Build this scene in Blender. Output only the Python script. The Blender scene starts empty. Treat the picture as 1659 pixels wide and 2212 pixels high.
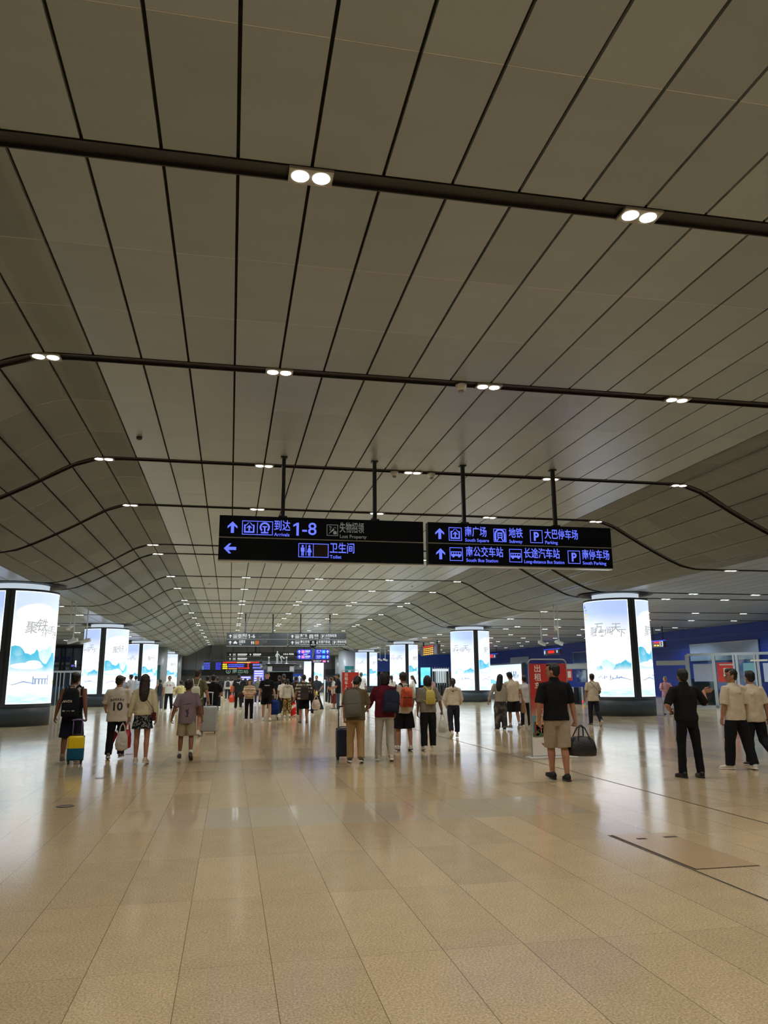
import bpy, bmesh, math, random
from mathutils import Vector, Matrix, Quaternion
from mathutils.bvhtree import BVHTree

random.seed(7)
SC = bpy.context.scene
COL = SC.collection
PI = math.pi
V = Vector

# ------------------------------------------------------------------ camera
W0, H0 = 1659, 2212
FPX, PITCH, YAW, ROLL, EYE = 1647.3, 0.21581, 0.19661, -0.00672, 1.6
_cy, _sy, _cp, _sp = math.cos(YAW), math.sin(YAW), math.cos(PITCH), math.sin(PITCH)
CF = V((_sy*_cp, _cy*_cp, _sp))
_r0 = V((_cy, -_sy, 0)); _u0 = _r0.cross(CF)
CR = _r0*math.cos(ROLL) + _u0*math.sin(ROLL)
CU = -_r0*math.sin(ROLL) + _u0*math.cos(ROLL)
cam_data = bpy.data.cameras.new('camera')
cam = bpy.data.objects.new('camera', cam_data); COL.objects.link(cam)
cam_data.sensor_fit = 'VERTICAL'; cam_data.sensor_height = 36.0
cam_data.lens = FPX/H0*36.0
cam_data.clip_end = 500; cam_data.clip_start = 0.05
cam.matrix_world = Matrix(((CR.x, CU.x, -CF.x, 0), (CR.y, CU.y, -CF.y, 0), (CR.z, CU.z, -CF.z, EYE), (0, 0, 0, 1)))
SC.camera = cam

def ray(u, v): return CF*FPX + CR*(u-W0/2) + CU*(H0/2-v)
def on_floor(u, v, z=0.0):
    d = ray(u, v); t = (z-EYE)/d.z
    return V((d.x*t, d.y*t, z))
def at(u, v, Y):
    d = ray(u, v); t = Y/d.y
    return V((d.x*t, Y, EYE+d.z*t))
def height_at(u, v, P):
    d = ray(u, v)
    return EYE + d.z/math.hypot(d.x, d.y)*math.hypot(P.x, P.y)

# ------------------------------------------------------------------ world, exposure
wd = bpy.data.worlds.new('world'); SC.world = wd; wd.use_nodes = True
wd.node_tree.nodes['Background'].inputs[0].default_value = (0.55, 0.62, 0.75, 1)
wd.node_tree.nodes['Background'].inputs[1].default_value = 0.05
SC.view_settings.view_transform = 'Standard'
SC.view_settings.look = 'None'
SC.view_settings.exposure = 0.1
SC.view_settings.gamma = 1.0
SC.view_settings.use_curve_mapping = False
cy = SC.cycles
cy.max_bounces = 5; cy.diffuse_bounces = 3; cy.glossy_bounces = 2; cy.transmission_bounces = 4; cy.transparent_max_bounces = 6
cy.use_adaptive_sampling = True; cy.adaptive_threshold = 0.08; cy.adaptive_min_samples = 16
cy.caustics_reflective = False; cy.caustics_refractive = False
cy.sample_clamp_indirect = 4.0
DOWNLIGHT = 228.0      # watts of one twin downlight
LENS = 7.0             # glow of the lamp lenses themselves
BOX = 1.18              # emission of the advertising lightboxes

# ------------------------------------------------------------------ materials
def lin(c):
    def f(x):
        x /= 255.0
        return x/12.92 if x <= 0.04045 else ((x+0.055)/1.055)**2.4
    return (f(c[0]), f(c[1]), f(c[2]), 1)

_mats = {}
def mat(name, c, rough=0.7, metal=0.0, var=0.12, scale=30.0, bump=0.0, emit=None, es=1.0, stretch=None, spec=0.5, alpha=None):
    if name in _mats: return _mats[name]
    m = bpy.data.materials.new(name); m.use_nodes = True
    nt = m.node_tree; b = nt.nodes['Principled BSDF']
    col = lin(c)
    tc = nt.nodes.new('ShaderNodeTexCoord'); mp = nt.nodes.new('ShaderNodeMapping')
    if stretch: mp.inputs['Scale'].default_value = stretch
    nz = nt.nodes.new('ShaderNodeTexNoise'); nz.inputs['Scale'].default_value = scale; nz.inputs['Detail'].default_value = 3
    nt.links.new(tc.outputs['Object'], mp.inputs[0]); nt.links.new(mp.outputs[0], nz.inputs['Vector'])
    rp = nt.nodes.new('ShaderNodeMix'); rp.data_type = 'RGBA'
    rp.inputs[6].default_value = tuple(x*(1-var) for x in col[:3])+(1,)
    rp.inputs[7].default_value = tuple(min(1, x*(1+var)) for x in col[:3])+(1,)
    nt.links.new(nz.outputs['Fac'], rp.inputs[0]); nt.links.new(rp.outputs[2], b.inputs['Base Color'])
    b.inputs['Roughness'].default_value = rough; b.inputs['Metallic'].default_value = metal
    b.inputs['Specular IOR Level'].default_value = spec
    if bump:
        bp = nt.nodes.new('ShaderNodeBump'); bp.inputs['Strength'].default_value = bump; bp.inputs['Distance'].default_value = 0.02
        nt.links.new(nz.outputs['Fac'], bp.inputs['Height']); nt.links.new(bp.outputs[0], b.inputs['Normal'])
    if emit:
        b.inputs['Emission Color'].default_value = lin(emit); b.inputs['Emission Strength'].default_value = es
        m.cycles.emission_sampling = 'NONE'      # small glowing marks light little; found by bounced rays only
    if alpha is not None:
        b.inputs['Alpha'].default_value = alpha
    _mats[name] = m
    return m

def cloth(c, bump=0.45, var=0.09, rough=0.9):
    n = 'cloth_%d_%d_%d' % tuple(c)
    return mat(n, c, rough, 0, var, 14.0, bump, stretch=(1, 1, 0.55), spec=0.2)
def plain(c, rough=0.5, metal=0.0):
    return mat('plain_%d_%d_%d_%d_%d' % (c[0], c[1], c[2], rough*100, metal*100), c, rough, metal, 0.08, 40)
def glow(c, es):
    return mat('glow_%d_%d_%d_%d' % (c[0], c[1], c[2], es*100), (c[0]*0.3, c[1]*0.3, c[2]*0.3), 0.5, 0, 0.05, 10, emit=c, es=es)
def glass_mat():
    if 'glass' in _mats: return _mats['glass']
    m = bpy.data.materials.new('glass'); m.use_nodes = True; nt = m.node_tree
    out = nt.nodes['Material Output']; nt.nodes.remove(nt.nodes['Principled BSDF'])
    tr = nt.nodes.new('ShaderNodeBsdfTransparent'); tr.inputs[0].default_value = (0.82, 0.9, 0.9, 1)
    gl = nt.nodes.new('ShaderNodeBsdfGlossy'); gl.inputs['Roughness'].default_value = 0.05
    fr = nt.nodes.new('ShaderNodeFresnel'); fr.inputs[0].default_value = 1.5
    mx = nt.nodes.new('ShaderNodeMixShader')
    nt.links.new(fr.outputs[0], mx.inputs[0]); nt.links.new(tr.outputs[0], mx.inputs[1]); nt.links.new(gl.outputs[0], mx.inputs[2])
    nt.links.new(mx.outputs[0], out.inputs[0]); _mats['glass'] = m
    return m
def ramp_mat(name, stops, scale, rough=0.9, const=True, kind='NOISE', stretch=(1, 1, 1), coord='Object'):
    """patterned cloth: a colour ramp over noise, waves or a gradient"""
    if name in _mats: return _mats[name]
    m = bpy.data.materials.new(name); m.use_nodes = True; nt = m.node_tree; b = nt.nodes['Principled BSDF']
    tc = nt.nodes.new('ShaderNodeTexCoord'); mp = nt.nodes.new('ShaderNodeMapping'); mp.inputs['Scale'].default_value = stretch
    nt.links.new(tc.outputs[coord], mp.inputs[0])
    if kind == 'NOISE':
        t = nt.nodes.new('ShaderNodeTexNoise'); t.inputs['Scale'].default_value = scale; t.inputs['Detail'].default_value = 4
        nt.links.new(mp.outputs[0], t.inputs['Vector']); fac = t.outputs['Fac']
    else:
        t = nt.nodes.new('ShaderNodeSeparateXYZ'); nt.links.new(mp.outputs[0], t.inputs[0])
        if kind == 'STRIPE':
            ma = nt.nodes.new('ShaderNodeMath'); ma.operation = 'MULTIPLY'; ma.inputs[1].default_value = scale
            nt.links.new(t.outputs['Z'], ma.inputs[0])
            fr = nt.nodes.new('ShaderNodeMath'); fr.operation = 'FRACT'; nt.links.new(ma.outputs[0], fr.inputs[0]); fac = fr.outputs[0]
        else:
            mr = nt.nodes.new('ShaderNodeMath'); mr.operation = 'MULTIPLY'; mr.inputs[1].default_value = scale
            nt.links.new(t.outputs['Z'], mr.inputs[0]); fac = mr.outputs[0]
    cr = nt.nodes.new('ShaderNodeValToRGB'); cr.color_ramp.interpolation = 'CONSTANT' if const else 'LINEAR'
    e = cr.color_ramp.elements
    while len(e) < len(stops): e.new(0.5)
    for k, (p, c) in enumerate(stops): e[k].position = p; e[k].color = lin(c)
    nt.links.new(fac, cr.inputs[0]); nt.links.new(cr.outputs[0], b.inputs['Base Color'])
    b.inputs['Roughness'].default_value = rough; b.inputs['Specular IOR Level'].default_value = 0.2
    _mats[name] = m
    return m

# ------------------------------------------------------------------ object helpers
def link(name, me, m=None, parent=None):
    o = bpy.data.objects.new(name, me); COL.objects.link(o)
    if m is not None and me is not None:
        for x in (m if isinstance(m, (list, tuple)) else [m]): me.materials.append(x)
    if parent is not None: o.parent = parent
    return o
def obj(name, bm, m=None, parent=None, smooth=False, recalc=True):
    if recalc: bmesh.ops.recalc_face_normals(bm, faces=bm.faces)
    me = bpy.data.meshes.new(name); bm.to_mesh(me); bm.free()
    if smooth:
        for p in me.polygons: p.use_smooth = True
    return link(name, me, m, parent)
def thing(name, label, cat, loc=(0, 0, 0), rz=0.0, group=None):
    o = bpy.data.objects.new(name, None); COL.objects.link(o)
    o.location = loc; o.rotation_euler = (0, 0, rz); o.empty_display_size = 0.2
    o['label'] = label; o['category'] = cat
    if group: o['group'] = group
    return o
def tag(o, label, cat, group=None):
    o['label'] = label; o['category'] = cat
    if group: o['group'] = group
    return o
def struct(o): o['kind'] = 'structure'; return o
def dup(root, label=None, group=None):
    def rec(o, par):
        c = o.copy(); COL.objects.link(c)
        if par is not None: c.parent = par
        for ch in list(o.children): rec(ch, c)
        return c
    r = rec(root, None)
    if label: r['label'] = label
    if group: r['group'] = group
    return r

def box(bm, c, s, rz=0.0, bev=0.0):
    r = bmesh.ops.create_cube(bm, size=1.0)['verts']
    M = Matrix.Translation(c) @ Matrix.Rotation(rz, 4, 'Z') @ Matrix.Diagonal((s[0], s[1], s[2], 1))
    bmesh.ops.transform(bm, matrix=M, verts=r)
    if bev:
        es = list({e for v in r for e in v.link_edges})
        bmesh.ops.bevel(bm, geom=es, offset=bev, segments=3, affect='EDGES', profile=0.5)
def loft(bm, secs, n=16, p=2.0):
    """secs: (centre, x axis, y axis, rx, ry); closed with caps"""
    rings = []
    for c, ax, ay, rx, ry in secs:
        ring = []
        for i in range(n):
            a = 2*PI*i/n; ca, sa = math.cos(a), math.sin(a)
            if p != 2.0:
                ca = math.copysign(abs(ca)**(2/p), ca); sa = math.copysign(abs(sa)**(2/p), sa)
            ring.append(bm.verts.new(c + ax*(rx*ca) + ay*(ry*sa)))
        rings.append(ring)
    for a, b in zip(rings, rings[1:]):
        for i in range(n):
            bm.faces.new((a[i], a[(i+1) % n], b[(i+1) % n], b[i]))
    bm.faces.new(list(reversed(rings[0]))); bm.faces.new(rings[-1])
def zloft(bm, lev, n=20, p=2.0, M=None):
    """lev: (z, rx, ry, cx, cy)"""
    M = M or Matrix.Identity(4)
    R = M.to_3x3(); ax, ay = R @ V((1, 0, 0)), R @ V((0, 1, 0))
    loft(bm, [(M @ V((l[3] if len(l) > 3 else 0, l[4] if len(l) > 4 else 0, l[0])), ax, ay, l[1], l[2]) for l in lev], n, p)
def tube(bm, pts, radii, n=12, hint=V((0, 1, 0)), flat=1.0, r0=True, r1=True):
    pts = [V(p) for p in pts]
    if not isinstance(radii, (list, tuple)): radii = [radii]*len(pts)
    secs = []; K = len(pts)
    for i in range(K):
        t = (pts[min(i+1, K-1)] - pts[max(i-1, 0)])
        t = t.normalized() if t.length > 1e-9 else V((0, 0, 1))
        h = hint if abs(hint.dot(t)) < 0.95 else (V((0, 0, 1)) if abs(t.z) < 0.9 else V((1, 0, 0)))
        ax = h.cross(t).normalized(); ay = t.cross(ax)
        r = radii[i]
        if i == 0 and r0:
            for f, q in ((0.95, 0.3), (0.7, 0.71), (0.35, 0.94)): secs.append((pts[0]-t*(r*f), ax, ay, r*q, r*q*flat))
        secs.append((pts[i], ax, ay, r, r*flat))
        if i == K-1 and r1:
            for f, q in ((0.35, 0.94), (0.7, 0.71), (0.95, 0.3)): secs.append((pts[-1]+t*(r*f), ax, ay, r*q, r*q*flat))
    loft(bm, secs, n)
def ell(bm, c, r, rot=None, u=16, v=10):
    M = Matrix.Translation(c) @ (rot.to_4x4() if rot is not None else Matrix.Identity(4)) @ Matrix.Diagonal((r[0], r[1], r[2], 1))
    bmesh.ops.create_uvsphere(bm, u_segments=u, v_segments=v, radius=1.0, matrix=M)
def cyl(bm, a, b, r, n=12, r2=None):
    a, b = V(a), V(b); t = (b-a).normalized()
    h = V((0, 1, 0)) if abs(t.y) < 0.9 else V((1, 0, 0))
    ax = h.cross(t).normalized(); ay = t.cross(ax)
    loft(bm, [(a, ax, ay, r, r), (b, ax, ay, r2 or r, r2 or r)], n)
def poly(bm, pts, y=0.0, th=0.004):
    """flat outline in the xz plane, extruded towards -y"""
    a = [bm.verts.new((p[0], y, p[1])) for p in pts]; b = [bm.verts.new((p[0], y-th, p[1])) for p in pts]
    n = len(pts)
    bm.faces.new(a); bm.faces.new(list(reversed(b)))
    for i in range(n): bm.faces.new((a[i], b[i], b[(i+1) % n], a[(i+1) % n]))
def ring_rect(bm, x0, z0, x1, z1, w, y=0.0, th=0.004):
    for a, b, c, d in ((x0, z0, x1, z0+w), (x0, z1-w, x1, z1), (x0, z0, x0+w, z1), (x1-w, z0, x1, z1)):
        poly(bm, ((a, b), (c, b), (c, d), (a, d)), y, th)

_txt_cache = {}
def text_mesh(s, size, bold=0.012, align='LEFT', ext=0.003, shear=0.0):
    key = (s, round(size, 4), bold, align, ext, shear)
    if key in _txt_cache: return _txt_cache[key].copy()
    cu = bpy.data.curves.new('t', 'FONT'); cu.body = s; cu.size = size; cu.offset = bold*size; cu.align_x = align; cu.align_y = 'CENTER'
    cu.extrude = ext; cu.resolution_u = 3; cu.shear = shear; cu.fill_mode = 'BOTH'
    o = bpy.data.objects.new('t', cu); TMP.collection.objects.link(o)
    TMP.view_layers[0].update()
    dg = TMP.view_layers[0].depsgraph
    dg.update()
    me = bpy.data.meshes.new_from_object(o.evaluated_get(dg))
    bpy.data.objects.remove(o); bpy.data.curves.remove(cu)
    _txt_cache[key] = me
    return me.copy()
TMP = bpy.data.scenes.new('scratch')
UPRIGHT = Matrix.Rotation(PI/2, 4, 'X')      # lettering stands in the xz plane and faces -y
def lettering(s, size, x, z, m, parent, y=0.0, bold=0.012, align='LEFT', width=None, name='lettering', shear=0.0):
    me = text_mesh(s, size, bold, align, 0.002, shear)
    if width:
        xs = [v.co.x for v in me.vertices]
        f = width/max(1e-6, max(xs)-min(xs)); x0 = min(xs)
        for v in me.vertices: v.co.x = (v.co.x-x0)*f
    me.transform(UPRIGHT); me.transform(Matrix.Translation((x, y, z)))
    return link(name, me, m, parent)
# ------------------------------------------------------------------ the hall
CX = 4.48                 # centre line of the vault
PITCHX = 0.764            # ceiling strip width
ZHI, ZLO = 6.86, 5.26
BEAMS = [-14.0, -8.6, -3.4, 1.9, 7.19, 12.58, 18.64, 23.7, 30.8, 33.05, 40.3, 45.6, 52.6, 55.0, 62.4, 67.5, 74.4, 76.8, 84.1, 89.3, 96.2, 98.6, 105.9, 111.1, 118.0]
YEND = 122.0
PX_L, PX_R, PR = -8.1, 17.0, 1.4
PILLAR_Y = [31.9, 53.8, 75.7, 97.6]
WALL_R, WALL_L = 36.0, -20.5
BW = 0.25

# ceiling cross-section: arc length from the centre -> (distance from centre, z)
_ctl = [(0, ZHI), (2, ZHI), (4, ZHI), (6, ZHI), (7.3, ZHI), (7.75, 6.835), (8.15, 6.72), (8.5, 6.55), (9.08, 6.2), (9.82, 5.8), (10.3, 5.56), (10.7, 5.385), (11.05, 5.295), (11.4, ZLO), (14, ZLO), (20, ZLO), (26, ZLO), (33, ZLO)]
_prof = []
for i in range(len(_ctl)-1):
    a = _ctl[i]; b = _ctl[i+1]
    p0 = _ctl[max(i-1, 0)]; p3 = _ctl[min(i+2, len(_ctl)-1)]
    for k in range(8):
        t = k/8.0
        m1 = ((b[1]-p0[1])/(b[0]-p0[0]+1e-9))*(b[0]-a[0]); m2 = ((p3[1]-a[1])/(p3[0]-a[0]+1e-9))*(b[0]-a[0])
        h = (2*t**3-3*t*t+1)*a[1] + (t**3-2*t*t+t)*m1 + (-2*t**3+3*t*t)*b[1] + (t**3-t*t)*m2
        _prof.append((a[0]+(b[0]-a[0])*t, h))
_prof.append(_ctl[-1])
_arc = [0.0]
for a, b in zip(_prof, _prof[1:]): _arc.append(_arc[-1]+math.hypot(b[0]-a[0], b[1]-a[1]))
def prof(s):
    sg = 1 if s >= 0 else -1; s = abs(s)
    lo, hi = 0, len(_arc)-1
    if s >= _arc[-1]: return V((CX+sg*_prof[-1][0], 0, _prof[-1][1]))
    while hi-lo > 1:
        m = (lo+hi)//2
        if _arc[m] <= s: lo = m
        else: hi = m
    f = (s-_arc[lo])/(_arc[hi]-_arc[lo])
    return V((CX+sg*(_prof[lo][0]+f*(_prof[hi][0]-_prof[lo][0])), 0, _prof[lo][1]+f*(_prof[hi][1]-_prof[lo][1])))
def prof_up(s):
    a, b = prof(s-0.02), prof(s+0.02); t = (b-a).normalized()
    return V((-t.z, 0, t.x))
def ceil_z(x):
    d = abs(x-CX)
    for a, b in zip(_prof, _prof[1:]):
        if a[0] <= d <= b[0]: return a[1]+(d-a[0])/(b[0]-a[0])*(b[1]-a[1])
    return ZLO

def ceiling_material():
    m = bpy.data.materials.new('perforated ceiling panel'); m.use_nodes = True; nt = m.node_tree; b = nt.nodes['Principled BSDF']
    g = nt.nodes.new('ShaderNodeNewGeometry'); tc = nt.nodes.new('ShaderNodeTexCoord')
    mp = nt.nodes.new('ShaderNodeMapping'); mp.inputs['Scale'].default_value = (0.35, 1.6, 1)
    nz = nt.nodes.new('ShaderNodeTexNoise'); nz.inputs['Scale'].default_value = 1.3; nz.inputs['Detail'].default_value = 4
    nt.links.new(tc.outputs['Object'], mp.inputs[0]); nt.links.new(mp.outputs[0], nz.inputs['Vector'])
    a = nt.nodes.new('ShaderNodeMath'); a.operation = 'MULTIPLY_ADD'; a.inputs[1].default_value = 0.45; a.inputs[2].default_value = 0.0
    nt.links.new(nz.outputs['Fac'], a.inputs[0])
    c = nt.nodes.new('ShaderNodeMath'); c.operation = 'MULTIPLY_ADD'; c.inputs[1].default_value = 0.45
    nt.links.new(g.outputs['Random Per Island'], c.inputs[0]); nt.links.new(a.outputs[0], c.inputs[2])
    r = nt.nodes.new('ShaderNodeMix'); r.data_type = 'RGBA'
    r.inputs[6].default_value = (0.265, 0.305, 0.325, 1); r.inputs[7].default_value = (0.40, 0.455, 0.48, 1)
    nt.links.new(c.outputs[0], r.inputs[0]); nt.links.new(r.outputs[2], b.inputs['Base Color'])
    b.inputs['Roughness'].default_value = 0.32; b.inputs['Specular IOR Level'].default_value = 0.5
    dots = nt.nodes.new('ShaderNodeTexVoronoi'); dots.inputs['Scale'].default_value = 90
    nt.links.new(tc.outputs['Object'], dots.inputs['Vector'])
    bp = nt.nodes.new('ShaderNodeBump'); bp.inputs['Strength'].default_value = 0.12; bp.inputs['Distance'].default_value = 0.004
    nt.links.new(dots.outputs['Distance'], bp.inputs['Height']); nt.links.new(bp.outputs[0], b.inputs['Normal'])
    return m
M_CEIL = ceiling_material()
M_SEAM_GLINT = mat('panel seam painted glint', (205, 205, 200), 0.45, 0, 0.2, 6)  # pale strips paint in the light caught by the folded panel ends
M_DARK = mat('dark ceiling void', (46, 42, 36), 0.9, 0, 0.2, 5, spec=0.1)
M_TRACK = mat('dark metal channel', (50, 48, 46), 0.45, 0.2, 0.15, 8)

def build_ceiling():
    bm = bmesh.new(); gap = 0.018; lip = 0.05
    smax = _arc[-1]; kmin, kmax = -int(smax/PITCHX), int(smax/PITCHX)
    ends = BEAMS + [YEND]
    for k in range(kmin, kmax):
        s0, s1 = k*PITCHX+gap, (k+1)*PITCHX-gap
        xm = prof((s0+s1)/2).x
        if xm < WALL_L-0.5 or xm > WALL_R+0.5: continue
        flat = abs(abs((s0+s1)/2)-9.6) > 2.6
        ns = 1 if flat else 5
        ss = [s0+(s1-s0)*i/ns for i in range(ns+1)]
        pp = [prof(s) for s in ss]; up = [prof_up(s) for s in ss]
        for b0, b1 in zip(ends, ends[1:]):
            y0, y1 = b0+BW/2, b1-BW/2
            if y1-y0 < 3: cuts = [y0, y1]
            else: cuts = [y0+(y1-y0)*i/3 for i in range(4)]
            for a, b in zip(cuts, cuts[1:]):
                def grid(ya, yb, mi):
                    va = [bm.verts.new((p.x, ya, p.z)) for p in pp]; vb = [bm.verts.new((p.x, yb, p.z)) for p in pp]
                    for i in range(ns):
                        f = bm.faces.new((va[i], vb[i], vb[i+1], va[i+1])); f.material_index = mi; f.smooth = not flat
                    for i in (0, ns):
                        w0 = bm.verts.new((pp[i].x+up[i].x*lip, ya, pp[i].z+up[i].z*lip)); w1 = bm.verts.new((pp[i].x+up[i].x*lip, yb, pp[i].z+up[i].z*lip))
                        f = bm.faces.new((va[i], vb[i], w1, w0)); f.material_index = mi
                    return va, vb
                va, vb = grid(a, b-0.016, 0)
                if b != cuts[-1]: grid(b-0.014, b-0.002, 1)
                for row, yy in ((va, a), (vb, b-0.016)):
                    w = [bm.verts.new((pp[i].x+up[i].x*lip, yy, pp[i].z+up[i].z*lip)) for i in range(ns+1)]
                    for i in range(ns): bm.faces.new((row[i], row[i+1], w[i+1], w[i]))
    # dark void above the strips
    n = 160
    pts = []
    for i in range(n+1):
        s = -smax + 2*smax*i/n; p = prof(s); u = prof_up(s); pts.append(p+u*0.052)
    a = [bm.verts.new((p.x, BEAMS[0], p.z)) for p in pts]; b = [bm.verts.new((p.x, YEND, p.z)) for p in pts]
    for i in range(n):
        f = bm.faces.new((a[i], b[i], b[i+1], a[i+1])); f.material_index = 2
    o = obj('ceiling', bm, [M_CEIL, M_SEAM_GLINT, M_DARK], recalc=False); struct(o)
build_ceiling()

def build_tracks():
    for j, y in enumerate(BEAMS):
        bm = bmesh.new(); n = 120; smax = _arc[-1]
        rows = []
        prf = [(-BW/2, 0.05), (-BW/2, -0.012), (-BW/2+0.018, -0.012), (-BW/2+0.018, 0.03), (BW/2-0.018, 0.03), (BW/2-0.018, -0.012), (BW/2, -0.012), (BW/2, 0.05)]
        for i in range(n+1):
            s = -smax+2*smax*i/n; p = prof(s); u = prof_up(s)
            if p.x < WALL_L-0.1 or p.x > WALL_R+0.1: continue
            rows.append([bm.verts.new((p.x+u.x*h, y+d, p.z+u.z*h)) for d, h in prf])
        for a, b in zip(rows, rows[1:]):
            for i in range(len(prf)-1): bm.faces.new((a[i], a[i+1], b[i+1], b[i]))
        o = obj('trim_%d' % (j+1), bm, M_TRACK); struct(o)
build_tracks()

# floor: polished granite slabs
def floor_material():
    m = bpy.data.materials.new('polished beige granite'); m.use_nodes = True; nt = m.node_tree; b = nt.nodes['Principled BSDF']; L = nt.links.new
    tc = nt.nodes.new('ShaderNodeTexCoord'); sx = nt.nodes.new('ShaderNodeSeparateXYZ'); L(tc.outputs['Object'], sx.inputs[0])
    def mth(op, a, b2=None, c=None):
        n = nt.nodes.new('ShaderNodeMath'); n.operation = op
        for i, q in enumerate((a, b2, c)):
            if q is None: continue
            if isinstance(q, (int, float)): n.inputs[i].default_value = q
            else: L(q, n.inputs[i])
        return n.outputs[0]
    tx = mth('MULTIPLY_ADD', sx.outputs['X'], 1/0.514, 0.43); ty = mth('MULTIPLY_ADD', sx.outputs['Y'], 1/1.415, -0.466)
    ix, iy = mth('FLOOR', tx), mth('FLOOR', ty); fx, fy = mth('FRACT', tx), mth('FRACT', ty)
    # joints
    jx = mth('LESS_THAN', mth('ABSOLUTE', mth('SUBTRACT', fx, 0.0)), 0.009)
    jy = mth('LESS_THAN', fy, 0.003)
    cb = nt.nodes.new('ShaderNodeCombineXYZ'); L(ix, cb.inputs[0]); L(iy, cb.inputs[1])
    wn = nt.nodes.new('ShaderNodeTexWhiteNoise'); wn.noise_dimensions = '2D'; L(cb.outputs[0], wn.inputs['Vector'])
    n1 = nt.nodes.new('ShaderNodeTexNoise'); n1.inputs['Scale'].default_value = 75; n1.inputs['Detail'].default_value = 3; n1.inputs['Roughness'].default_value = 0.7; L(tc.outputs['Object'], n1.inputs['Vector'])
    n2 = nt.nodes.new('ShaderNodeTexNoise'); n2.inputs['Scale'].default_value = 4; n2.inputs['Detail'].default_value = 5; L(tc.outputs['Object'], n2.inputs['Vector'])
    n3 = nt.nodes.new('ShaderNodeTexNoise'); n3.inputs['Scale'].default_value = 0.5; n3.inputs['Detail'].default_value = 3; L(tc.outputs['Object'], n3.inputs['Vector'])
    sp = nt.nodes.new('ShaderNodeMapRange'); sp.inputs['From Min'].default_value = 0.32; sp.inputs['From Max'].default_value = 0.68; L(n1.outputs['Fac'], sp.inputs['Value'])
    m1 = nt.nodes.new('ShaderNodeMix'); m1.data_type = 'RGBA'; m1.inputs[6].default_value = (0.31, 0.235, 0.135, 1); m1.inputs[7].default_value = (0.68, 0.545, 0.345, 1); L(sp.outputs[0], m1.inputs[0])
    m2 = nt.nodes.new('ShaderNodeMix'); m2.data_type = 'RGBA'; m2.blend_type = 'MULTIPLY'; m2.inputs[0].default_value = 1.0
    val = mth('ADD', mth('MULTIPLY_ADD', wn.outputs['Value'], 0.16, 0.80), mth('MULTIPLY', n2.outputs['Fac'], 0.22))
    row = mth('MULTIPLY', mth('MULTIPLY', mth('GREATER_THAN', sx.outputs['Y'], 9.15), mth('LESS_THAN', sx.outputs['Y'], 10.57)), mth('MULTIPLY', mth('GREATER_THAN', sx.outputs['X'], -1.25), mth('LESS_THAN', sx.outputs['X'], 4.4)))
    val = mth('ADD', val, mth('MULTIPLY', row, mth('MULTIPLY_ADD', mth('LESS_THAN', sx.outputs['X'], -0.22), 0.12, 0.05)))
    cv = nt.nodes.new('ShaderNodeCombineXYZ')
    for i in range(3): L(val, cv.inputs[i])
    L(m1.outputs[2], m2.inputs[6]); L(cv.outputs[0], m2.inputs[7])
    m3 = nt.nodes.new('ShaderNodeMix'); m3.data_type = 'RGBA'; m3.inputs[7].default_value = (0.06, 0.045, 0.03, 1)
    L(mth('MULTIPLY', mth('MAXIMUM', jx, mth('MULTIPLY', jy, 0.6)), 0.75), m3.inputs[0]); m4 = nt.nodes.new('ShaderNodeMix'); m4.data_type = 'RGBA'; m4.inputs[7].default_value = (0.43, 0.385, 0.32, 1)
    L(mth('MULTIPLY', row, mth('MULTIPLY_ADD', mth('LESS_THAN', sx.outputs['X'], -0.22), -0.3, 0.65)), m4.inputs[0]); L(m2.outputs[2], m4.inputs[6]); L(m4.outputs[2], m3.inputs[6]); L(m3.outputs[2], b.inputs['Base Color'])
    # one freshly polished row of slabs
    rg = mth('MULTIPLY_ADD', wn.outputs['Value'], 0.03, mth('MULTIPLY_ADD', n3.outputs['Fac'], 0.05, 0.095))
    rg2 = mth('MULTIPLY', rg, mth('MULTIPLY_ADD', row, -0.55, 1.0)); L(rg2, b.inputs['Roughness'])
    b.inputs['IOR'].default_value = 1.42
    hv = mth('MULTIPLY_ADD', mth('MAXIMUM', jx, jy), -1.0, mth('MULTIPLY', n2.outputs['Fac'], 0.35))
    bp = nt.nodes.new('ShaderNodeBump'); bp.inputs['Strength'].default_value = 0.08; bp.inputs['Distance'].default_value = 0.004; L(hv, bp.inputs['Height']); L(bp.outputs[0], b.inputs['Normal'])
    return m
bm = bmesh.new(); box(bm, V((8, 55, -0.15)), (70, 150, 0.3))
struct(obj('floor', bm, floor_material()))

# walls
M_BLUE = mat('deep blue wall panel', (28, 58, 158), 0.45, 0, 0.15, 0.6)
M_BLUE2 = mat('dark blue wall panel', (34, 60, 160), 0.5, 0, 0.15, 0.6)
M_GREYWALL = mat('grey clad wall', (120, 122, 126), 0.5, 0, 0.1, 1)
bm = bmesh.new(); box(bm, V((WALL_R+0.15, 92, 2.7)), (0.3, 66, 5.5)); struct(obj('wall_right', bm, M_BLUE2))
bm = bmesh.new(); box(bm, V((WALL_R-0.35, 38, 2.7)), (1.0, 42, 5.5))
struct(obj('wall_right_front', bm, M_BLUE))
for k, (y, z) in enumerate(((38, 3.72), (38, 4.55), (92, 3.9))):
    bm = bmesh.new(); box(bm, V((WALL_R-0.86 if k < 2 else WALL_R-0.01, y, z)), (0.02, 42 if k < 2 else 66, 0.03)); struct(obj('trim_%d' % (40+k), bm, plain((70, 96, 170), 0.4)))
bm = bmesh.new(); box(bm, V((WALL_L-0.15, 52, 2.7)), (0.3, 142, 5.5)); struct(obj('wall_left', bm, mat('dark slate wall', (90, 96, 110), 0.5, 0, 0.15, 1)))
bm = bmesh.new(); box(bm, V((8, -14.2, 3.4)), (60, 0.3, 7)); struct(obj('wall_back', bm, M_GREYWALL))
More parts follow.
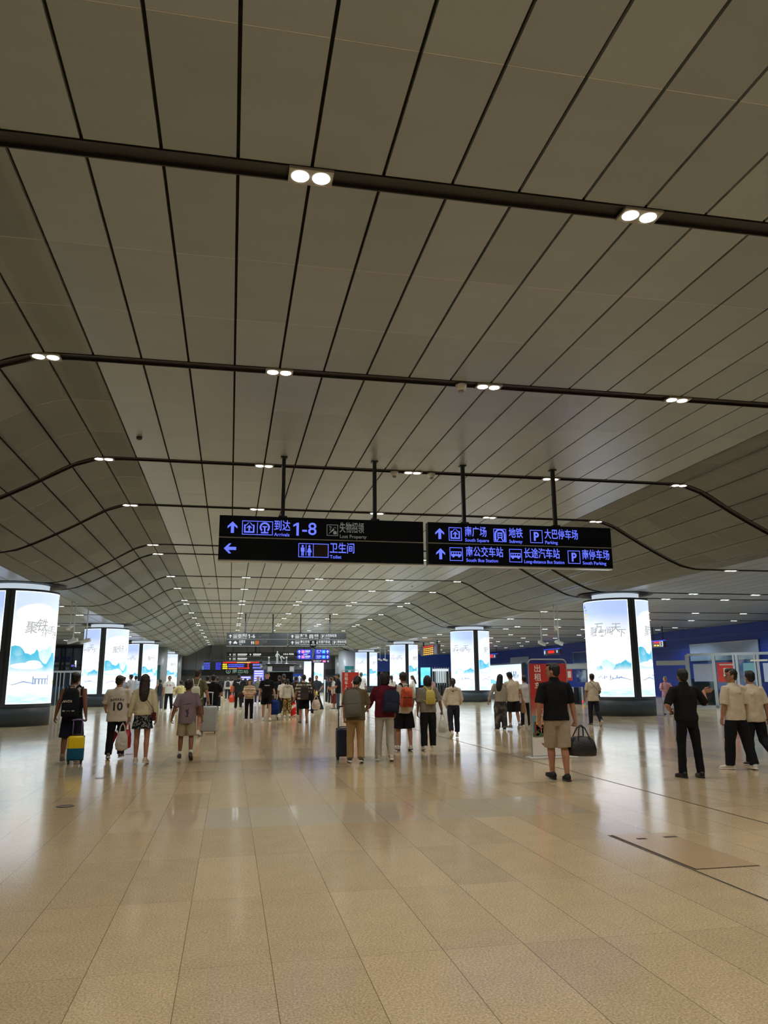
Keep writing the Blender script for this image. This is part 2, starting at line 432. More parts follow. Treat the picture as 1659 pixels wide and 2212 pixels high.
bm = bmesh.new(); box(bm, V((8, YEND+0.2, 3.4)), (60, 0.3, 7.2)); struct(obj('wall_front', bm, mat('end wall', (116, 118, 124), 0.4, 0, 0.2, 0.5)))
# glazing bars and fascia on the end wall
for k in range(14):
    bm = bmesh.new(); box(bm, V((-7+k*1.9, YEND+0.02, 4.9)), (0.1, 0.1, 3.6)); struct(obj('trim_%d' % (50+k), bm, plain((90, 94, 100), 0.4)))
bm = bmesh.new(); box(bm, V((6, YEND-0.3, 2.75)), (40, 0.6, 0.85)); struct(obj('trim_70', bm, plain((44, 46, 50), 0.5)))
bm = bmesh.new(); box(bm, V((-2.4, YEND-0.02, 3.47)), (3.6, 0.08, 0.6)); struct(obj('window_1', bm, glow((150, 200, 235), 0.35)))
bm = bmesh.new(); box(bm, V((28, 116, 4.0)), (16, 0.3, 2.6)); struct(obj('wall_right_end', bm, mat('bright blue wall panel', (58, 96, 216), 0.5, 0, 0.1, 0.5)))
# long covered joints let into the floor
for k, (x, y0, y1, w) in enumerate(((3.92, -2, 7.85, 0.02), (5.94, -2, 60, 0.022))):
    bm = bmesh.new(); box(bm, V((x, (y0+y1)/2, 0.0005)), (w, y1-y0, 0.003)); struct(obj('trim_%d' % (80+k), bm, plain((44, 38, 30), 0.5)))
# ------------------------------------------------------------------ twin downlights in the channels
M_LENS = mat('lamp lens', (255, 244, 222), 0.4, 0, 0.0, 5, emit=(255, 249, 238), es=LENS)
M_FRAME = plain((170, 166, 156), 0.4, 0.2)
M_LENS_FAR = mat('cool lamp lens', (244, 248, 255), 0.4, 0, 0.0, 5, emit=(240, 247, 255), es=LENS)
M_LENS_AISLE = mat('dim lamp lens', (244, 248, 255), 0.4, 0, 0.0, 5, emit=(240, 247, 255), es=LENS)
def lamp_data(name, c, f):
    d = bpy.data.lights.new(name, 'SPOT'); d.energy = DOWNLIGHT*f; d.color = c; d.spot_size = math.radians(136); d.spot_blend = 0.45; d.shadow_soft_size = 0.10
    return d
LAMP = {'near': lamp_data('warm downlight', (1, .93, .82), 1.0), 'far': lamp_data('cool downlight', (.82, .93, 1), 2.5), 'aisle': lamp_data('aisle downlight', (.82, .93, 1), .98)}
def make_downlight(m_lens, lamp):
    t = thing('ceiling_light', '', 'ceiling light')
    bm = bmesh.new()
    for sx in (-1, 1): box(bm, V((sx*0.228, 0, -0.015)), (0.016, 0.25, 0.03))
    box(bm, V((0, 0, -0.012)), (0.016, 0.25, 0.024))
    for sy in (-1, 1): box(bm, V((0, sy*0.122, -0.015)), (0.472, 0.016, 0.03))
    box(bm, V((0, 0, -0.012)), (0.456, 0.24, 0.024))
    obj('frame', bm, M_FRAME, t)
    for sx in (-1, 1):
        bm = bmesh.new(); cyl(bm, (sx*0.112, 0, -0.029), (sx*0.112, 0, -0.026), 0.094, 20)
        obj('lens', bm, m_lens, t)
    link('lamp', lamp, None, t).location = (0, 0, -0.06)
    return t
ORD = ['first', 'second', 'third', 'fourth', 'fifth', 'sixth', 'seventh', 'eighth', 'ninth', 'tenth', 'eleventh', 'twelfth', 'thirteenth', 'fourteenth', 'fifteenth', 'sixteenth', 'seventeenth', 'eighteenth', 'nineteenth', 'twentieth', 'twenty-first', 'twenty-second']
protos = {}
for j, y in enumerate(BEAMS):
    row = j-4
    xs = [('over the main hall', -3.16+3.82*k) for k in range(5)]
    if y > 20:
        if y < 118: xs += [('over the right aisle', 17.1+3.13*k) for k in range(6)]
        if y < 80: xs += [('over the left aisle', -8.4-3.15*k) for k in range(4)]
    cnt = {}
    for zone, x in xs:
        cnt[zone] = cnt.get(zone, 0)+1
        if any(abs(y-py) < 2.2 for py in PILLAR_Y) and (abs(x-PX_R) < 1.6 or abs(x-PX_L) < 1.6): continue
        key = 'aisle' if 'aisle' in zone else ('far' if y > 36 else 'near')
        if key in protos: o = dup(protos[key])
        else: o = protos[key] = make_downlight({'aisle': M_LENS_AISLE, 'far': M_LENS_FAR, 'near': M_LENS}[key], LAMP[key])
        o.location = (x, y, ceil_z(x)-0.004)
        if row < 0:
            o['label'] = 'warm twin downlight recessed in a ceiling channel behind the camera'; o['group'] = 'downlights behind the camera'
        else:
            o['label'] = 'warm twin downlight %s, %s from the %s, in the %s ceiling channel' % (zone, ORD[cnt[zone]-1], 'hall' if 'left aisle' in zone else 'left', ORD[row])
            o['group'] = 'twin downlights in the ceiling channels'

# ------------------------------------------------------------------ advertising pillars
def art_material(name, ridge1, ridge2, sunx, bluetop):
    m = bpy.data.materials.new(name); m.use_nodes = True; nt = m.node_tree; L = nt.links.new
    out = nt.nodes['Material Output']; b = nt.nodes['Principled BSDF']
    uv = nt.nodes.new('ShaderNodeUVMap'); sx = nt.nodes.new('ShaderNodeSeparateXYZ'); L(uv.outputs[0], sx.inputs[0])
    S, T = sx.outputs['X'], sx.outputs['Y']
    def mth(op, a, b2=None, c=None, clamp=False):
        n = nt.nodes.new('ShaderNodeMath'); n.operation = op; n.use_clamp = clamp
        for i, q in enumerate((a, b2, c)):
            if q is None: continue
            if isinstance(q, (int, float)): n.inputs[i].default_value = q
            else: L(q, n.inputs[i])
        return n.outputs[0]
    def curve(pts):
        n = nt.nodes.new('ShaderNodeFloatCurve'); c = n.mapping.curves[0]
        while len(c.points) < len(pts): c.points.new(0.5, 0.5)
        for p, (x, y) in zip(c.points, pts): p.location = (x, y)
        n.mapping.update(); L(S, n.inputs['Value']); return n.outputs[0]
    def mix(f, a, c):
        n = nt.nodes.new('ShaderNodeMix'); n.data_type = 'RGBA'
        if isinstance(f, float): n.inputs[0].default_value = f
        else: L(f, n.inputs[0])
        for i, q in ((6, a), (7, c)):
            if isinstance(q, tuple): n.inputs[i].default_value = q
            else: L(q, n.inputs[i])
        return n.outputs[2]
    def noise(scale, sc=(1, 1, 1), det=4):
        mp = nt.nodes.new('ShaderNodeMapping'); mp.inputs['Scale'].default_value = sc; L(uv.outputs[0], mp.inputs[0])
        n = nt.nodes.new('ShaderNodeTexNoise'); n.inputs['Scale'].default_value = scale; n.inputs['Detail'].default_value = det; L(mp.outputs[0], n.inputs['Vector']); return n.outputs['Fac']
    def blob(cx, cy, rx, ry):
        d = mth('ADD', mth('POWER', mth('ABSOLUTE', mth('MULTIPLY', mth('SUBTRACT', S, cx), 1/rx)), 2.0), mth('POWER', mth('ABSOLUTE', mth('MULTIPLY', mth('SUBTRACT', T, cy), 1/ry)), 2.0))
        return mth('MULTIPLY', mth('SUBTRACT', 1.15, d), 3.0, clamp=True)
    white = (1, 1, 1, 1)
    top = lin(bluetop)
    c = mix(mth('MULTIPLY_ADD', T, 2.6, -1.25, clamp=True), white, top)
    c = mix(mth('MULTIPLY', blob(sunx, 0.80, 0.30, 0.09), 0.55), c, white)
    wob = noise(14, (1, 0.25, 1))
    def ridge(pts, base, colr, amt, c):
        r = curve(pts)
        r = mth('ADD', r, mth('MULTIPLY_ADD', wob, 0.06, -0.03))
        edge = mth('MULTIPLY', mth('SUBTRACT', r, T), 120.0, clamp=True)
        fade = mth('DIVIDE', mth('SUBTRACT', T, base), mth('MAXIMUM', mth('SUBTRACT', r, base), 0.03), clamp=True)
        f = mth('MULTIPLY', mth('MULTIPLY', edge, mth('POWER', fade, 0.55)), mth('MULTIPLY_ADD', noise(6, (1.6, 0.5, 1)), 0.9, amt-0.1), clamp=True)
        return mix(f, c, colr)
    c = ridge(ridge2, 0.25, lin((140, 198, 218)), 0.55, c)
    c = ridge(ridge1, 0.27, lin((72, 168, 200)), 0.75, c)
    # mist and clouds
    c = mix(mth('MULTIPLY', blob(0.25, 0.33, 0.23, 0.028), 0.95), c, white)
    c = mix(mth('MULTIPLY', blob(0.33, 0.35, 0.12, 0.03), 0.95), c, white)
    c = mix(mth('MULTIPLY', mth('MULTIPLY', blob(0.5, 0.26, 0.7, 0.055), noise(3)), 0.35), c, lin((190, 182, 166)))
    # water
    w = mth('MULTIPLY', mth('SUBTRACT', 0.165, T), 9.0, clamp=True)
    st = noise(9, (0.5, 9, 1))
    wc = mix(mth('MULTIPLY_ADD', st, 3.0, -1.0, clamp=True), lin((104, 182, 222)), lin((206, 226, 232)))
    c = mix(mth('MULTIPLY', w, 0.8), c, wc)
    sh = mth('MULTIPLY', mth('LESS_THAN', mth('ABSOLUTE', mth('SUBTRACT', T, mth('MULTIPLY_ADD', noise(5, (1, 0, 0)), 0.012, 0.165))), 0.0022), 0.6)
    c = mix(sh, c, lin((76, 90, 116)))
    L(c, b.inputs['Base Color']); L(c, b.inputs['Emission Color'])
    # even emission over the whole panel
    b.inputs['Emission Strength'].default_value = BOX
    b.inputs['Roughness'].default_value = 0.3
    return m
# tall peaks and a long bridge, or low islands and a lake
ART_A = art_material('lake mountains print', [(0, .50), (.08, .52), (.20, .455), (.30, .44), (.36, .48), (.42, .40), (.52, .36), (.62, .40), (.70, .455), (.78, .42), (.86, .34), (1, .30)],
    [(0, .46), (.2, .42), (.42, .47), (.50, .50), (.56, .49), (.60, .52), (.66, .47), (.74, .42), (.86, .38), (1, .36)], 0.35, (186, 202, 228))
ART_B = art_material('misty islands print', [(0, .16), (.28, .17), (.38, .29), (.43, .345), (.50, .31), (.58, .20), (.70, .29), (.80, .35), (.90, .36), (1, .33)],
    [(0, .18), (.3, .26), (.45, .30), (.55, .39), (.62, .37), (.75, .33), (.88, .37), (1, .35)], 1.6, (158, 178, 228))
M_BASE = mat('slate blue pillar base', (62, 74, 84), 0.45, 0.1, 0.12, 3)
M_POST = mat('dark grey pillar post', (70, 78, 88), 0.4, 0.2, 0.1, 3)
M_RIM = glow((235, 245, 255), 1.6)
M_INK = glow((170, 172, 166), 1.0)
M_INK2 = glow((120, 130, 150), 1.0)

def arc_patch(bm, r, a0, a1, z0, z1, n, uv=None):
    """curved patch, angle measured from -Y towards +X"""
    va, vb = [], []
    for i in range(n+1):
        a = a0+(a1-a0)*i/n
        p = (r*math.sin(a), -r*math.cos(a))
        va.append(bm.verts.new((p[0], p[1], z0))); vb.append(bm.verts.new((p[0], p[1], z1)))
    for i in range(n):
        f = bm.faces.new((va[i], va[i+1], vb[i+1], vb[i])); f.smooth = True
        if uv is not None:
            for lp, (s, t) in zip(f.loops, ((i/n, 0), ((i+1)/n, 0), ((i+1)/n, 1), (i/n, 1))): lp[uv].uv = (s, t)
def arc_block(bm, r0, r1, a0, a1, z0, z1, n):
    rows = []
    for i in range(n+1):
        a = a0+(a1-a0)*i/n; s, c = math.sin(a), -math.cos(a)
        rows.append([bm.verts.new((r*s, r*c, z)) for r, z in ((r0, z0), (r1, z0), (r1, z1), (r0, z1))])
    for a, b in zip(rows, rows[1:]):
        for k in range(4): bm.faces.new((a[k], a[(k+1) % 4], b[(k+1) % 4], b[k]))
    bm.faces.new(rows[0]); bm.faces.new(list(reversed(rows[-1])))
def bend(me, r, a0, a1, z0, z1):
    """flat drawing in unit square (x=s, y=t) -> wrapped on the pillar"""
    b = bmesh.new(); b.from_mesh(me); bmesh.ops.triangulate(b, faces=b.faces)
    for _k in range(3):
        es = [e for e in b.edges if abs(e.verts[0].co.x-e.verts[1].co.x) > 0.035]
        if not es: break
        bmesh.ops.subdivide_edges(b, edges=es, cuts=1)
        bmesh.ops.triangulate(b, faces=b.faces)
    b.to_mesh(me); b.free()
    for v in me.vertices:
        a = a0+(a1-a0)*v.co.x; rr = r+v.co.z
        v.co = V((rr*math.sin(a), -rr*math.cos(a), z0+(z1-z0)*v.co.y))
D2R = PI/180
PZ0, PZ1 = 0.80, 4.92
def make_pillar():
    t = thing('advertising_pillar', '', 'pillar')
    bm = bmesh.new(); arc = [(0, PR), (0.66, PR), (0.68, PR-0.02)]
    zloft(bm, [(0.0, PR, PR), (0.67, PR, PR), (0.68, PR-0.02, PR-0.02)], 64); ob = obj('base', bm, M_BASE, t, True)
    bm = bmesh.new(); zloft(bm, [(0.68, PR-0.05, PR-0.05), (4.99, PR-0.05, PR-0.05)], 64); obj('casing', bm, M_POST, t)
    bm = bmesh.new(); zloft(bm, [(4.95, PR+0.01, PR+0.01), (5.0, PR+0.01, PR+0.01), (5.005, 1.0, 1.0)], 64); obj('cap', bm, plain((40, 40, 48), 0.4), t)
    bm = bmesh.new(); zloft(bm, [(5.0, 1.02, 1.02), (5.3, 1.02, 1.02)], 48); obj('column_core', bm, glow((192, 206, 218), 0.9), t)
    bm = bmesh.new(); arc_block(bm, 1.06, PR+0.22, 0, 2*PI-0.001, 5.235, 5.25, 48); obj('ceiling_collar', bm, plain((34, 34, 38), 0.5), t)
    bm = bmesh.new(); arc_block(bm, PR-0.06, PR+0.012, 0, 2*PI-0.001, 0.68, 0.79, 64); obj('lower_rim', bm, M_POST, t)
    for k in range(3):
        a = k*120*D2R
        bm = bmesh.new(); arc_block(bm, PR-0.05, PR+0.01, a-7*D2R, a+7*D2R, 0.78, 4.96, 6); obj('post', bm, M_POST, t)
        bm = bmesh.new(); arc_block(bm, PR+0.009, PR+0.018, a-1.5*D2R, a+1.5*D2R, 0.78, 4.96, 2); obj('post_seam', bm, plain((48, 54, 62), 0.4), t)
    for k, (a0, a1) in enumerate(((7, 113), (-113, -7), (127, 233))):
        art = ART_B if k == 1 else ART_A
        bm = bmesh.new(); uv = bm.loops.layers.uv.new('UVMap'); arc_patch(bm, PR, a0*D2R, a1*D2R, PZ0, PZ1, 20, uv)
        pn = obj('light_panel', bm, art, t, recalc=False)
        bm = bmesh.new()
        for q0, q1, z0, z1 in ((a0, a1, PZ0, PZ0+0.025), (a0, a1, PZ1-0.025, PZ1), (a0, a0+0.8, PZ0, PZ1), (a1-0.8, a1, PZ0, PZ1)):
            arc_block(bm, PR-0.01, PR+0.006, q0*D2R, q1*D2R, z0, z1, 12 if q1-q0 > 5 else 1)
        obj('panel_edge', bm, M_RIM, pn)
        # printed calligraphy, logo lines and lakeside buildings
        if k == 1: chars = [('融', .36, .665, .14), ('万', .47, .705, .15), ('客', .54, .645, .12), ('闻', .66, .67, .12), ('天', .77, .70, .14), ('下', .86, .645, .12)]
        else: chars = [('聚', .25, .665, .155), ('铁', .41, .69, .16), ('环', .46, .62, .10), ('迎', .56, .655, .10), ('四', .64, .665, .09), ('海', .69, .60, .13)]
        for ch, s, tt, sz in chars:
            me = text_mesh(ch, 1.0, 0.006, 'CENTER', 0.0, 0.15)
            for v in me.vertices: v.co = V((s+v.co.x*sz*1.2, tt+v.co.y*sz*0.78, 0.009))
            bend(me, PR, a0*D2R, a1*D2R, PZ0, PZ1); link('calligraphy', me, M_INK, pn)
        bm = bmesh.new(); bm2 = bmesh.new(); bm3 = bmesh.new()
        def rect(b, s0, t0, s1, t1, z=0.003):
            q = [b.verts.new(p) for p in ((s0, t0, z), (s1, t0, z), (s1, t1, z), (s0, t1, z))]; b.faces.new(q)
        def outline(b, pts, z=0.003): b.faces.new([b.verts.new((x, y, z)) for x, y in pts])
        lx = 0.06 if k == 1 else 0.80
        outline(bm3, ((lx, .935), (lx+.05, .99-.02), (lx+.10, .935), (lx+.065, .935), (lx+.05, .95), (lx+.035, .935)))
        rect(bm, lx-.01, .905, lx+.16, .915); rect(bm, lx, .885, lx+.13, .890)
        rect(bm2, lx, .858, lx+.19, .869); rect(bm2, lx+.01, .835, lx+.15, .846); rect(bm2, lx+.01, .81, lx+.16, .821)
        if k == 1:
            outline(bm, [(0.22+0.05*math.cos(a*PI/8), .19+.028*math.sin(a*PI/8)) for a in range(9)])
            for s in range(12): rect(bm, .42+s*.035, .190+.01*math.sin(s*1.7), .42+s*.035+.022, .206+.012*math.sin(s*2.3))
            outline(bm, ((.62, .175), (.80, .205), (.98, .172), (.98, .168), (.80, .192), (.62, .170)))
        else:
            outline(bm, ((.05, .165), (.2, .20), (.36, .18), (.36, .172), (.2, .188), (.05, .160)))
            for s in (.36, .42, .48, .54): rect(bm, s, .172, s+.03, .215)
            rect(bm, .33, .17, .35, .24); rect(bm, .60, .17, .62, .255); rect(bm, .34, .213, .60, .222)
            outline(bm2, ((.76, .178), (.79, .205), (.82, .205), (.86, .235), (.90, .205), (.94, .20), (.97, .178)))
        for nm, b, mm in (('printed_skyline', bm, glow((140, 164, 202), 1.1)), ('printed_slogan', bm2, glow((232, 206, 120), 1.1)), ('printed_emblem', bm3, glow((70, 92, 190), 1.0))):
            me = bpy.data.meshes.new(nm); b.to_mesh(me); b.free()
            bend(me, PR, a0*D2R, a1*D2R, PZ0, PZ1); link(nm, me, mm, pn)
    return t
p0 = make_pillar(); first = True
for side, px in (('left', PX_L), ('right', PX_R)):
    for i, y in enumerate(PILLAR_Y):
        if side == 'left' and i == 3: y = 104
        o = p0 if first else dup(p0)
        first = False
        o.location = (px, y, 0)
        o['label'] = 'round pillar wrapped in lit lake posters, %s in the %s row' % (['nearest to the camera', 'second from the camera', 'third from the camera', 'farthest lit one'][i], side)
        o['group'] = 'lit advertising pillars'
# bare grey columns farther back, each with a small teal notice
M_COL = mat('grey column cladding', (176, 180, 186), 0.4, 0.1, 0.06, 1)
for k, (x, y) in enumerate(((-8.2, 90.5), (15.2, 101.5), (17.0, 118), (-8.2, 117))):
    t = thing('round_column', '', 'column', (x, y, 0))
    t['label'] = ['bare grey round column beyond the left lit pillars', 'bare grey round column with teal notice behind red arrow stand', 'bare grey column at far end of right row', 'bare grey column at far end of left row'][k]
    bm = bmesh.new(); zloft(bm, [(0, 1.25, 1.25), (5.3, 1.25, 1.25)], 40); obj('shaft', bm, M_COL, t, True)
    bm = bmesh.new(); arc_block(bm, 1.24, 1.28, -25*D2R, 30*D2R, 1.7, 3.3, 8); n_ = obj('notice', bm, mat('teal notice', (20, 110, 116), 0.4), t)
    bm = bmesh.new(); arc_block(bm, 1.27, 1.285, -5*D2R, 10*D2R, 2.3, 2.8, 3); obj('notice_mark', bm, plain((170, 210, 210), 0.5), n_)
# plain white lightbox screens between the far columns
for k, (u0, u1, v0, v1, Y) in enumerate(((656, 676, 1428, 1476, 100), (678, 699, 1428, 1476, 100))):
    a, b = at(u0, v0, Y), at(u1, v1, Y)
    bm = bmesh.new(); box(bm, (a+b)/2, (b.x-a.x, 0.3, a.z-b.z))
    t = thing('lightbox', ['white lakeside lightbox behind the blue signpost, left half', 'white lakeside lightbox behind the blue signpost, right half'][k], 'lightbox', ((a.x+b.x)/2, Y, b.z))
    bm.free(); bm = bmesh.new(); box(bm, V((0, 0, (a.z-2*b.z)/2)), (b.x-a.x, 0.3, a.z)); obj('case', bm, M_POST, t)
    bm = bmesh.new(); uv = bm.loops.layers.uv.new('UVMap'); w = (b.x-a.x)/2-0.04; h = a.z-b.z
    q = [bm.verts.new(p) for p in ((-w, -0.16, 0.05), (w, -0.16, 0.05), (w, -0.16, h-0.05), (-w, -0.16, h-0.05))]; f = bm.faces.new(q)
    for lp, st in zip(f.loops, ((0, 0), (1, 0), (1, 1), (0, 1))): lp[uv].uv = st
    obj('light_panel', bm, ART_B if k == 0 else ART_A, t, recalc=False)
# ------------------------------------------------------------------ hanging direction signs
M_SIGN = mat('black glass sign face', (20, 27, 38), 0.25, 0, 0.1, 3, spec=0.2)
M_SIGNBOX = mat('dark sign housing', (24, 30, 40), 0.4, 0.1, 0.1, 4, spec=0.25)
M_ROD = plain((44, 50, 58), 0.4, 0.2)
def arrow_pts(x, z, s, ang=0.0):
    p = [(0, .5), (.42, .08), (.42, -.10), (.13, .14), (.13, -.5), (-.13, -.5), (-.13, .14), (-.42, -.10), (-.42, .08)]
    c, sn = math.cos(ang), math.sin(ang)
    return [(x+s*(a*c-b*sn), z+s*(a*sn+b*c)) for a, b in p]
def circ(cx, cz, r, n=20, a0=0, a1=2*PI): return [(cx+r*math.cos(a0+(a1-a0)*i/n), cz+r*math.sin(a0+(a1-a0)*i/n)) for i in range(n)]
def rect4(a, b, c, d): return ((a, b), (c, b), (c, d), (a, d))
def arc_strip(bm, cx, cz, r0, r1, a0, a1, n=14, y=0):
    for i in range(n):
        p, q = a0+(a1-a0)*i/n, a0+(a1-a0)*(i+1)/n
        poly(bm, [(cx+r*math.cos(a), cz+r*math.sin(a)) for r, a in ((r0, p), (r1, p), (r1, q), (r0, q))], y)
def picto(kind, x, z, s, m, parent, y):
    """square pictogram, x = left edge, z = centre, s = side"""
    bm = bmesh.new(); c = x+s/2; w = s*0.045
    def P(pts): poly(bm, pts, y)
    def R(a, b, cc, d): poly(bm, rect4(c+a*s, z+b*s, c+cc*s, z+d*s), y)
    if kind not in ('arrow', 'left', 'right', 'plain_taxi', 'plain_toilet'):
        ww = 2.15*s if kind in ('arrivals', 'toilet') else s
        ring_rect(bm, x, z-s/2, x+ww, z+s/2, w, y)
    if kind == 'arrow': P(arrow_pts(c, z, s))
    elif kind == 'left': P(arrow_pts(c, z, s, PI/2))
    elif kind == 'right': P(arrow_pts(c, z, s, -PI/2))
    elif kind in ('square', 'arrivals'):
        R(-.36, -.36, -.26, .22); R(.26, -.36, .36, .22); R(-.36, -.36, .36, -.26); R(-.36, .16, -.20, .22); R(.20, .16, .36, .22)
        P(arrow_pts(c, z-.02*s, s*.42)); P(((c-.2*s, z+.16*s), (c-.02*s, z+.38*s), (c-.08*s, z+.38*s), (c-.26*s, z+.16*s))); P(((c+.2*s, z+.16*s), (c+.26*s, z+.16*s), (c+.08*s, z+.38*s), (c+.02*s, z+.38*s)))
        if kind == 'arrivals':
            poly(bm, rect4(x+1.04*s, z-.4*s, x+1.09*s, z+.4*s), y); d = x+1.58*s
            arc_strip(bm, d, z+.06*s, .24*s, .36*s, -0.9, PI+0.9, 22, y); P(rect4(d-.05*s, z-.3*s, d+.05*s, z+.14*s)); P(rect4(d-.16*s, z+.06*s, d+.16*s, z+.14*s)); P(rect4(d-.26*s, z-.38*s, d+.26*s, z-.28*s))
    elif kind == 'subway':
        arc_strip(bm, c, z+.08*s, .30*s, .42*s, 0, PI, 18, y); R(-.42, -.42, -.30, .08); R(.30, -.42, .42, .08)
        R(-.2, -.2, .2, -.12); R(-.2, -.12, -.14, .2); R(.14, -.12, .2, .2); R(-.2, .12, .2, .22); R(-.2, -.02, .2, .04)
        P(((c-.16*s, z-.22*s), (c-.08*s, z-.22*s), (c-.2*s, z-.42*s), (c-.3*s, z-.42*s))); P(((c+.08*s, z-.22*s), (c+.16*s, z-.22*s), (c+.3*s, z-.42*s), (c+.2*s, z-.42*s)))
    elif kind == 'bus':
        R(-.4, -.14, .4, .0); R(-.4, .14, .4, .2); R(-.4, 0, -.35, .14); R(.35, 0, .4, .14)
        for q in (-.2, -.02, .16): R(q-.02, 0, q+.02, .14)
        for q in (-.22, .22): P(circ(c+q*s, z-.16*s, .085*s))
    elif kind in ('taxi', 'plain_taxi'):
        R(-.42, -.2, .42, .02); P(((c-.3*s, z+.02*s), (c-.2*s, z+.24*s), (c+.2*s, z+.24*s), (c+.3*s, z+.02*s))); R(-.1, .26, .1, .34)
        for q in (-.25, .25): P(circ(c+q*s, z-.22*s, .1*s))
    elif kind == 'parking':
        R(-.2, -.34, -.06, .34); arc_strip(bm, c, z+.13*s, .08*s, .21*s, -PI/2, PI/2, 12, y); R(-.08, .22, .01, .34); R(-.08, -.08, .01, .05)
    elif kind == 'lost':
        arc_strip(bm, c-.2*s, z+.24*s, .06*s, .12*s, -PI/2, PI*0.9, 10, y); P(circ(c-.2*s, z+.0*s, .04*s)); R(-.22, .05, -.17, .14)
        P(((c-.36*s, z-.36*s), (c+.1*s, z+.2*s), (c+.18*s, z+.02*s))); R(.08, -.36, .38, -.12); R(.16, -.12, .3, -.06)
        arc_strip(bm, c+.22*s, z+.16*s, .08*s, .12*s, 0, PI*.8, 8, y)
    elif kind in ('toilet', 'plain_toilet'):
        for q, skirt in ((-.2, False), (.28, True)):
            P(circ(c+q*s, z+.3*s, .075*s))
            if skirt: P(((c+(q-.06)*s, z+.2*s), (c+(q+.06)*s, z+.2*s), (c+(q+.17)*s, z-.14*s), (c+(q-.17)*s, z-.14*s)))
            else: P(rect4(c+(q-.13)*s, z-.1*s, c+(q+.13)*s, z+.2*s))
            P(rect4(c+(q-.085)*s, z-.4*s, c+(q-.015)*s, z-.1*s)); P(rect4(c+(q+.015)*s, z-.4*s, c+(q+.085)*s, z-.1*s))
        P(rect4(c+.02*s, z-.38*s, c+.06*s, z+.38*s))
        if kind == 'toilet': poly(bm, rect4(x+1.04*s, z-.46*s, x+1.08*s, z+.46*s), y)
    obj('pictogram', bm, m, parent)
    if kind in ('toilet', 'plain_toilet'):
        bm = bmesh.new(); poly(bm, rect4(x+1.1*s, z-.45*s, x+2.1*s, z+.45*s), y)
        obj('sticker', bm, mat('brown sticker', (52, 32, 24), 0.5) if kind == 'toilet' else glow((180, 96, 40), 0.8), parent)

def hanging_sign(label, x0, x1, Y, rows, m, dim, rods, tail=None, z0=4.31, z1=5.35, group=None, facem=None):
    t = thing('hanging_sign', label, 'sign', (0, Y, 0), 0, group)
    cx, w, zc = (x0+x1)/2, x1-x0, (z0+z1)/2; D = 0.22
    bm = bmesh.new(); box(bm, V((cx, D/2, zc)), (w, D, z1-z0)); h = obj('housing', bm, M_SIGNBOX, t)
    bm = bmesh.new(); box(bm, V((cx, -0.004, (zc+z1)/2)), (w-0.02, 0.01, (z1-z0)/2-0.03)); box(bm, V((cx, -0.004, (zc+z0)/2)), (w-0.02, 0.01, (z1-z0)/2-0.03)); f = obj('face', bm, facem or M_SIGN, t)
    bm = bmesh.new(); box(bm, V((cx, -0.008, zc)), (w, 0.012, 0.022)); obj('divider_strip', bm, plain((190, 194, 190), 0.3, 0.4), t)
    bm = bmesh.new(); box(bm, V((cx, D/2, z0-0.014)), (w, D+0.02, 0.026)); obj('bottom_trim', bm, plain((190, 196, 200), 0.3, 0.3), t)
    for rx in rods:
        bm = bmesh.new(); box(bm, V((rx, D/2, (z1+ceil_z(rx))/2)), (0.085, 0.085, ceil_z(rx)-z1+0.02)); box(bm, V((rx, D/2, z1+0.02)), (0.2, 0.16, 0.04)); box(bm, V((rx, D/2, ceil_z(rx)-0.02)), (0.16, 0.16, 0.03)); obj('hanger_rod', bm, M_ROD, t)
    for r, items in enumerate(rows):
        z = z1-(z1-z0)*(0.27 if r == 0 else 0.75)
        for it in items:
            k = it[0]; mm = dim if (len(it) > 1 and it[-1] == 'dim') else m
            if k == 'T':      # Chinese over English
                _, a, b, zh, en = it[:5]
                lettering(zh, 0.27, a, z+0.055, mm, f, -0.012, 0.008, width=b-a)
                if en: lettering(en, 0.115, a, z-0.145, mm, f, -0.012, 0.006, width=(b-a)*1.12 if len(en) > 20 else None)
            elif k == 'N':      # a plain '1' and the rest of the range
                a, b = it[1], it[2]; q = a+(b-a)*.16
                bm = bmesh.new(); poly(bm, ((q, z-.155), (q+.055, z-.155), (q+.055, z+.155), (q+.012, z+.155), (q-.075, z+.10), (q-.075, z+.055), (q, z+.095)), -0.010); obj('numeral', bm, mm, f)
                lettering(it[3][1:], 0.42, a+(b-a)*.40, z, mm, f, -0.012, 0.006, width=(b-a)*.60)
            elif k == 'B':
                bm = bmesh.new(); x = it[1]
                while x < it[2]-.05:
                    w = .16; poly(bm, rect4(x, z-.03, min(it[2], x+w), z+.13), -.010); x += w+.05
                poly(bm, rect4(it[1], z-.15, it[2]-.1, z-.10), -.010); obj('small_print', bm, mm, f)
            else: picto(k, it[1], z, it[2], mm, f, -0.010)
    return t
M_HAZEFACE = mat('haze grey sign face', (62, 64, 66), 0.4, 0, 0.1, 3, spec=0.2)  # lighter grey puts distance haze into the colour of the far signs
M_BLUELIT = glow((98, 112, 255), 1.25)
M_DIM = glow((132, 130, 126), 0.55)
M_WHITELIT = glow((225, 228, 226), 0.95)
def lx(u): return -0.36+(u-474)*0.01105
def rx_(u): return 4.62+(u-922)*0.01213
rowsL = lambda nums, r2: [[('arrow', lx(489), .27), ('arrivals', lx(521), .33), ('T', lx(588), lx(622), '到达', 'Arrivals'), ('N', lx(627), lx(678), nums), ('lost', lx(700), .27, 'dim'), ('T', lx(728), lx(781), '失物招领', 'Lost Property', 'dim')], r2]
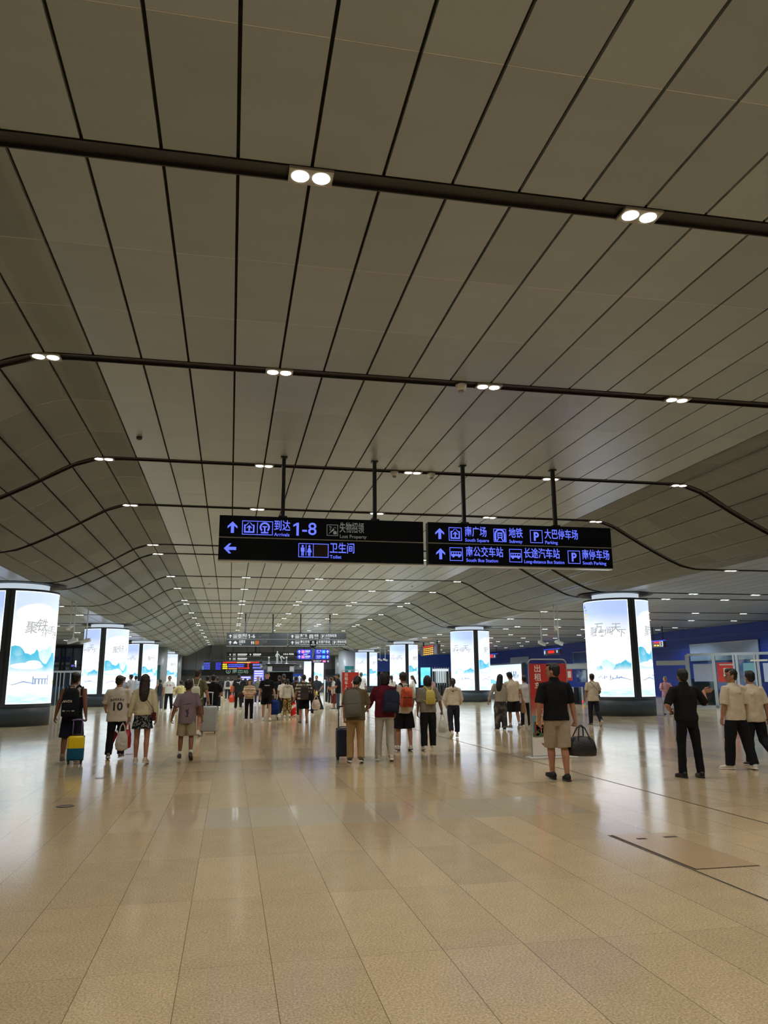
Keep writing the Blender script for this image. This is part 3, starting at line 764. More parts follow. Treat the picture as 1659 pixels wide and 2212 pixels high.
rowsR = [[('arrow', rx_(935), .27), ('square', rx_(965), .33), ('T', rx_(999), rx_(1045), '南广场', 'South Square'), ('subway', rx_(1060), .33), ('T', rx_(1093), rx_(1123), '地铁', 'Subway'), ('parking', rx_(1139), .33), ('T', rx_(1171), rx_(1245), '大巴停车场', 'Parking')],
         [('arrow', rx_(936), .27), ('bus', rx_(966), .33), ('T', rx_(1000), rx_(1079), '南公交车站', 'South Bus Station'), ('bus', rx_(1092), .33), ('T', rx_(1124), rx_(1202), '长途汽车站', 'Long-distance Bus Station'), ('parking', rx_(1220), .33), ('T', rx_(1252), rx_(1313), '南停车场', 'South Parking')]]
SY1 = 17.72
hanging_sign('large black hanging sign lit in blue, arrivals 1-8 and toilet', -0.36, 4.5, SY1, rowsL('1-8', [('left', lx(485), .28), ('toilet', lx(640), .33), ('T', lx(707), lx(760), '卫生间', 'Toilet')]), M_BLUELIT, M_DIM, (1.1, 3.32))
hanging_sign('large black hanging sign lit in blue, square, subway, bus and parking', 4.62, 9.45, SY1, rowsR, M_BLUELIT, M_DIM, (5.58, 8.0))
SY2 = 63.4
hanging_sign('distant black hanging sign with white lettering, arrivals 1-6 and taxi', -0.36, 4.5, SY2, rowsL('1-6', [('arrow', lx(489), .27), ('plain_taxi', lx(521), .36), ('T', lx(565), lx(610), '出租车', 'Taxi'), ('plain_toilet', lx(646), .33), ('T', lx(712), lx(765), '卫生间', 'Toilet', 'dim')]), M_WHITELIT, M_DIM, (1.1, 3.32), z0=4.3, facem=M_HAZEFACE)
hanging_sign('distant black hanging sign with white lettering, square, subway and parking', 4.62, 9.35, SY2, rowsR, M_WHITELIT, M_DIM, (5.58, 8.0), z0=4.3, facem=M_HAZEFACE)
a = at(490, 1409, 103); b = at(564, 1428, 103); c = at(566, 1409, 103); d = at(681, 1428, 103)
hanging_sign('farthest hanging sign, narrow grey panel with two arrow rows', a.x, b.x, 103, [[('arrow', a.x+.3, .27), ('bus', a.x+.8, .33), ('B', a.x+1.4, a.x+2.6), ('arrow', a.x+2.9, .27), ('B', a.x+3.4, a.x+4.4)], [('arrow', a.x+.3, .27), ('bus', a.x+.8, .33), ('B', a.x+1.4, a.x+2.6)]], M_WHITELIT, M_DIM, (a.x+.8, b.x-.8), z0=b.z, z1=a.z, facem=M_HAZEFACE)
t = hanging_sign('farthest hanging sign, broad grey panel with one right arrow', c.x, d.x, 103, [[('T', c.x+2.8, c.x+4.2, '出租', ''), ('right', c.x+5.4, .6)], []], M_WHITELIT, M_DIM, (c.x+1.5, d.x-1.5), z0=d.z, z1=c.z, facem=M_HAZEFACE)

# ------------------------------------------------------------------ ceiling dome cameras and detectors
M_WHITE = plain((222, 224, 224), 0.35)
def dome(x, y, label):
    t = thing('dome_camera', label, 'camera', (x, y, ceil_z(x)-0.012), 0, 'dome cameras on the ceiling')
    bm = bmesh.new(); zloft(bm, [(-0.12, .065, .065), (-0.07, .09, .09), (-0.02, .105, .105), (0.0, .105, .105)], 20); obj('mount', bm, M_WHITE, t, True)
    bm = bmesh.new(); ell(bm, V((0, 0, -0.12)), (.06, .06, .05)); obj('dome', bm, plain((150, 154, 156), 0.15), t, True)
for k, (u, v, y) in enumerate(((1000, 830, 12.58), (855, 1018, 18.64), (935, 1022, 18.64), (671, 1249, 40.3), (711, 1249, 40.3), (609, 1323, 62.4), (636, 1323, 62.4))):
    p = on_floor(u, v, ZHI-0.05)
    dome(p.x, y, ['white dome camera beside the third light of the second channel', 'white dome camera left of the middle light above the big sign', 'white dome camera right of the middle light above the big sign', 'white dome camera left of the middle light, beyond the big sign', 'white dome camera right of the middle light, beyond the big sign', 'tiny white dome camera left of a light far down the hall', 'tiny white dome camera right of a light far down the hall'][k])
for k, (u, v) in enumerate(((452, 1261), (640, 1291), (890, 1266), (301, 944))):
    p = on_floor(u, v, ZHI)
    t = thing('smoke_detector', ['small pale smoke detector left of the hanging signs, beyond the sixth channel', 'small pale smoke detector on the middle of the far ceiling', 'small pale smoke detector on the ceiling right of the signs', 'small dark detector on the near left ceiling panel'][k], 'smoke detector', (p.x, p.y, ZHI))
    bm = bmesh.new(); zloft(bm, [(-0.06, .04, .04), (-0.05, .06, .06), (0, .065, .065)], 14); obj('cap', bm, M_WHITE if k < 3 else plain((60, 58, 52)), t, True)
    bm = bmesh.new(); zloft(bm, [(-0.075, .02, .02), (-0.055, .03, .03)], 10); obj('sensor', bm, plain((120, 120, 120)), t, True)

# ------------------------------------------------------------------ bullet cameras on long ceiling poles
M_POLE = plain((216, 222, 226), 0.35, 0.1)
M_CAMBODY = plain((226, 234, 234), 0.35)
def bullet_camera(x, y, z, yaw, label, tilt=-0.2, extra=False):
    t = thing('bullet_camera', label, 'camera', (x, y, z), 0, 'cameras hung on poles beside the pillars')
    top = ceil_z(x)-z
    bm = bmesh.new(); cyl(bm, (0, 0, 0.05), (0, 0, top), 0.03, 10); obj('pole', bm, M_POLE, t, True)
    bm = bmesh.new(); cyl(bm, (0, 0, -0.02), (0, 0, 0.08), 0.05, 10); cyl(bm, (0, 0, top-0.03), (0, 0, top), 0.06, 12); obj('bracket', bm, M_POLE, t, True)
    R = Matrix.Rotation(yaw, 4, 'Z') @ Matrix.Rotation(tilt, 4, 'X')
    bm = bmesh.new(); box(bm, V((0, 0.05, -0.1)), (0.15, 0.5, 0.14), 0, 0.03); bmesh.ops.transform(bm, matrix=R, verts=bm.verts); bd = obj('camera_body', bm, M_CAMBODY, t, True)
    bm = bmesh.new(); box(bm, V((0, 0.08, -0.018)), (0.18, 0.56, 0.02)); bmesh.ops.transform(bm, matrix=R, verts=bm.verts); obj('sun_hood', bm, M_CAMBODY, bd)
    bm = bmesh.new(); cyl(bm, (0, 0.3, -0.1), (0, 0.315, -0.1), 0.05, 14); bmesh.ops.transform(bm, matrix=R, verts=bm.verts); obj('lens', bm, plain((24, 24, 28), 0.2), bd)
    if extra:
        R2 = Matrix.Rotation(yaw*0.6, 4, 'Z')
        bm = bmesh.new(); cyl(bm, (-0.18, 0.0, top-1.35), (-0.18, 0.0, top), 0.028, 10); obj('side_pole', bm, M_POLE, t, True)
        bm = bmesh.new(); box(bm, V((0, 0.14, 0)), (0.14, 0.5, 0.13), 0, 0.03); bmesh.ops.transform(bm, matrix=Matrix.Translation((-0.12, 0, top-1.12)) @ R2 @ Matrix.Rotation(-0.35, 4, 'X'), verts=bm.verts); obj('upper_camera', bm, M_CAMBODY, t, True)
    return t
for k, (u, vt, vb, Y, yaw, ex) in enumerate(((158, 1300, 1384, 38.2, 1.25, True), (186, 1306, 1384, 39.3, 1.3, False), (242, 1338, 1402, 60, 1.2, True), (253, 1340, 1404, 60.6, 1.2, False), (304, 1362, 1430, 81, 1.2, False), (320, 1366, 1432, 82, 1.2, False),
        (1170, 1312, 1389, 38.1, -1.1, False), (1207, 1306, 1388, 36.4, -1.1, True), (1023, 1345, 1402, 60, -1.1, False), (1046, 1340, 1398, 58, -1.1, True), (821, 1388, 1425, 81, -1.1, False), (832, 1386, 1425, 79, -1.1, False))):
    q = at(u, vb, Y)
    bullet_camera(q.x, q.y, q.z+0.08, yaw, ['white bullet camera on long pole beside the nearest left pillar, with second camera above', 'white bullet camera on pole in front of the second left pillar', 'bullet camera pair on pole before the second left pillar poster', 'single bullet camera on thin pole before the second left pillar poster', 'far bullet camera on pole near the third left pillar', 'far bullet camera before the farthest left pillar poster', 'white bullet camera on pole left of the nearest right pillar', 'white bullet camera pair on pole closest to the nearest right pillar', 'bullet camera on pole across the dark post of the second right pillar', 'bullet camera pair on pole before the second right pillar', 'far bullet camera left of the third right pillar, left of two', 'far bullet camera left of the third right pillar, right of two'][k], -0.25, ex)
# ------------------------------------------------------------------ helpers for things seen on a vertical plane
class Plane:
    """vertical plane through a with horizontal direction d; s runs along d, n points to the viewer's side"""
    def __init__(self, a, d):
        self.a = V((a[0], a[1], 0)); self.d = V((d[0], d[1], 0)).normalized()
        self.n = V((self.d.y, -self.d.x, 0))
        if self.n.dot(-self.a) < 0: self.n = -self.n
        self.rz = math.atan2(self.d.y, self.d.x)
    def sz(self, u, v):
        r = ray(u, v); o = V((0, 0, EYE)); t = (self.a-o).dot(self.n)/r.dot(self.n); p = o+r*t
        return (p-self.a).dot(self.d), p.z
    def rect(self, u0, v0, u1, v1):
        um, vm = (u0+u1)/2, (v0+v1)/2
        s0, s1 = self.sz(u0, vm)[0], self.sz(u1, vm)[0]; z1, z0 = self.sz(um, v0)[1], self.sz(um, v1)[1]
        return min(s0, s1), z0, max(s0, s1), z1
    def put(self, bm, s0, z0, s1, z1, depth=0.05, off=0.0):
        c = self.d*((s0+s1)/2)+self.n*(off); box(bm, V((c.x, c.y, (z0+z1)/2)), (s1-s0, depth, z1-z0), self.rz)
    def root(self, name, label, cat, group=None): return thing(name, label, cat, (self.a.x, self.a.y, 0), 0, group)
def px_box(bm, pl, u0, v0, u1, v1, depth=0.05, off=0.0): pl.put(bm, *pl.rect(u0, v0, u1, v1), depth, off)
M_STEEL = plain((186, 192, 194), 0.3, 0.6)
M_DARKPANEL = plain((26, 28, 34), 0.35)
M_GLASS = glass_mat()

# ------------------------------------------------------------------ right: glass gate line, boards and screens
GP = Plane((24.3, 38.9), (4.2, -4.7))
t = GP.root('gate_partition', 'silver framed glass partition with posters behind the pointing man', 'partition')
bm = bmesh.new(); px_box(bm, GP, 1418, 1427, 1488, 1437, .12)
s0, z0, s1, z1 = GP.rect(1485, 1424, 1700, 1430); GP.put(bm, s0, 2.72, s1, 2.86, .14); obj('header_rail', bm, M_STEEL, t)
bm = bmesh.new(); GP.put(bm, GP.rect(1495, 1500, 1700, 1510)[0], 0.0, s1, 0.12, .1); obj('base_rail', bm, M_STEEL, t)
for u0, u1 in ((1485, 1494), (1543, 1550), (1588, 1592), (1594, 1600), (1634, 1638), (1640, 1646), (1690, 1698)):
    bm = bmesh.new(); a, _, b, _ = GP.rect(u0, 1440, u1, 1520); GP.put(bm, a, 0, b, 2.8, .1); obj('post', bm, M_STEEL, t)
for u0, u1 in ((1494, 1543), (1550, 1588), (1600, 1634), (1646, 1690)):
    bm = bmesh.new(); a, _, b, _ = GP.rect(u0, 1440, u1, 1520); GP.put(bm, a, 0.1, b, 2.72, .012); obj('pane', bm, M_GLASS, t)
    bm = bmesh.new(); GP.put(bm, a+.02, 1.30, b-.02, 1.52, .01, -.03); obj('blue_band', bm, mat('film blue', (24, 92, 160), .4), t)
for nm, r, m, zz in (('grey_notice', (1499, 1434, 1541, 1472), mat('grey notice board', (178, 190, 220), .5), .0), ('red_poster', (1550, 1431, 1588, 1473), mat('red poster', (226, 70, 64), .5), 0), ('teal_poster', (1607, 1432, 1634, 1473), glow((120, 176, 186), .45), 0), ('grey_panel', (1650, 1432, 1690, 1473), mat('grey notice board', (178, 190, 220), .5), 0)):
    bm = bmesh.new(); px_box(bm, GP, *r, .02, .03); pp = obj(nm, bm, m, t)
    if nm == 'red_poster':
        bm = bmesh.new(); px_box(bm, GP, 1564, 1443, 1577, 1464, .01, .05); px_box(bm, GP, 1554, 1434.5, 1584, 1437, .01, .05); obj('white_print', bm, plain((232, 224, 220), .6), pp)
bm = bmesh.new(); a, b, c, d = GP.rect(1496, 1490, 1543, 1528); GP.put(bm, a, .12, c, 1.3, .06, -.3); ck = obj('counter_front', bm, plain((70, 68, 70), .5), t)
bm = bmesh.new(); px_box(bm, GP, 1514, 1493, 1538, 1517, .04, -.24); obj('black_screen', bm, M_DARKPANEL, ck)
bm = bmesh.new(); px_box(bm, GP, 1622, 1424.5, 1659, 1428.5, .05, .1); obj('door_closer', bm, plain((224, 222, 212), .4), t)

def wall_x(X): return Plane((X, 50), (0, -1))
WR = wall_x(WALL_R-0.90)
def simple(pl, name, label, cat, r, m, depth=.06, off=.05, part='panel', frame=None):
    t = pl.root(name, label, cat); bm = bmesh.new(); a, b, c, d = pl.rect(*r)
    pl.put(bm, a, b, c, d, depth, off); p = obj(part, bm, m, t)
    bm = bmesh.new(); w = .05
    for q in ((a-w, b-w, c+w, b), (a-w, d, c+w, d+w), (a-w, b, a, d), (c, b, c+w, d)): pl.put(bm, *q, depth+.02, off)
    obj('frame', bm, frame or M_STEEL, t)
    return t, p, (a, b, c, d)
simple(WR, 'wall_board', 'long blank grey board on the blue wall above the glass partition', 'board', (1493, 1388, 1640, 1424), mat('blank grey board', (150, 170, 204), .45))
W2 = wall_x(WALL_R-0.04)
simple(W2, 'wall_board', 'blank grey board on the blue wall left of the red stand', 'board', (1104, 1420, 1143, 1434), mat('blank grey board', (150, 170, 204), .45))
W3 = wall_x(31.0)
def led_sign(label, r, red, num, cols, pl):
    t = pl.root('led_sign', label, 'sign', 'red number signs over the exits')
    bm = bmesh.new(); a, b, c, d = pl.rect(*r); pl.put(bm, a, b, c, d, .18); bd = obj('housing', bm, plain((66, 72, 92), .4), t)
    bm = bmesh.new(); pl.put(bm, a, d-.05, c, d+.02, .2); obj('blue_edge', bm, glow((70, 90, 255), .8), bd)
    bm = bmesh.new(); cy_ = (a+c)/2; cylz = (d+ceil_z(35))/2
    for q in (a+.2, c-.2): pl.put(bm, q-.03, d, q+.03, ZLO, .05)
    obj('hanger', bm, M_ROD, t)
    for q, col, es in cols:
        bm = bmesh.new(); px_box(bm, pl, *q, .02, .1); obj('led_text', bm, glow(col, es), bd)
    if num:
        me = text_mesh(num, .55, .02, 'CENTER'); s, z = pl.sz(*red)
        me.transform(UPRIGHT); me.transform(Matrix.Rotation(pl.rz, 4, 'Z')); p = pl.d*s+pl.n*.12
        me.transform(Matrix.Translation((p.x, p.y, z))); link('number', me, M_WHITELIT, bd)
    return t
led_sign('hanging led sign with red and amber lights and number 13 right of the nearest pillar', (1409, 1384, 1436, 1399), (1431.5, 1391.5), '13', [((1415.5, 1386, 1419.5, 1390), (255, 40, 30), 1.3), ((1421.5, 1386, 1426.5, 1390), (255, 40, 30), 1.3), ((1415.5, 1393, 1420, 1396), (255, 200, 60), 1.3), ((1422, 1393, 1426.5, 1396), (255, 220, 90), 1.3)], W3)
led_sign('hanging led sign glowing red above the tall red stand', (1176, 1402, 1211, 1415), None, '', [((1186, 1405.5, 1199, 1411), (255, 30, 24), 1.5), ((1177.5, 1406, 1180, 1413), (200, 210, 255), .8), ((1204, 1404, 1206.5, 1410), (200, 210, 255), .8)], W3)
led_sign('hanging led sign glowing red right of the second right pillar', (1050, 1413, 1074, 1422), None, '', [((1055, 1415, 1066, 1420.5), (255, 30, 24), 1.5), ((1069, 1415, 1071, 1420), (200, 210, 255), .8)], W3)
# amber departure board
W4 = wall_x(19.5)
t = W4.root('departure_board', 'grey hanging board with amber led grid between two right pillars', 'board')
bm = bmesh.new(); a, b, c, d = W4.rect(912, 1394, 948, 1415); W4.put(bm, a, b, c, d, .3); bd = obj('housing', bm, plain((96, 100, 116), .4), t)
bm = bmesh.new()
for q in (a+.6, c-.6): W4.put(bm, q-.06, d, q+.06, ZLO, .1)
obj('hanger', bm, M_ROD, t)
a, b, c, d = W4.rect(918, 1394.5, 940, 1415); bm = bmesh.new(); W4.put(bm, a, b, c, d, .02, .16); scn = obj('screen', bm, plain((60, 30, 8), .4), bd)
for k in range(5):
    z1 = d-(d-b)*k/5; z0 = z1-(d-b)/5
    bm = bmesh.new()
    for j in range(5): W4.put(bm, a+(c-a)*(j+.1)/5, z0+.05, a+(c-a)*(j+.9)/5, z1-.05, .01, .18)
    obj('led_row', bm, glow((255, 40, 20) if k == 0 else (255, 184, 40), 1.3), scn)
bm = bmesh.new(); px_box(bm, W4, 941, 1396, 947, 1412, .02, .16); obj('side_label', bm, mat('lilac label', (150, 146, 190), .5), bd)
# big lit advert standing along the right aisle
W5 = wall_x(20.5)
t = W5.root('lightbox', 'wide freestanding lit lake advert behind the couple walking together', 'lightbox')
bm = bmesh.new(); a, b, c, d = W5.rect(1058, 1436, 1127, 1500); W5.put(bm, a-.1, 0.02, c+.1, d+.1, .3, -.17); cs = obj('case', bm, M_POST, t)
bm = bmesh.new(); uv = bm.loops.layers.uv.new('UVMap')
q = [bm.verts.new(tuple(W5.d*s+V((0, 0, z))+W5.n*.0)) for s, z in ((a, b), (c, b), (c, d), (a, d))]; f = bm.faces.new(q)
for lp, st in zip(f.loops, ((0, 0), (1, 0), (1, 1), (0, 1))): lp[uv].uv = st
lp_ = obj('light_panel', bm, ART_A, t, recalc=False)
bm = bmesh.new()      # sweeping brush strokes
for q, zz, ln, sl in ((.60, .62, .20, .3), (.64, .60, .28, .05), (.69, .70, .14, .6), (.71, .58, .24, -.2), (.77, .66, .22, .35), (.80, .60, .16, .1), (.85, .64, .26, -.1), (.89, .60, .12, .4)):
    p0_, p1_ = a+(c-a)*q, a+(c-a)*(q+sl*.06); z0_, z1_ = b+(d-b)*(zz-ln/2), b+(d-b)*(zz+ln/2); w_ = (c-a)*.008
    bm.faces.new([bm.verts.new(tuple(W5.d*s_+W5.n*.02+V((0, 0, z_)))) for s_, z_ in ((p0_-w_, z0_), (p0_+w_, z0_), (p1_+w_*2, z1_), (p1_-w_*2, z1_))])
obj('calligraphy', bm, glow((80, 140, 190), 1.0), lp_)
# bright cyan video wall and the gate hall beyond
W6 = wall_x(24.0)
t, p, _ = simple(Plane((18.5, 78), (1, -.35)), 'video_screen', 'small bright cyan screen between the second and third right pillars', 'screen', (909, 1442, 930, 1480), ramp_mat('cyan swirl', [(0, (10, 90, 230)), (.46, (30, 150, 245)), (.54, (120, 220, 250)), (.62, (236, 250, 255))], .35, .3, False), .2, 0, 'screen', M_DARKPANEL)
bm = bmesh.new(); _a, _b0, _c0, _d0 = _; _pl = Plane((18.5, 78), (1, -.35)); _pl.put(bm, (_a+_c0)/2-.3, 0, (_a+_c0)/2+.3, _b0, .2, -.1); obj('stand', bm, M_DARKPANEL, t)
_n = p.data.materials[0].node_tree; _b = _n.nodes['Principled BSDF']
_n.links.new(_n.nodes['Color Ramp'].outputs[0], _b.inputs['Emission Color']); _b.inputs['Emission Strength'].default_value = .9
GL = Plane((20, 74), (1, -.15))
t = GL.root('ticket_gate', 'bright steel ticket gate row left of the second right pillar', 'gate')
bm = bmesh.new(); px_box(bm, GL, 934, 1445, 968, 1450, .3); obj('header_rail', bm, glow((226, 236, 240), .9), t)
for u in range(934, 970, 5):
    bm = bmesh.new(); a, _, b, _ = GL.rect(u, 1450, u+1.6, 1490); GL.put(bm, a, 0, b, 2.7, .12); obj('post', bm, M_STEEL, t)
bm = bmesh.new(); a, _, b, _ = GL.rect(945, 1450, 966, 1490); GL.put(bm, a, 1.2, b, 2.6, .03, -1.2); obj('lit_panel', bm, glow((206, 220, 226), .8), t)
for u in (946, 953, 960):
    bm = bmesh.new(); a, _, b, _ = GL.rect(u, 1475, u+3.6, 1500); GL.put(bm, a, 0, b, 1.0, 1.4, -.4); obj('gate_cabinet', bm, M_DARKPANEL, t)
# ticket gates behind the red stand
G3 = Plane((22.3, 45), (1, -.35))
t = G3.root('ticket_gate', 'ticket gates with silver header behind the man in black polo', 'gate')
bm = bmesh.new(); px_box(bm, G3, 1214, 1434, 1276, 1445, .25); obj('header_rail', bm, M_STEEL, t)
for u0, u1 in ((1216, 1219), (1266, 1270)):
    bm = bmesh.new(); a, _, b, _ = G3.rect(u0, 1450, u1, 1500); G3.put(bm, a, 0, b, 2.5, .1); obj('post', bm, M_STEEL, t)
bm = bmesh.new(); px_box(bm, G3, 1223, 1446, 1236, 1470, .03, .1); rp = obj('red_poster', bm, mat('red poster', (206, 62, 58), .5), t)
bm = bmesh.new(); px_box(bm, G3, 1226, 1450, 1233, 1464, .01, .125); obj('white_print', bm, plain((232, 224, 220), .6), rp)
bm = bmesh.new(); px_box(bm, G3, 1243, 1446, 1268, 1475, .04, .1); fr = obj('poster_frame', bm, plain((66, 84, 116), .4), t)
bm = bmesh.new(); px_box(bm, G3, 1245, 1447.5, 1266, 1473, .02, .13); obj('train_poster', bm, ramp_mat('train poster print', [(0, (16, 34, 92)), (.46, (34, 70, 150)), (.6, (190, 206, 230))], 1.1, .4, False), fr)
for u in (1234, 1254):
    bm = bmesh.new(); a, _, b, _ = G3.rect(u, 1475, u+4, 1510); G3.put(bm, a, 0, b, 1.05, 1.5, -.3); gc = obj('gate_cabinet', bm, M_STEEL, t)
    bm = bmesh.new(); G3.put(bm, a+.02, .1, b-.02, .25, .02, .47); obj('red_light', bm, glow((255, 50, 50), 1.0), gc)
bm = bmesh.new(); a, _, b, _ = G3.rect(1222, 1475, 1266, 1510); G3.put(bm, a, 0, b, 1.0, .05, -1.2); obj('dark_screen', bm, M_DARKPANEL, t)
simple(wall_x(WALL_R-.04), 'wall_board', 'dark blue framed poster on the wall left of the nearest right pillar', 'board', (1240, 1409, 1272, 1432), ramp_mat('night poster print', [(0, (24, 40, 90)), (1, (70, 100, 160))], .2, .4, False))

# ------------------------------------------------------------------ left: dark glazed partition and glass gate
LP = Plane((-15, 84), (1, 0))
t = LP.root('glazed_partition', 'dark glazed partition seen between the two nearest left pillars', 'partition')
a, _, b, _ = LP.rect(60, 1400, 200, 1500)
bm = bmesh.new(); LP.put(bm, a, 0, b, 5.2, .1, -.3); obj('backing', bm, plain((92, 106, 132), .4), t)
for z0, z1, nm in ((4.9, 5.2, 'head_band'), (2.55, 2.7, 'transom'), (3.15, 3.22, 'transom')):
    bm = bmesh.new(); LP.put(bm, a, z0, b, z1, .2, -.1); obj(nm, bm, M_DARKPANEL, t)
for u in (112, 131, 139, 156, 176):
    bm = bmesh.new(); q, _, r, _ = LP.rect(u-1.2, 1420, u+1.2, 1440); LP.put(bm, q, 0, r, 5.2, .2, -.1); obj('mullion', bm, M_DARKPANEL, t)
for r in ((112, 1431, 127, 1438), (132, 1431, 137, 1438), (141, 1431, 150, 1438), (112, 1442, 126, 1449), (141, 1442, 149, 1449)):
    bm = bmesh.new(); px_box(bm, LP, *r, .04, -.22); obj('frosted_panel', bm, mat('frosted panel', (150, 170, 176), .5), t)
for r in ((112, 1418, 126, 1430), (130, 1418, 151, 1430)):
    bm = bmesh.new(); px_box(bm, LP, *r, .04, -.22); obj('blue_panel', bm, mat('partition blue', (36, 58, 118), .5), t)
for k, (r, col, es, lab) in enumerate((((162, 1427, 165, 1441), (240, 246, 255), 1.4, 'bright white light tube left of the second left pillar'), ((154, 1436, 162, 1440), (90, 90, 210), .8, 'small blue lit sign left of the second left pillar'))):
    simple(Plane((-11, 70), (1, 0)), 'wall_light' if k == 0 else 'lit_sign', lab, 'light' if k == 0 else 'sign', r, glow(col, es), .1, 0, 'lamp' if k == 0 else 'face', M_DARKPANEL)
LG = Plane((-12, 57), (1, .08))
t = LG.root('glass_gate', 'steel framed glass gate behind the man with black backpack', 'gate')
a, _, b, _ = LG.rect(96, 1460, 172, 1510)
bm = bmesh.new(); LG.put(bm, a, 2.18, b, 2.32, .15); obj('header_rail', bm, M_STEEL, t)
for u in (103, 112, 121, 128, 136, 150, 161, 170):
    bm = bmesh.new(); q, _, r, _ = LG.rect(u-1.0, 1480, u+1.0, 1500); LG.put(bm, q, 0, r, 2.2, .1); obj('post', bm, M_STEEL, t)
for u in (107, 116, 124, 132, 143, 155, 165):
    bm = bmesh.new(); q, _, r, _ = LG.rect(u-3.4, 1480, u+3.4, 1500); LG.put(bm, q, .05, r, 2.2, .012); obj('pane', bm, M_GLASS, t)
bm = bmesh.new(); LG.put(bm, a, 0.0, b, 1.0, .03, -.5); obj('lower_panel', bm, plain((110, 124, 136), .4), t)
bm = bmesh.new(); LG.put(bm, a, 1.0, b, 1.25, .03, -.5); obj('blue_band', bm, mat('film blue pale', (92, 124, 168), .4), t)

# ------------------------------------------------------------------ red banner stands
M_BANNER = ramp_mat('red banner print', [(0.0, (226, 224, 218)), (.21, (226, 224, 218)), (.225, (200, 196, 178)), (.40, (176, 164, 150)), (.52, (178, 90, 80)), (.66, (184, 58, 56)), (1.0, (190, 60, 58))], 1/1.93, .55, False, 'GRAD')
M_TUBE = plain((168, 172, 176), .35, .3)
M_PAPER = plain((236, 232, 226), .6)
def banner_stand(label, x0, x1, Y, h, rz=0.0):
    w = x1-x0; t = thing('banner_stand', label, 'banner stand', ((x0+x1)/2, Y, 0), rz, 'red taxi banner stands'); W = w/2-.035
    bm = bmesh.new(); box(bm, V((0, 0, .0125)), (w+.12, .34, .025), 0, .008); obj('foot_plate', bm, plain((214, 216, 218), .4), t)
    bm = bmesh.new(); r = .09; pts = [(-W, 0, .02), (-W, 0, h-r)]+[(-W+r-r*math.cos(a*PI/12), 0, h-r+r*math.sin(a*PI/12)) for a in range(1, 7)]
    pts += [(-p[0], 0, p[2]) for p in reversed(pts)]
    tube(bm, pts, .014, 8); obj('tube_frame', bm, M_TUBE, t, True)
    bm = bmesh.new(); box(bm, V((0, -.012, (h-.09+.05)/2)), (2*W-.03, .01, h-.14)); bn = obj('banner', bm, M_BANNER, t)
    y = -.019
    for k, ch in enumerate('出租车上客区'): lettering(ch, .165, -W+.11, h-.20-.178*k, M_PAPER, bn, y-.002, .010, 'LEFT', None, 'lettering')
    bm = bmesh.new(); cx = W-.22; poly(bm, ((cx, h-.38), (cx+.13, h-.56), (cx+.055, h-.56), (cx+.055, h-1.0), (cx-.055, h-1.0), (cx-.055, h-.56), (cx-.13, h-.56)), y); obj('arrow', bm, M_PAPER, bn)
    bm = bmesh.new(); poly(bm, rect4(-W+.03, .44, W-.03, .84), y+.003); obj('printed_sky', bm, plain((92, 150, 166), .6), bn)
    bm = bmesh.new()
    for q, ww, hh in ((-.27, .05, .33), (-.15, .055, .34), (-.21, .12, .2), (.18, .07, .26), (.28, .05, .3)): poly(bm, rect4(q-ww, .46, q+ww, .46+hh), y-.001)
    for q in (-.27, -.15, .28): poly(bm, ((q-.055, .79), (q+.055, .79), (q, .86)), y-.002)
    obj('printed_towers', bm, plain((206, 164, 118), .6), bn)
    bm = bmesh.new()
    for q in (-.28, -.25, -.165, -.135): 
        for zz in (.54, .62, .70): poly(bm, rect4(q-.008, zz, q+.008, zz+.04), y-.006)
    poly(bm, rect4(-.36, .46, -.315, .72), y-.006); obj('printed_windows', bm, plain((122, 60, 48), .6), bn)
    bm = bmesh.new(); poly(bm, rect4(-W+.03, .42, W-.03, .49), y-.003); poly(bm, circ(.04, .5, .07), y-.003); poly(bm, circ(-.3, .49, .05), y-.003); obj('printed_trees', bm, plain((78, 104, 70), .6), bn)
    bm = bmesh.new(); lx0 = -.16; poly(bm, ((lx0-.06, .305), (lx0-.01, .285), (lx0, .26), (lx0+.015, .285), (lx0+.05, .31), (lx0+.03, .27), (lx0, .235), (lx0-.03, .265)), y); obj('red_emblem', bm, plain((190, 50, 46), .6), bn)
    lettering('南京站', .055, lx0+.075, .29, plain((40, 40, 44), .6), bn, y, .02)
    bm = bmesh.new(); poly(bm, rect4(lx0+.075, .25, lx0+.25, .257), y); obj('small_print', bm, plain((60, 60, 64), .6), bn)
    return t
banner_stand('tall red taxi banner on white foot behind the man in black polo', 6.10, 7.02, 15.43, 1.985)
banner_stand('smaller red taxi banner with white arrow, partly behind the man with grey backpack', 4.80, 5.62, 34.0, 2.0)

# ------------------------------------------------------------------ display kiosk with silver figures
KY = 46.0; a = at(577, 1440, KY); b = at(636, 1440, KY); kx, kw = (a.x+b.x)/2, (b.x-a.x)
t = thing('display_kiosk', 'black glazed display kiosk in the middle of the hall', 'kiosk', (kx, KY, 0)); M_KB = plain((18, 19, 22), .3)
hh = at(600, 1437, KY).z
bm = bmesh.new(); box(bm, V((0, .5, .45)), (kw*.92, 1.2, .9), 0, .02); obj('plinth', bm, M_KB, t)
for sx in (-1, 1):
    for sy in (0, 1):
        bm = bmesh.new(); box(bm, V((sx*kw*.44, -.05+sy*1.1, (hh+.9)/2)), (.07, .07, hh-.9)); obj('corner_post', bm, M_KB, t)
bm = bmesh.new(); box(bm, V((0, .5, (.9+hh-.35)/2)), (kw*.86, 1.05, hh-.35-.9)); obj('glass_case', bm, M_GLASS, t)
bm = bmesh.new(); box(bm, V((0, 1.0, 1.5)), (kw*.84, .03, 1.2)); obj('back_panel', bm, M_KB, t)
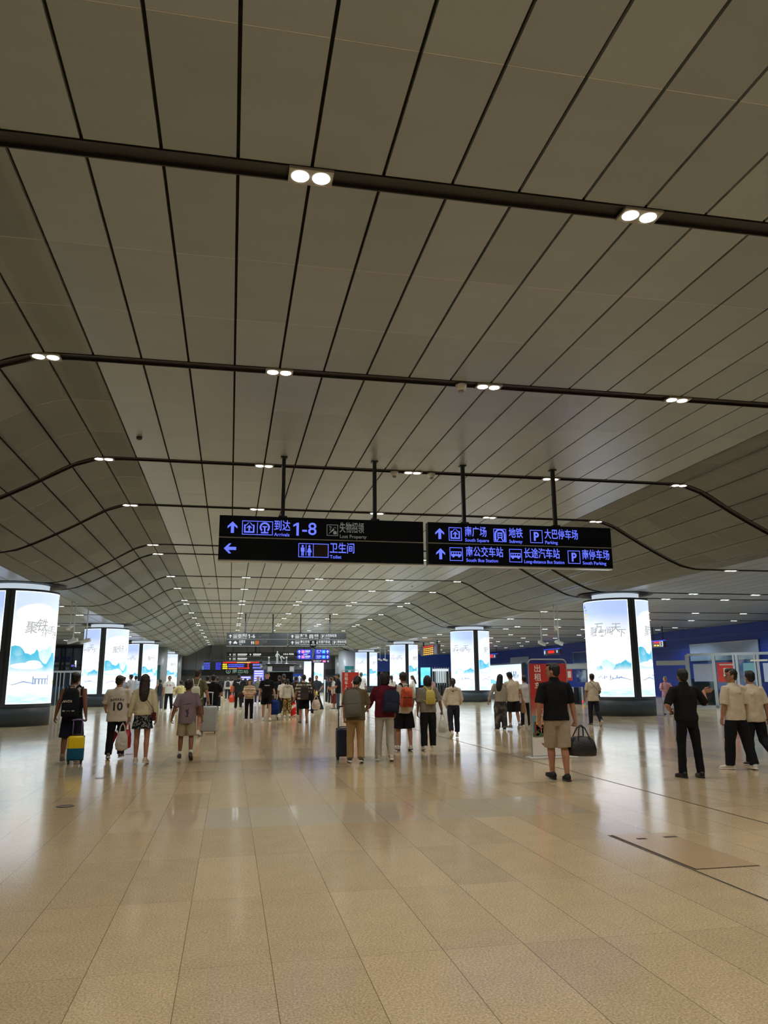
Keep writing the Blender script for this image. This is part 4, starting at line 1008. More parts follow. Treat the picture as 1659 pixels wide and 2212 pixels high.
bm = bmesh.new(); box(bm, V((0, .5, hh-.2)), (kw*.98, 1.25, .3)); hd = obj('header', bm, plain((52, 56, 62), .4), t)
for sx in (-1, 1):
    bm = bmesh.new(); box(bm, V((sx*kw*.40, -.135, hh-.2)), (kw*.16, .02, .28)); obj('header_light', bm, plain((206, 210, 212), .4), hd)
bm = bmesh.new(); box(bm, V((0, -.135, hh-.37)), (kw*.98, .02, .035)); obj('shelf_edge', bm, plain((150, 170, 172), .4), hd)
bm = bmesh.new(); box(bm, V((0, .5, hh+.03)), (kw*1.12, 1.5, .1), 0, .03); obj('roof', bm, M_KB, t)
zr = hh+.08
M_SILVER = plain((226, 229, 232), .3, .15)
def candle_post(x, label):
    g = thing('silver_post', label, 'ornament', (kx+x, KY+.1, zr), 0, 'silver ornaments on the kiosk roof')
    bm = bmesh.new(); zloft(bm, [(0, .13, .08), (.06, .13, .08), (.07, .05, .05), (.12, .03, .03), (.56, .035, .035), (.6, .07, .07), (.66, .07, .07), (.7, .03, .03)], 14); obj('post', bm, M_SILVER, g, True)
    bm = bmesh.new(); ell(bm, V((0, 0, .72)), (.06, .06, .05)); obj('finial', bm, M_SILVER, g, True); g.scale = (.8, .8, .55)
candle_post(at(581, 1430, KY).x-kx, 'small silver post at the left end of the kiosk roof')
candle_post(at(619, 1430, KY).x-kx, 'small silver post at the right end of the kiosk roof')
g = thing('silver_figure', 'silver standing figure with raised head on the kiosk roof', 'ornament', (at(599, 1430, KY).x, KY+.1, zr), 0, 'silver ornaments on the kiosk roof')
bm = bmesh.new(); box(bm, V((.05, 0, .03)), (.5, .24, .06), 0, .02); obj('stand', bm, M_SILVER, g)
bm = bmesh.new()
for sx in (-1, 1): tube(bm, [(sx*.05, 0, .06), (sx*.055, .01, .32), (sx*.04, 0, .6)], [.035, .045, .06], 8)
tube(bm, [(0, 0, .58), (0, 0, .75), (0, 0, .95)], [.09, .1, .07], 10); tube(bm, [(-.09, 0, .92), (-.17, -.03, .74), (-.08, -.08, .66)], [.04, .035, .025], 8); tube(bm, [(.09, 0, .92), (.2, -.02, .8), (.27, -.05, .72)], [.04, .035, .025], 8)
obj('body', bm, M_SILVER, g, True)
bm = bmesh.new(); ell(bm, V((0, 0, 1.1)), (.065, .07, .09)); obj('head', bm, M_SILVER, g, True); g.scale = (.62, .62, .62)
g = thing('silver_figure', 'silver bowing figure right of the standing figure on the kiosk roof', 'ornament', (at(609, 1430, KY).x, KY+.45, zr), 0, 'silver ornaments on the kiosk roof')
bm = bmesh.new(); tube(bm, [(-.02, 0, .02), (.02, 0, .3), (-.08, 0, .55), (.02, 0, .62), (.14, 0, .52)], [.03, .04, .07, .07, .04], 10); obj('body', bm, M_SILVER, g, True)
bm = bmesh.new(); ell(bm, V((.2, 0, .47)), (.07, .06, .06)); obj('head', bm, M_SILVER, g, True)
bm = bmesh.new(); box(bm, V((0, 0, .015)), (.3, .2, .03)); obj('stand', bm, M_SILVER, g); g.scale = (.7, .7, .7)
for sx, lab in ((-1, 'black spotlight clamped to the left edge of the kiosk roof'), (1, 'black spotlight clamped to the right edge of the kiosk roof')):
    g = thing('spotlight', lab, 'spotlight', (kx+sx*(kw*.56+.24), KY-.1, zr-.1)); bm = bmesh.new(); cyl(bm, (0, -.1, -.05), (0, .1, 0), .09, 12); obj('lamp_housing', bm, M_KB, g, True); bm = bmesh.new(); cyl(bm, (0, -.115, -.053), (0, -.1, -.05), .075, 12); obj('lens', bm, plain((190, 190, 186), .2), g)
    bm = bmesh.new(); box(bm, V((-sx*.15, 0, 0)), (.16, .04, .04)); obj('clamp', bm, M_KB, g)

# ------------------------------------------------------------------ blue signpost, thin post, black stand, blue board
TY = 42.0; tp = at(676, 1390, TY)
t = thing('signpost', 'black post carrying lit blue direction arms left and right', 'signpost', (tp.x, TY, 0))
zt = at(676, 1397, TY).z
bm = bmesh.new(); cyl(bm, (0, 0, 0), (0, 0, zt), .075, 14); obj('post', bm, plain((24, 25, 30), .35), t, True)
bm = bmesh.new(); zloft(bm, [(0, .3, .3), (.03, .3, .3), (.05, .1, .1)], 24); obj('base', bm, plain((30, 30, 34), .4), t, True)
za, zb = at(676, 1384, TY).z, at(676, 1397, TY).z
bm = bmesh.new(); box(bm, V((0, 0, (za+zb)/2)), (.34, .2, za-zb), 0, .01); hb = obj('top_box', bm, plain((20, 21, 26), .3), t)
lettering('北', .15, 0, (za+zb)/2+.06, M_WHITELIT, hb, -.105, .02, 'CENTER')
bm = bmesh.new(); poly(bm, rect4(-.13, (za+zb)/2-.08, .13, (za+zb)/2-.05), -.103); obj('small_print', bm, M_WHITELIT, hb)
M_BP = glow((40, 60, 220), .9); M_PK = glow((255, 130, 190), 1.2); M_CYN = glow((90, 200, 235), 1.1)
def sign_arm(v0, v1, u0, u1, side, sq, lines):
    z1, z0 = at(676, v0, TY).z, at(676, v1, TY).z; x0, x1 = at(u0, v0, TY).x-tp.x, at(u1, v0, TY).x-tp.x; h = z1-z0; zc = (z0+z1)/2
    bm = bmesh.new(); r = h/2
    pts = ([(x1, z0), (x1, z1)]+[(x0+r-r*math.sin(a*PI/10), zc+r*math.cos(a*PI/10)) for a in range(11)]) if side < 0 else ([(x0, z1), (x0, z0)]+[(x1-r+r*math.sin(a*PI/10), zc-r*math.cos(a*PI/10)) for a in range(11)])
    poly(bm, pts, -.05, .1); arm = obj('sign_arm', bm, M_BP if sq is not None else mat('violet arm', (70, 50, 90), .4), t)
    bm = bmesh.new(); ax = x0+.13 if side < 0 else x1-.13; poly(bm, arrow_pts(ax, zc, h*.72), -.151); obj('arrow', bm, M_WHITELIT, arm)
    q = x0+.25 if side < 0 else x1-.42; bm = bmesh.new(); poly(bm, rect4(q, zc-h*.32, q+.16, zc+h*.32), -.151); obj('colour_square', bm, sq or M_PK, arm)
    bm = bmesh.new(); a_, b_ = (q+.2, x1-.08) if side < 0 else (x0+.08, q-.05)
    if lines:
        lettering(lines, h*.42, a_, zc+h*.13, M_WHITELIT, arm, -.153, .015, width=b_-a_)
        poly(bm, rect4(a_, zc-h*.3, a_+(b_-a_)*.8, zc-h*.2), -.151)
    else:
        for qq in range(4): poly(bm, rect4(a_+(b_-a_)*qq/4, zc-h*.05, a_+(b_-a_)*(qq+.75)/4, zc+h*.3), -.151)
        poly(bm, rect4(a_, zc-h*.3, a_+(b_-a_)*.8, zc-h*.2), -.151)
    obj('small_print', bm, M_WHITELIT, arm)
sign_arm(1403, 1413, 641, 673, -1, M_PK, ''); sign_arm(1414.5, 1424, 641, 673, -1, M_PK, '')
sign_arm(1403, 1413, 680, 712, 1, M_CYN, '南广场'); sign_arm(1414.5, 1424, 680, 712, 1, M_CYN, '南公交车站'); sign_arm(1425.5, 1432, 673, 713, 1, None, '出租车')
q = on_floor(701, 1524); 
t = thing('barrier_post', 'thin upright post, dark above and white below, right of the signpost', 'post', (q.x, q.y, 0))
zz = at(701, 1431, q.y).z; zm = at(701, 1468, q.y).z
bm = bmesh.new(); cyl(bm, (0, 0, zm), (0, 0, zz), .035, 10); obj('upper_post', bm, plain((60, 30, 60), .4), t, True)
bm = bmesh.new(); cyl(bm, (0, 0, 0), (0, 0, zm), .04, 10); obj('lower_post', bm, plain((214, 222, 226), .3), t, True)
bm = bmesh.new(); zloft(bm, [(0, .16, .16), (.02, .16, .16), (.03, .05, .05)], 16); obj('foot', bm, plain((180, 184, 186), .3), t, True)
q = on_floor(688, 1532); zt = at(683, 1502, q.y).z
t = thing('podium', 'black tapered podium with sloping side under a yellow bottle', 'podium', (q.x, q.y+.25, 0)); bm = bmesh.new()
zloft(bm, [(0, .30, .27, .02), (zt-.04, .17, .2, -.09), (zt-.04, .19, .22, -.09), (zt, .19, .22, -.09)], 4 if False else 16, 6.0); obj('body', bm, plain((30, 30, 32), .35), t)
bm = bmesh.new(); box(bm, V((-.09, 0, zt+.008)), (.3, .36, .016)); obj('yellow_top', bm, plain((206, 178, 66), .5), t)
b_ = thing('bottle', 'small yellow pump bottle standing on the black podium', 'bottle', (q.x-.09, q.y+.2, zt+.016))
bm = bmesh.new(); zloft(bm, [(0, .05, .05), (.16, .05, .05), (.19, .03, .03), (.21, .02, .02)], 14); obj('bottle_body', bm, plain((226, 208, 120), .35), b_, True)
bm = bmesh.new(); cyl(bm, (0, 0, .2), (0, 0, .26), .012, 8); cyl(bm, (0, 0, .26), (0, -.05, .255), .01, 8); obj('pump', bm, plain((236, 232, 220), .4), b_, True)
a, b = at(628, 1455.5, 48), at(651, 1472, 48)
t = thing('notice_stand', 'blue standing notice with white arrow right of the kiosk', 'sign', ((a.x+b.x)/2, 48, 0)); w = b.x-a.x; z1, z0 = a.z, b.z
bm = bmesh.new(); box(bm, V((0, 0, (z0+z1)/2)), (w, .05, z1-z0), 0, .01); bd = obj('board', bm, mat('blue notice board', (30, 70, 170), .4), t)
bm = bmesh.new(); poly(bm, arrow_pts(w*.32, (z0+z1)/2-.05, .36), -.028); poly(bm, rect4(-w*.38, z0+.1, -w*.08, z1-.18), -.028); obj('white_mark', bm, M_PAPER, bd)
bm = bmesh.new(); cyl(bm, (-w*.3, .02, 0), (-w*.3, .02, z1-.1), .02, 8); cyl(bm, (w*.3, .02, 0), (w*.3, .02, z1-.1), .02, 8); box(bm, V((0, 0, .015)), (w, .4, .03)); obj('stand', bm, M_STEEL, t)

# ------------------------------------------------------------------ far end: led boards and screens
EP = Plane((0, YEND-1.2), (1, 0))
t = EP.root('led_board', 'long far led board with red header, yellow block and blue rows', 'board')
bm = bmesh.new(); px_box(bm, EP, 440, 1428, 566, 1447, .25); bd = obj('housing', bm, plain((16, 16, 22), .4), t)
bm = bmesh.new(); a, b, c, d = EP.rect(440, 1428, 566, 1447)
for q in (a+1, c-1): EP.put(bm, q-.08, d, q+.08, 6.87, .15)
obj('hanger', bm, M_ROD, t)
random.seed(3)
def bars(r, n, rows, col, es, nm='led_text', off=.14):
    bm = bmesh.new(); a, b, c, d = EP.rect(*r)
    for i in range(rows):
        z1 = d-(d-b)*i/rows; x = a
        while x < c-.1:
            w = random.uniform(.15, .45)*(c-a)/n
            EP.put(bm, x, z1-(d-b)/rows*.78, min(c, x+w), z1-(d-b)/rows*.15, .02, off); x += w+random.uniform(.04, .1)*(c-a)/n*2
    obj(nm, bm, glow(col, es), bd)
bars((482, 1429.5, 560, 1433), 26, 1, (255, 40, 20), 1.5); bars((512, 1430, 542, 1432.5), 8, 1, (255, 214, 110), 1.6, 'led_header', .17)
bars((481, 1433.5, 491, 1446), 2, 3, (255, 225, 30), 1.4); bars((493, 1434, 528, 1442), 12, 2, (90, 96, 255), 1.2); bars((466, 1431, 478, 1447), 4, 5, (60, 66, 235), 1.2)
bars((514, 1442, 540, 1445), 8, 1, (255, 40, 20), 1.5); bars((493, 1443, 513, 1446), 5, 1, (255, 170, 70), 1.2); bars((440, 1431, 455, 1447), 5, 4, (90, 110, 255), .9); bars((546, 1433, 566, 1446), 6, 2, (130, 140, 255), .9)
bm = bmesh.new(); px_box(bm, EP, 535, 1431, 537, 1445, .02, .15); obj('led_frame', bm, glow((255, 40, 20), 1.5), bd)
F2 = Plane((0, YEND-.603), (1, 0)); t = F2.root('fascia_lettering', 'pale green lettering and round emblem on the far dark fascia', 'lettering')
for k, (u, ch) in enumerate(((507, '南'), (519, '出'), (531, '站'))):
    s, z = F2.sz(u, 1450); lettering(ch, .8, s, z, glow((150, 190, 170), .5), t, 0, .01, 'CENTER', None, 'character')
s, z = F2.sz(493, 1450); bm = bmesh.new(); arc_strip(bm, s, z, .26, .36, 0, 2*PI, 20); poly(bm, rect4(s-.05, z-.2, s+.05, z+.15)); obj('emblem', bm, glow((150, 190, 170), .5), t)
for k, (r, lab) in enumerate((((548, 1447.5, 570, 1478), 'tall lavender lit timetable screen left of the kiosk'), ((520, 1461, 542, 1470), 'wide lavender lit screen far behind the woman in striped top'))):
    PLS = Plane((0, 84 if k == 0 else 110), (1, 0)); t = PLS.root('info_screen', lab, 'screen'); a, b, c, d = PLS.rect(*r)
    bm = bmesh.new(); PLS.put(bm, a-.06, 0.0 if k == 0 else b-.08, c+.06, d+.06, .16, -.1); obj('case', bm, plain((34, 36, 60), .4), t)
    bm = bmesh.new(); PLS.put(bm, a, b, c, d, .02); sc_ = obj('screen', bm, glow((120, 118, 240), 1.0), t)
    bm = bmesh.new()
    for q in range(6 if k == 0 else 2):
        h = (d-b)/(6 if k == 0 else 2); PLS.put(bm, a+.06, b+h*q+h*.3, c-.1, b+h*q+h*.75, .01, .015)
    obj('text_rows', bm, glow((226, 226, 255), 1.1), sc_)
    if k == 1:
        bm = bmesh.new(); PLS.put(bm, a+.3, 0, a+.45, b, .1, -.12); PLS.put(bm, c-.45, 0, c-.3, b, .1, -.12); obj('leg', bm, M_ROD, t)

# ------------------------------------------------------------------ floor covers
for k, (u, v, r) in enumerate(((141, 1742, .11), (217, 1680.5, .09), (280, 1629, .09))):
    q = on_floor(u, v); t = thing('floor_socket_cover', ['round dark-rimmed floor socket cover at lower left', 'small shiny round floor cover in front of the yellow suitcase', 'small shiny round floor cover beside the red bag'][k], 'floor cover', (q.x, q.y, 0), 0, 'round floor covers')
    bm = bmesh.new(); arc_block(bm, r*.72, r, 0, 2*PI-.001, 0, .006, 24); obj('rim', bm, plain((40, 34, 30), .4) if k == 0 else plain((190, 190, 186), .2, .7), t)
    bm = bmesh.new(); zloft(bm, [(0, r*.72, r*.72), (.004, r*.7, r*.7)], 24); obj('lid', bm, plain((112, 98, 84), .35, .3) if k == 0 else plain((206, 206, 200), .2, .7), t)
t = thing('floor_access_cover', 'rectangular stone floor hatch with two hand slots at right', 'floor cover', (4.25, 7.09, 0))
bm = bmesh.new(); box(bm, V((0, 0, .0015)), (.62, 1.5, .003)); obj('frame', bm, plain((50, 34, 24), .5), t)
bm = bmesh.new(); box(bm, V((.004, 0, .0025)), (.595, 1.478, .005)); obj('slab', bm, mat('hatch stone', (176, 152, 118), .22, 0, .22, 60), t)
for x, y, w in ((.23, .52, .15), (-.1, .50, .1)):
    bm = bmesh.new(); box(bm, V((x, y, .0052)), (w, .06, .001)); obj('hand_slot', bm, plain((52, 38, 28), .6), t)
# ------------------------------------------------------------------ people
LIVE = []          # objects whose voxel skin is baked at the end
DECALS = []        # prints laid on clothing once the clothing is baked
def skin_obj(name, bm, m, parent, voxel, smooth=3, wrinkle=0.0, wscale=0.16):
    bmesh.ops.recalc_face_normals(bm, faces=bm.faces)
    me = bpy.data.meshes.new(name); bm.to_mesh(me); bm.free()
    o = link(name, me, m, parent)
    r = o.modifiers.new('r', 'REMESH'); r.mode = 'VOXEL'; r.voxel_size = voxel; r.use_smooth_shade = True
    s = o.modifiers.new('s', 'SMOOTH'); s.factor = 0.5; s.iterations = smooth
    if wrinkle:
        tx = bpy.data.textures.get('fold%d' % int(wscale*1000))
        if tx is None:
            tx = bpy.data.textures.new('fold%d' % int(wscale*1000), 'CLOUDS'); tx.noise_scale = wscale; tx.noise_depth = 2
        d = o.modifiers.new('d', 'DISPLACE'); d.texture = tx; d.strength = wrinkle; d.mid_level = 0.5; d.texture_coords = 'GLOBAL'
    LIVE.append(o)
    return o
def bake_live():
    dg = bpy.context.evaluated_depsgraph_get()
    done = []
    for o in LIVE:
        done.append((o, bpy.data.meshes.new_from_object(o.evaluated_get(dg))))
    for o, me in done:
        o.modifiers.clear(); old = o.data; o.data = me; me.name = old.name
        for p in me.polygons: p.use_smooth = True

SKIN = mat('warm tan skin', (172, 124, 100), 0.55, 0, 0.08, 20, spec=0.3)
SKIN2 = mat('deep tan skin', (140, 96, 76), 0.55, 0, 0.08, 20, spec=0.3)
SKIN3 = mat('light skin', (204, 160, 136), 0.55, 0, 0.06, 20, spec=0.3)
HAIRK = mat('black hair', (20, 18, 19), 0.45, 0, 0.3, 60, 0.6, stretch=(1, 1, 0.15))
HAIRB = mat('dark brown hair', (44, 32, 27), 0.45, 0, 0.3, 60, 0.6, stretch=(1, 1, 0.15))
HAIRG = mat('greying hair', (88, 84, 82), 0.5, 0, 0.3, 60, 0.6, stretch=(1, 1, 0.15))
EYE_M = plain((26, 22, 22), 0.2); LIP = plain((150, 84, 78), 0.5)
SHOEW = plain((214, 210, 204), 0.6); SHOEK = plain((28, 28, 30), 0.6); SHOEG = plain((110, 108, 106), 0.6); SOLEW = plain((226, 222, 214), 0.6)

def seg_dir(f, o, side):
    f, o = math.radians(f), math.radians(o)
    return V((side*math.sin(o), math.sin(f)*math.cos(o), -math.cos(f)*math.cos(o)))

def hand(bm, w, d, side, k, curl, hint=None):
    """palm, four unequal bent fingers and a thumb"""
    d = d.normalized()
    wv = hint if hint is not None else (V((0, 1, 0)) if abs(d.z) > 0.6 else V((0, 0, 1)))
    wv = (wv - d*wv.dot(d)).normalized(); n = d.cross(wv)
    if n.dot(V((-side, 0, 0))) < 0 and abs(n.x) > 0.15: n = -n
    L = 0.085*k
    loft(bm, [(w-d*0.01*k, wv, n, .024*k, .020*k), (w+d*0.02*k, wv, n, .031*k, .018*k), (w+d*0.06*k, wv, n, .040*k, .017*k), (w+d*L, wv, n, .039*k, .014*k), (w+d*(L+.01*k), wv, n, .034*k, .010*k)], 12)
    for i, (off, ln) in enumerate(((.029, .070), (.010, .080), (-.010, .075), (-.028, .058))):
        p = w+d*(L-.006*k)+wv*(off*k); pts = [p-d*.02*k]; dd = d.copy(); ang = 0
        pts.append(p)
        for fr in (.45, .31, .24):
            ang += math.radians(curl*(0.9+0.1*i)); dd = d*math.cos(ang)+n*math.sin(ang); p = p+dd*(ln*fr*k); pts.append(p)
        tube(bm, pts, [.0095*k, .0095*k, .009*k, .0083*k, .0072*k], 8, wv)
    p = w+d*.022*k+wv*.028*k; t1 = (d*.62+wv*.6+n*.35).normalized(); t2 = (d*.85+wv*.15+n*(.3+curl*.006)).normalized()
    tube(bm, [p-wv*.012*k, p+t1*.036*k, p+t1*.036*k+t2*.03*k, p+t1*.036*k+t2*.052*k], [.014*k, .0115*k, .0105*k, .008*k], 8, n)
    return w+d*(L+.005*k)+n*.022*k

def person(label, P, h, yaw=0.0, arms=((4, 10, 8, 8), (-4, 10, 2, 8)), legs=((6, 3, 2), (-6, 3, -10)), lean=0.0, lean_x=0.0, head=(0, 0, 0), skin=SKIN, hair='short', hairm=HAIRK,
           top=('tee', (200, 200, 200)), bottom=('trousers', (30, 30, 36)), shoes=SHOEW, sole=SOLEW, w=1.0, vox=0.010, curl=(28, 28), foot=((8, 0), (8, 0)), group=None, hips=1.0, sleeve=0.62, hem=None, socks=None, belly=1.0, child=False, hd=(None, None), wrinkle=0.03):
    """P: spot on the floor under the pelvis; yaw in degrees, 0 walks away along +Y; arms (f1,o1,f2,o2) for left and right"""
    k = h/1.75; hk = k*(1.14 if child else 1.06)
    root = thing('person', label, 'person', (P[0], P[1], 0), math.radians(yaw), group)
    hipc = V((0, 0, .93*k)); TL = Matrix.Translation(hipc) @ Matrix.Rotation(math.radians(-lean), 4, 'X') @ Matrix.Rotation(math.radians(lean_x), 4, 'Y') @ Matrix.Translation(-hipc)
    # ---- joints
    J = {}
    SH = .178*w
    for s, nm in ((-1, 'L'), (1, 'R')):
        a = arms[0 if s < 0 else 1]
        S = V((s*SH*k, 0, 1.392*k)); E = S+seg_dir(a[0], a[1], s)*.285*k; Wr = E+seg_dir(a[2], a[3], s)*.245*k
        J['S'+nm], J['E'+nm], J['W'+nm] = TL @ S, TL @ E, TL @ Wr
        l = legs[0 if s < 0 else 1]
        Hp = V((s*.092*k*hips, 0, .90*k)); Kn = Hp+seg_dir(l[0], l[1], s)*.425*k; An = Kn+seg_dir(l[2], l[1]*.4, s)*.395*k
        J['H'+nm], J['K'+nm], J['A'+nm] = Hp, Kn, An
    # lowest sole -> floor
    low = 9
    for s, nm in ((-1, 'L'), (1, 'R')):
        fy, fp = foot[0 if s < 0 else 1]; fp = math.radians(fp)
        for yy, zz in ((-.07, -.085), (.18, -.085)):
            z = J['A'+nm].z + k*(zz*math.cos(fp)-yy*math.sin(fp)); low = min(low, z)
    dz = V((0, 0, -low)); T0 = Matrix.Translation(dz); TL = T0 @ TL
    for q in J: J[q] = J[q]+dz
    HT = TL @ Matrix.Translation((0, 0.01*k, 1.50*k)) @ Matrix.Rotation(math.radians(head[0]), 4, 'Z') @ Matrix.Rotation(math.radians(-head[1]), 4, 'X') @ Matrix.Rotation(math.radians(head[2]), 4, 'Y')
    hs = hk
    # ---- body
    bm = bmesh.new()
    tor = [(.80, .10, .075), (.86, .15*hips, .10), (.93, .160*hips, .108*belly), (1.02, .142*w, .10*belly), (1.12, .136*w, .096*belly), (1.25, .15*w, .105), (1.33, .154*w, .105), (1.385, .14*w, .085), (1.43, .10*w, .066), (1.47, .062, .058)]
    zloft(bm, [(z*k, rx*k, ry*k) for z, rx, ry in tor], 20, M=TL)
    nk = TL @ V((0, -.005*k, 1.44*k)); hb = HT @ V((0, -.008*hs, .04*hs))
    tube(bm, [nk, (nk+hb)/2, hb], [.062*k*w**.5, .056*k, .055*k], 14)
    hl = [(0, .026, .026, 0, .055), (.02, .046, .052, 0, .035), (.05, .060, .072, 0, .016), (.085, .069, .086, 0, .004), (.12, .074, .094, 0, 0), (.155, .075, .096, 0, -.004), (.19, .068, .088, 0, -.006), (.215, .048, .064, 0, -.006), (.228, .020, .028, 0, -.006)]
    zloft(bm, [(z*hs, rx*hs, ry*hs, cx_*hs, cy_*hs) for z, rx, ry, cx_, cy_ in hl], 20, M=HT)
    R3 = HT.to_3x3()
    tube(bm, [HT @ (V(p)*hs) for p in ((0, .086, .128), (0, .098, .105), (0, .110, .086), (0, .092, .078))], [.008*hs, .011*hs, .014*hs, .013*hs], 8)
    ell(bm, HT @ (V((0, .084, .138))*hs), (.045*hs, .014*hs, .010*hs), R3)
    ell(bm, HT @ (V((0, .078, .052))*hs), (.024*hs, .014*hs, .014*hs), R3)
    for s in (-1, 1): ell(bm, HT @ (V((s*.078, -.008, .10))*hs), (.011*hs, .020*hs, .033*hs), R3)
    grip = {}
    for s, nm in ((-1, 'L'), (1, 'R')):
        S, E, Wr = J['S'+nm], J['E'+nm], J['W'+nm]; aw = w**.5
        S0 = S+V((-s*.05*k, 0, -.005*k))
        tube(bm, [S0, S, S.lerp(E, .5), E], [.052*k, .052*k*aw, .047*k*aw, .040*k*aw], 12)
        tube(bm, [E, E.lerp(Wr, .35), Wr], [.040*k*aw, .040*k*aw, .026*k], 12)
        hq = hd[0 if s < 0 else 1]; grip[nm] = hand(bm, Wr, V(hq) if hq else Wr-E, s, k, curl[0 if s < 0 else 1])
        Hp, Kn, An = J['H'+nm], J['K'+nm], J['A'+nm]
        lw = .80 if bottom[0] in ('trousers', 'cropped') else 1.0
        tube(bm, [Hp, Hp.lerp(Kn, .35), Kn], [.086*k*hips*lw, .076*k*aw*lw, .054*k*aw*lw], 14)
        tube(bm, [Kn, Kn.lerp(An, .3)+V((0, -.012*k*lw, 0)), Kn.lerp(An, .7), An], [.054*k*aw*lw, .056*k*aw*lw, .041*k*aw*lw, .036*k], 14)
        ell(bm, An+V((0, .012*k, -.03*k)), (.030*k, .040*k, .032*k))
    body = skin_obj('body', bm, skin, root, vox*0.8, 2)
    # ---- face
    for s in (-1, 1):
        bm = bmesh.new(); ell(bm, HT @ (V((s*.031, .084, .116))*hs), (.013*hs, .009*hs, .007*hs), R3, 10, 6); obj('eye', bm, EYE_M, root, True)
        bm = bmesh.new(); ell(bm, HT @ (V((s*.033, .088, .138))*hs), (.021*hs, .008*hs, .0045*hs), R3, 10, 6); obj('eyebrow', bm, hairm, root, True)
    bm = bmesh.new(); ell(bm, HT @ (V((0, .0885, .054))*hs), (.023*hs, .008*hs, .0065*hs), R3, 10, 6); obj('lips', bm, LIP, root, True)
    # ---- hair
    bm = bmesh.new()
    def he(c, r): ell(bm, HT @ (V(c)*hs), tuple(x*hs for x in r), R3)
    if hair != 'bald':
        he((0, -.020, .148), (.083, .092, .090)); he((0, -.045, .100), (.072, .060, .075)); he((0, .035, .200), (.062, .055, .034))
        for s in (-1, 1): he((s*.066, -.012, .145), (.020, .044, .050))
    if hair in ('fringe', 'bob', 'long', 'pony'): he((0, .060, .180), (.062, .034, .034))
    if hair == 'bob':
        zloft(bm, [(z*hs, rx*hs, ry*hs, 0, c*hs) for z, rx, ry, c in ((-.02, .07, .06, -.035), (.0, .092, .082, -.03), (.06, .102, .094, -.026), (.12, .10, .098, -.022), (.18, .086, .09, -.018), (.235, .04, .05, -.012))], 18, M=HT)
    if hair == 'long':
        zloft(bm, [(z*hs, rx*hs, ry*hs, 0, c*hs) for z, rx, ry, c in ((-.30, .035, .022, -.10), (-.26, .07, .035, -.105), (-.15, .095, .042, -.10), (-.04, .10, .055, -.075), (.06, .098, .075, -.045), (.13, .094, .085, -.03), (.19, .078, .078, -.02))], 16, M=HT)
    if hair == 'pony':
        tube(bm, [HT @ (V(p)*hs) for p in ((0, -.09, .16), (0, -.135, .13), (.005, -.14, .04), (.0, -.13, -.08), (-.005, -.12, -.17))], [.028*hs, .034*hs, .036*hs, .030*hs, .010*hs], 10)
    if hair == 'bun': he((0, -.115, .17), (.045, .045, .045))
    if hair != 'bald': skin_obj('hair', bm, hairm, root, vox, 2, 0.012, 0.03)
    else: bm.free()
    # ---- top
    kind, tc = top[0], top[1]; tm = tc if isinstance(tc, bpy.types.Material) else cloth(tc)
    hz = hem if hem is not None else {'tee': .82, 'polo': .84, 'long': .86, 'vest': .82, 'crop': .95, 'hoodie': .88}[kind]
    bm = bmesh.new(); lo = 1.12 if kind in ('tee', 'long', 'hoodie') else 1.0
    lev = [(hz, .178*w*lo, .128*belly*lo), (hz+.06, .178*w*lo, .130*belly*lo), (1.02, .166*w*lo, .126*belly*lo), (1.12, .164*w*lo, .124*belly*lo), (1.24, .178*w*lo**.5, .134), (1.32, .184*w, .134), (1.375, .170*w, .118), (1.42, .138*w, .098), (1.455, .10, .084), (1.48, .082, .074), (1.497, .068, .066)]
    lev = [l for i, l in enumerate(lev) if i == 0 or l[0] > lev[i-1][0]+.001]
    if kind == 'vest': lev = [(z, rx*(0.80 if z > 1.3 and z < 1.46 else 1), ry) for z, rx, ry in lev]
    zloft(bm, [(z*k, rx*k, ry*k) for z, rx, ry in lev], 24, M=TL)
    for s, nm in ((-1, 'L'), (1, 'R')):
        S, E, Wr = J['S'+nm], J['E'+nm], J['W'+nm]; S0 = TL @ V((s*.09*k, 0, 1.395*k))
        if kind == 'vest': continue
        if kind in ('long', 'hoodie'):
            q = E.lerp(Wr, .93); ex = .012 if kind == 'hoodie' else 0
            tube(bm, [S0, S, S.lerp(E, .5), E, E.lerp(Wr, .5), q], [(r+ex)*k for r in (.068, .068, .066, .060, .056, .042)], 14, r1=False)
        else:
            q = S.lerp(E, min(1, sleeve/.8)) if sleeve <= .8 else E.lerp(Wr, (sleeve-.8))
            pts = [S0, S, S.lerp(E, .35), q]
            tube(bm, pts, [.068*k, .069*k, .072*k, (.080 if kind == 'tee' else .066)*k], 14, r1=False)
    shirt = skin_obj({'tee': 't_shirt', 'polo': 'polo_shirt', 'long': 'sweater', 'vest': 'tank_top', 'crop': 'top', 'hoodie': 'hooded_top'}[kind], bm, tm, root, vox*1.1, 3, wrinkle)
    if kind == 'polo':
        bm = bmesh.new(); zloft(bm, [(1.475*k, .080*k, .076*k), (1.50*k, .076*k, .074*k, 0, 0), (1.53*k, .066*k, .064*k, 0, -.004*k)], 18, M=TL); skin_obj('collar', bm, tm, root, vox, 1)
    if kind == 'hoodie':
        bm = bmesh.new(); ell(bm, TL @ V((0, -.10*k, 1.43*k)), (.13*k, .075*k, .085*k)); ell(bm, TL @ V((0, -.03*k, 1.47*k)), (.10*k, .085*k, .04*k)); skin_obj('hood', bm, tm, root, vox, 3, 0.02)
    # ---- bottom
    kind, bc = bottom[0], bottom[1]; bmt = bc if isinstance(bc, bpy.types.Material) else cloth(bc)
    wide = bottom[2] if len(bottom) > 2 else 1.0
    bm = bmesh.new()
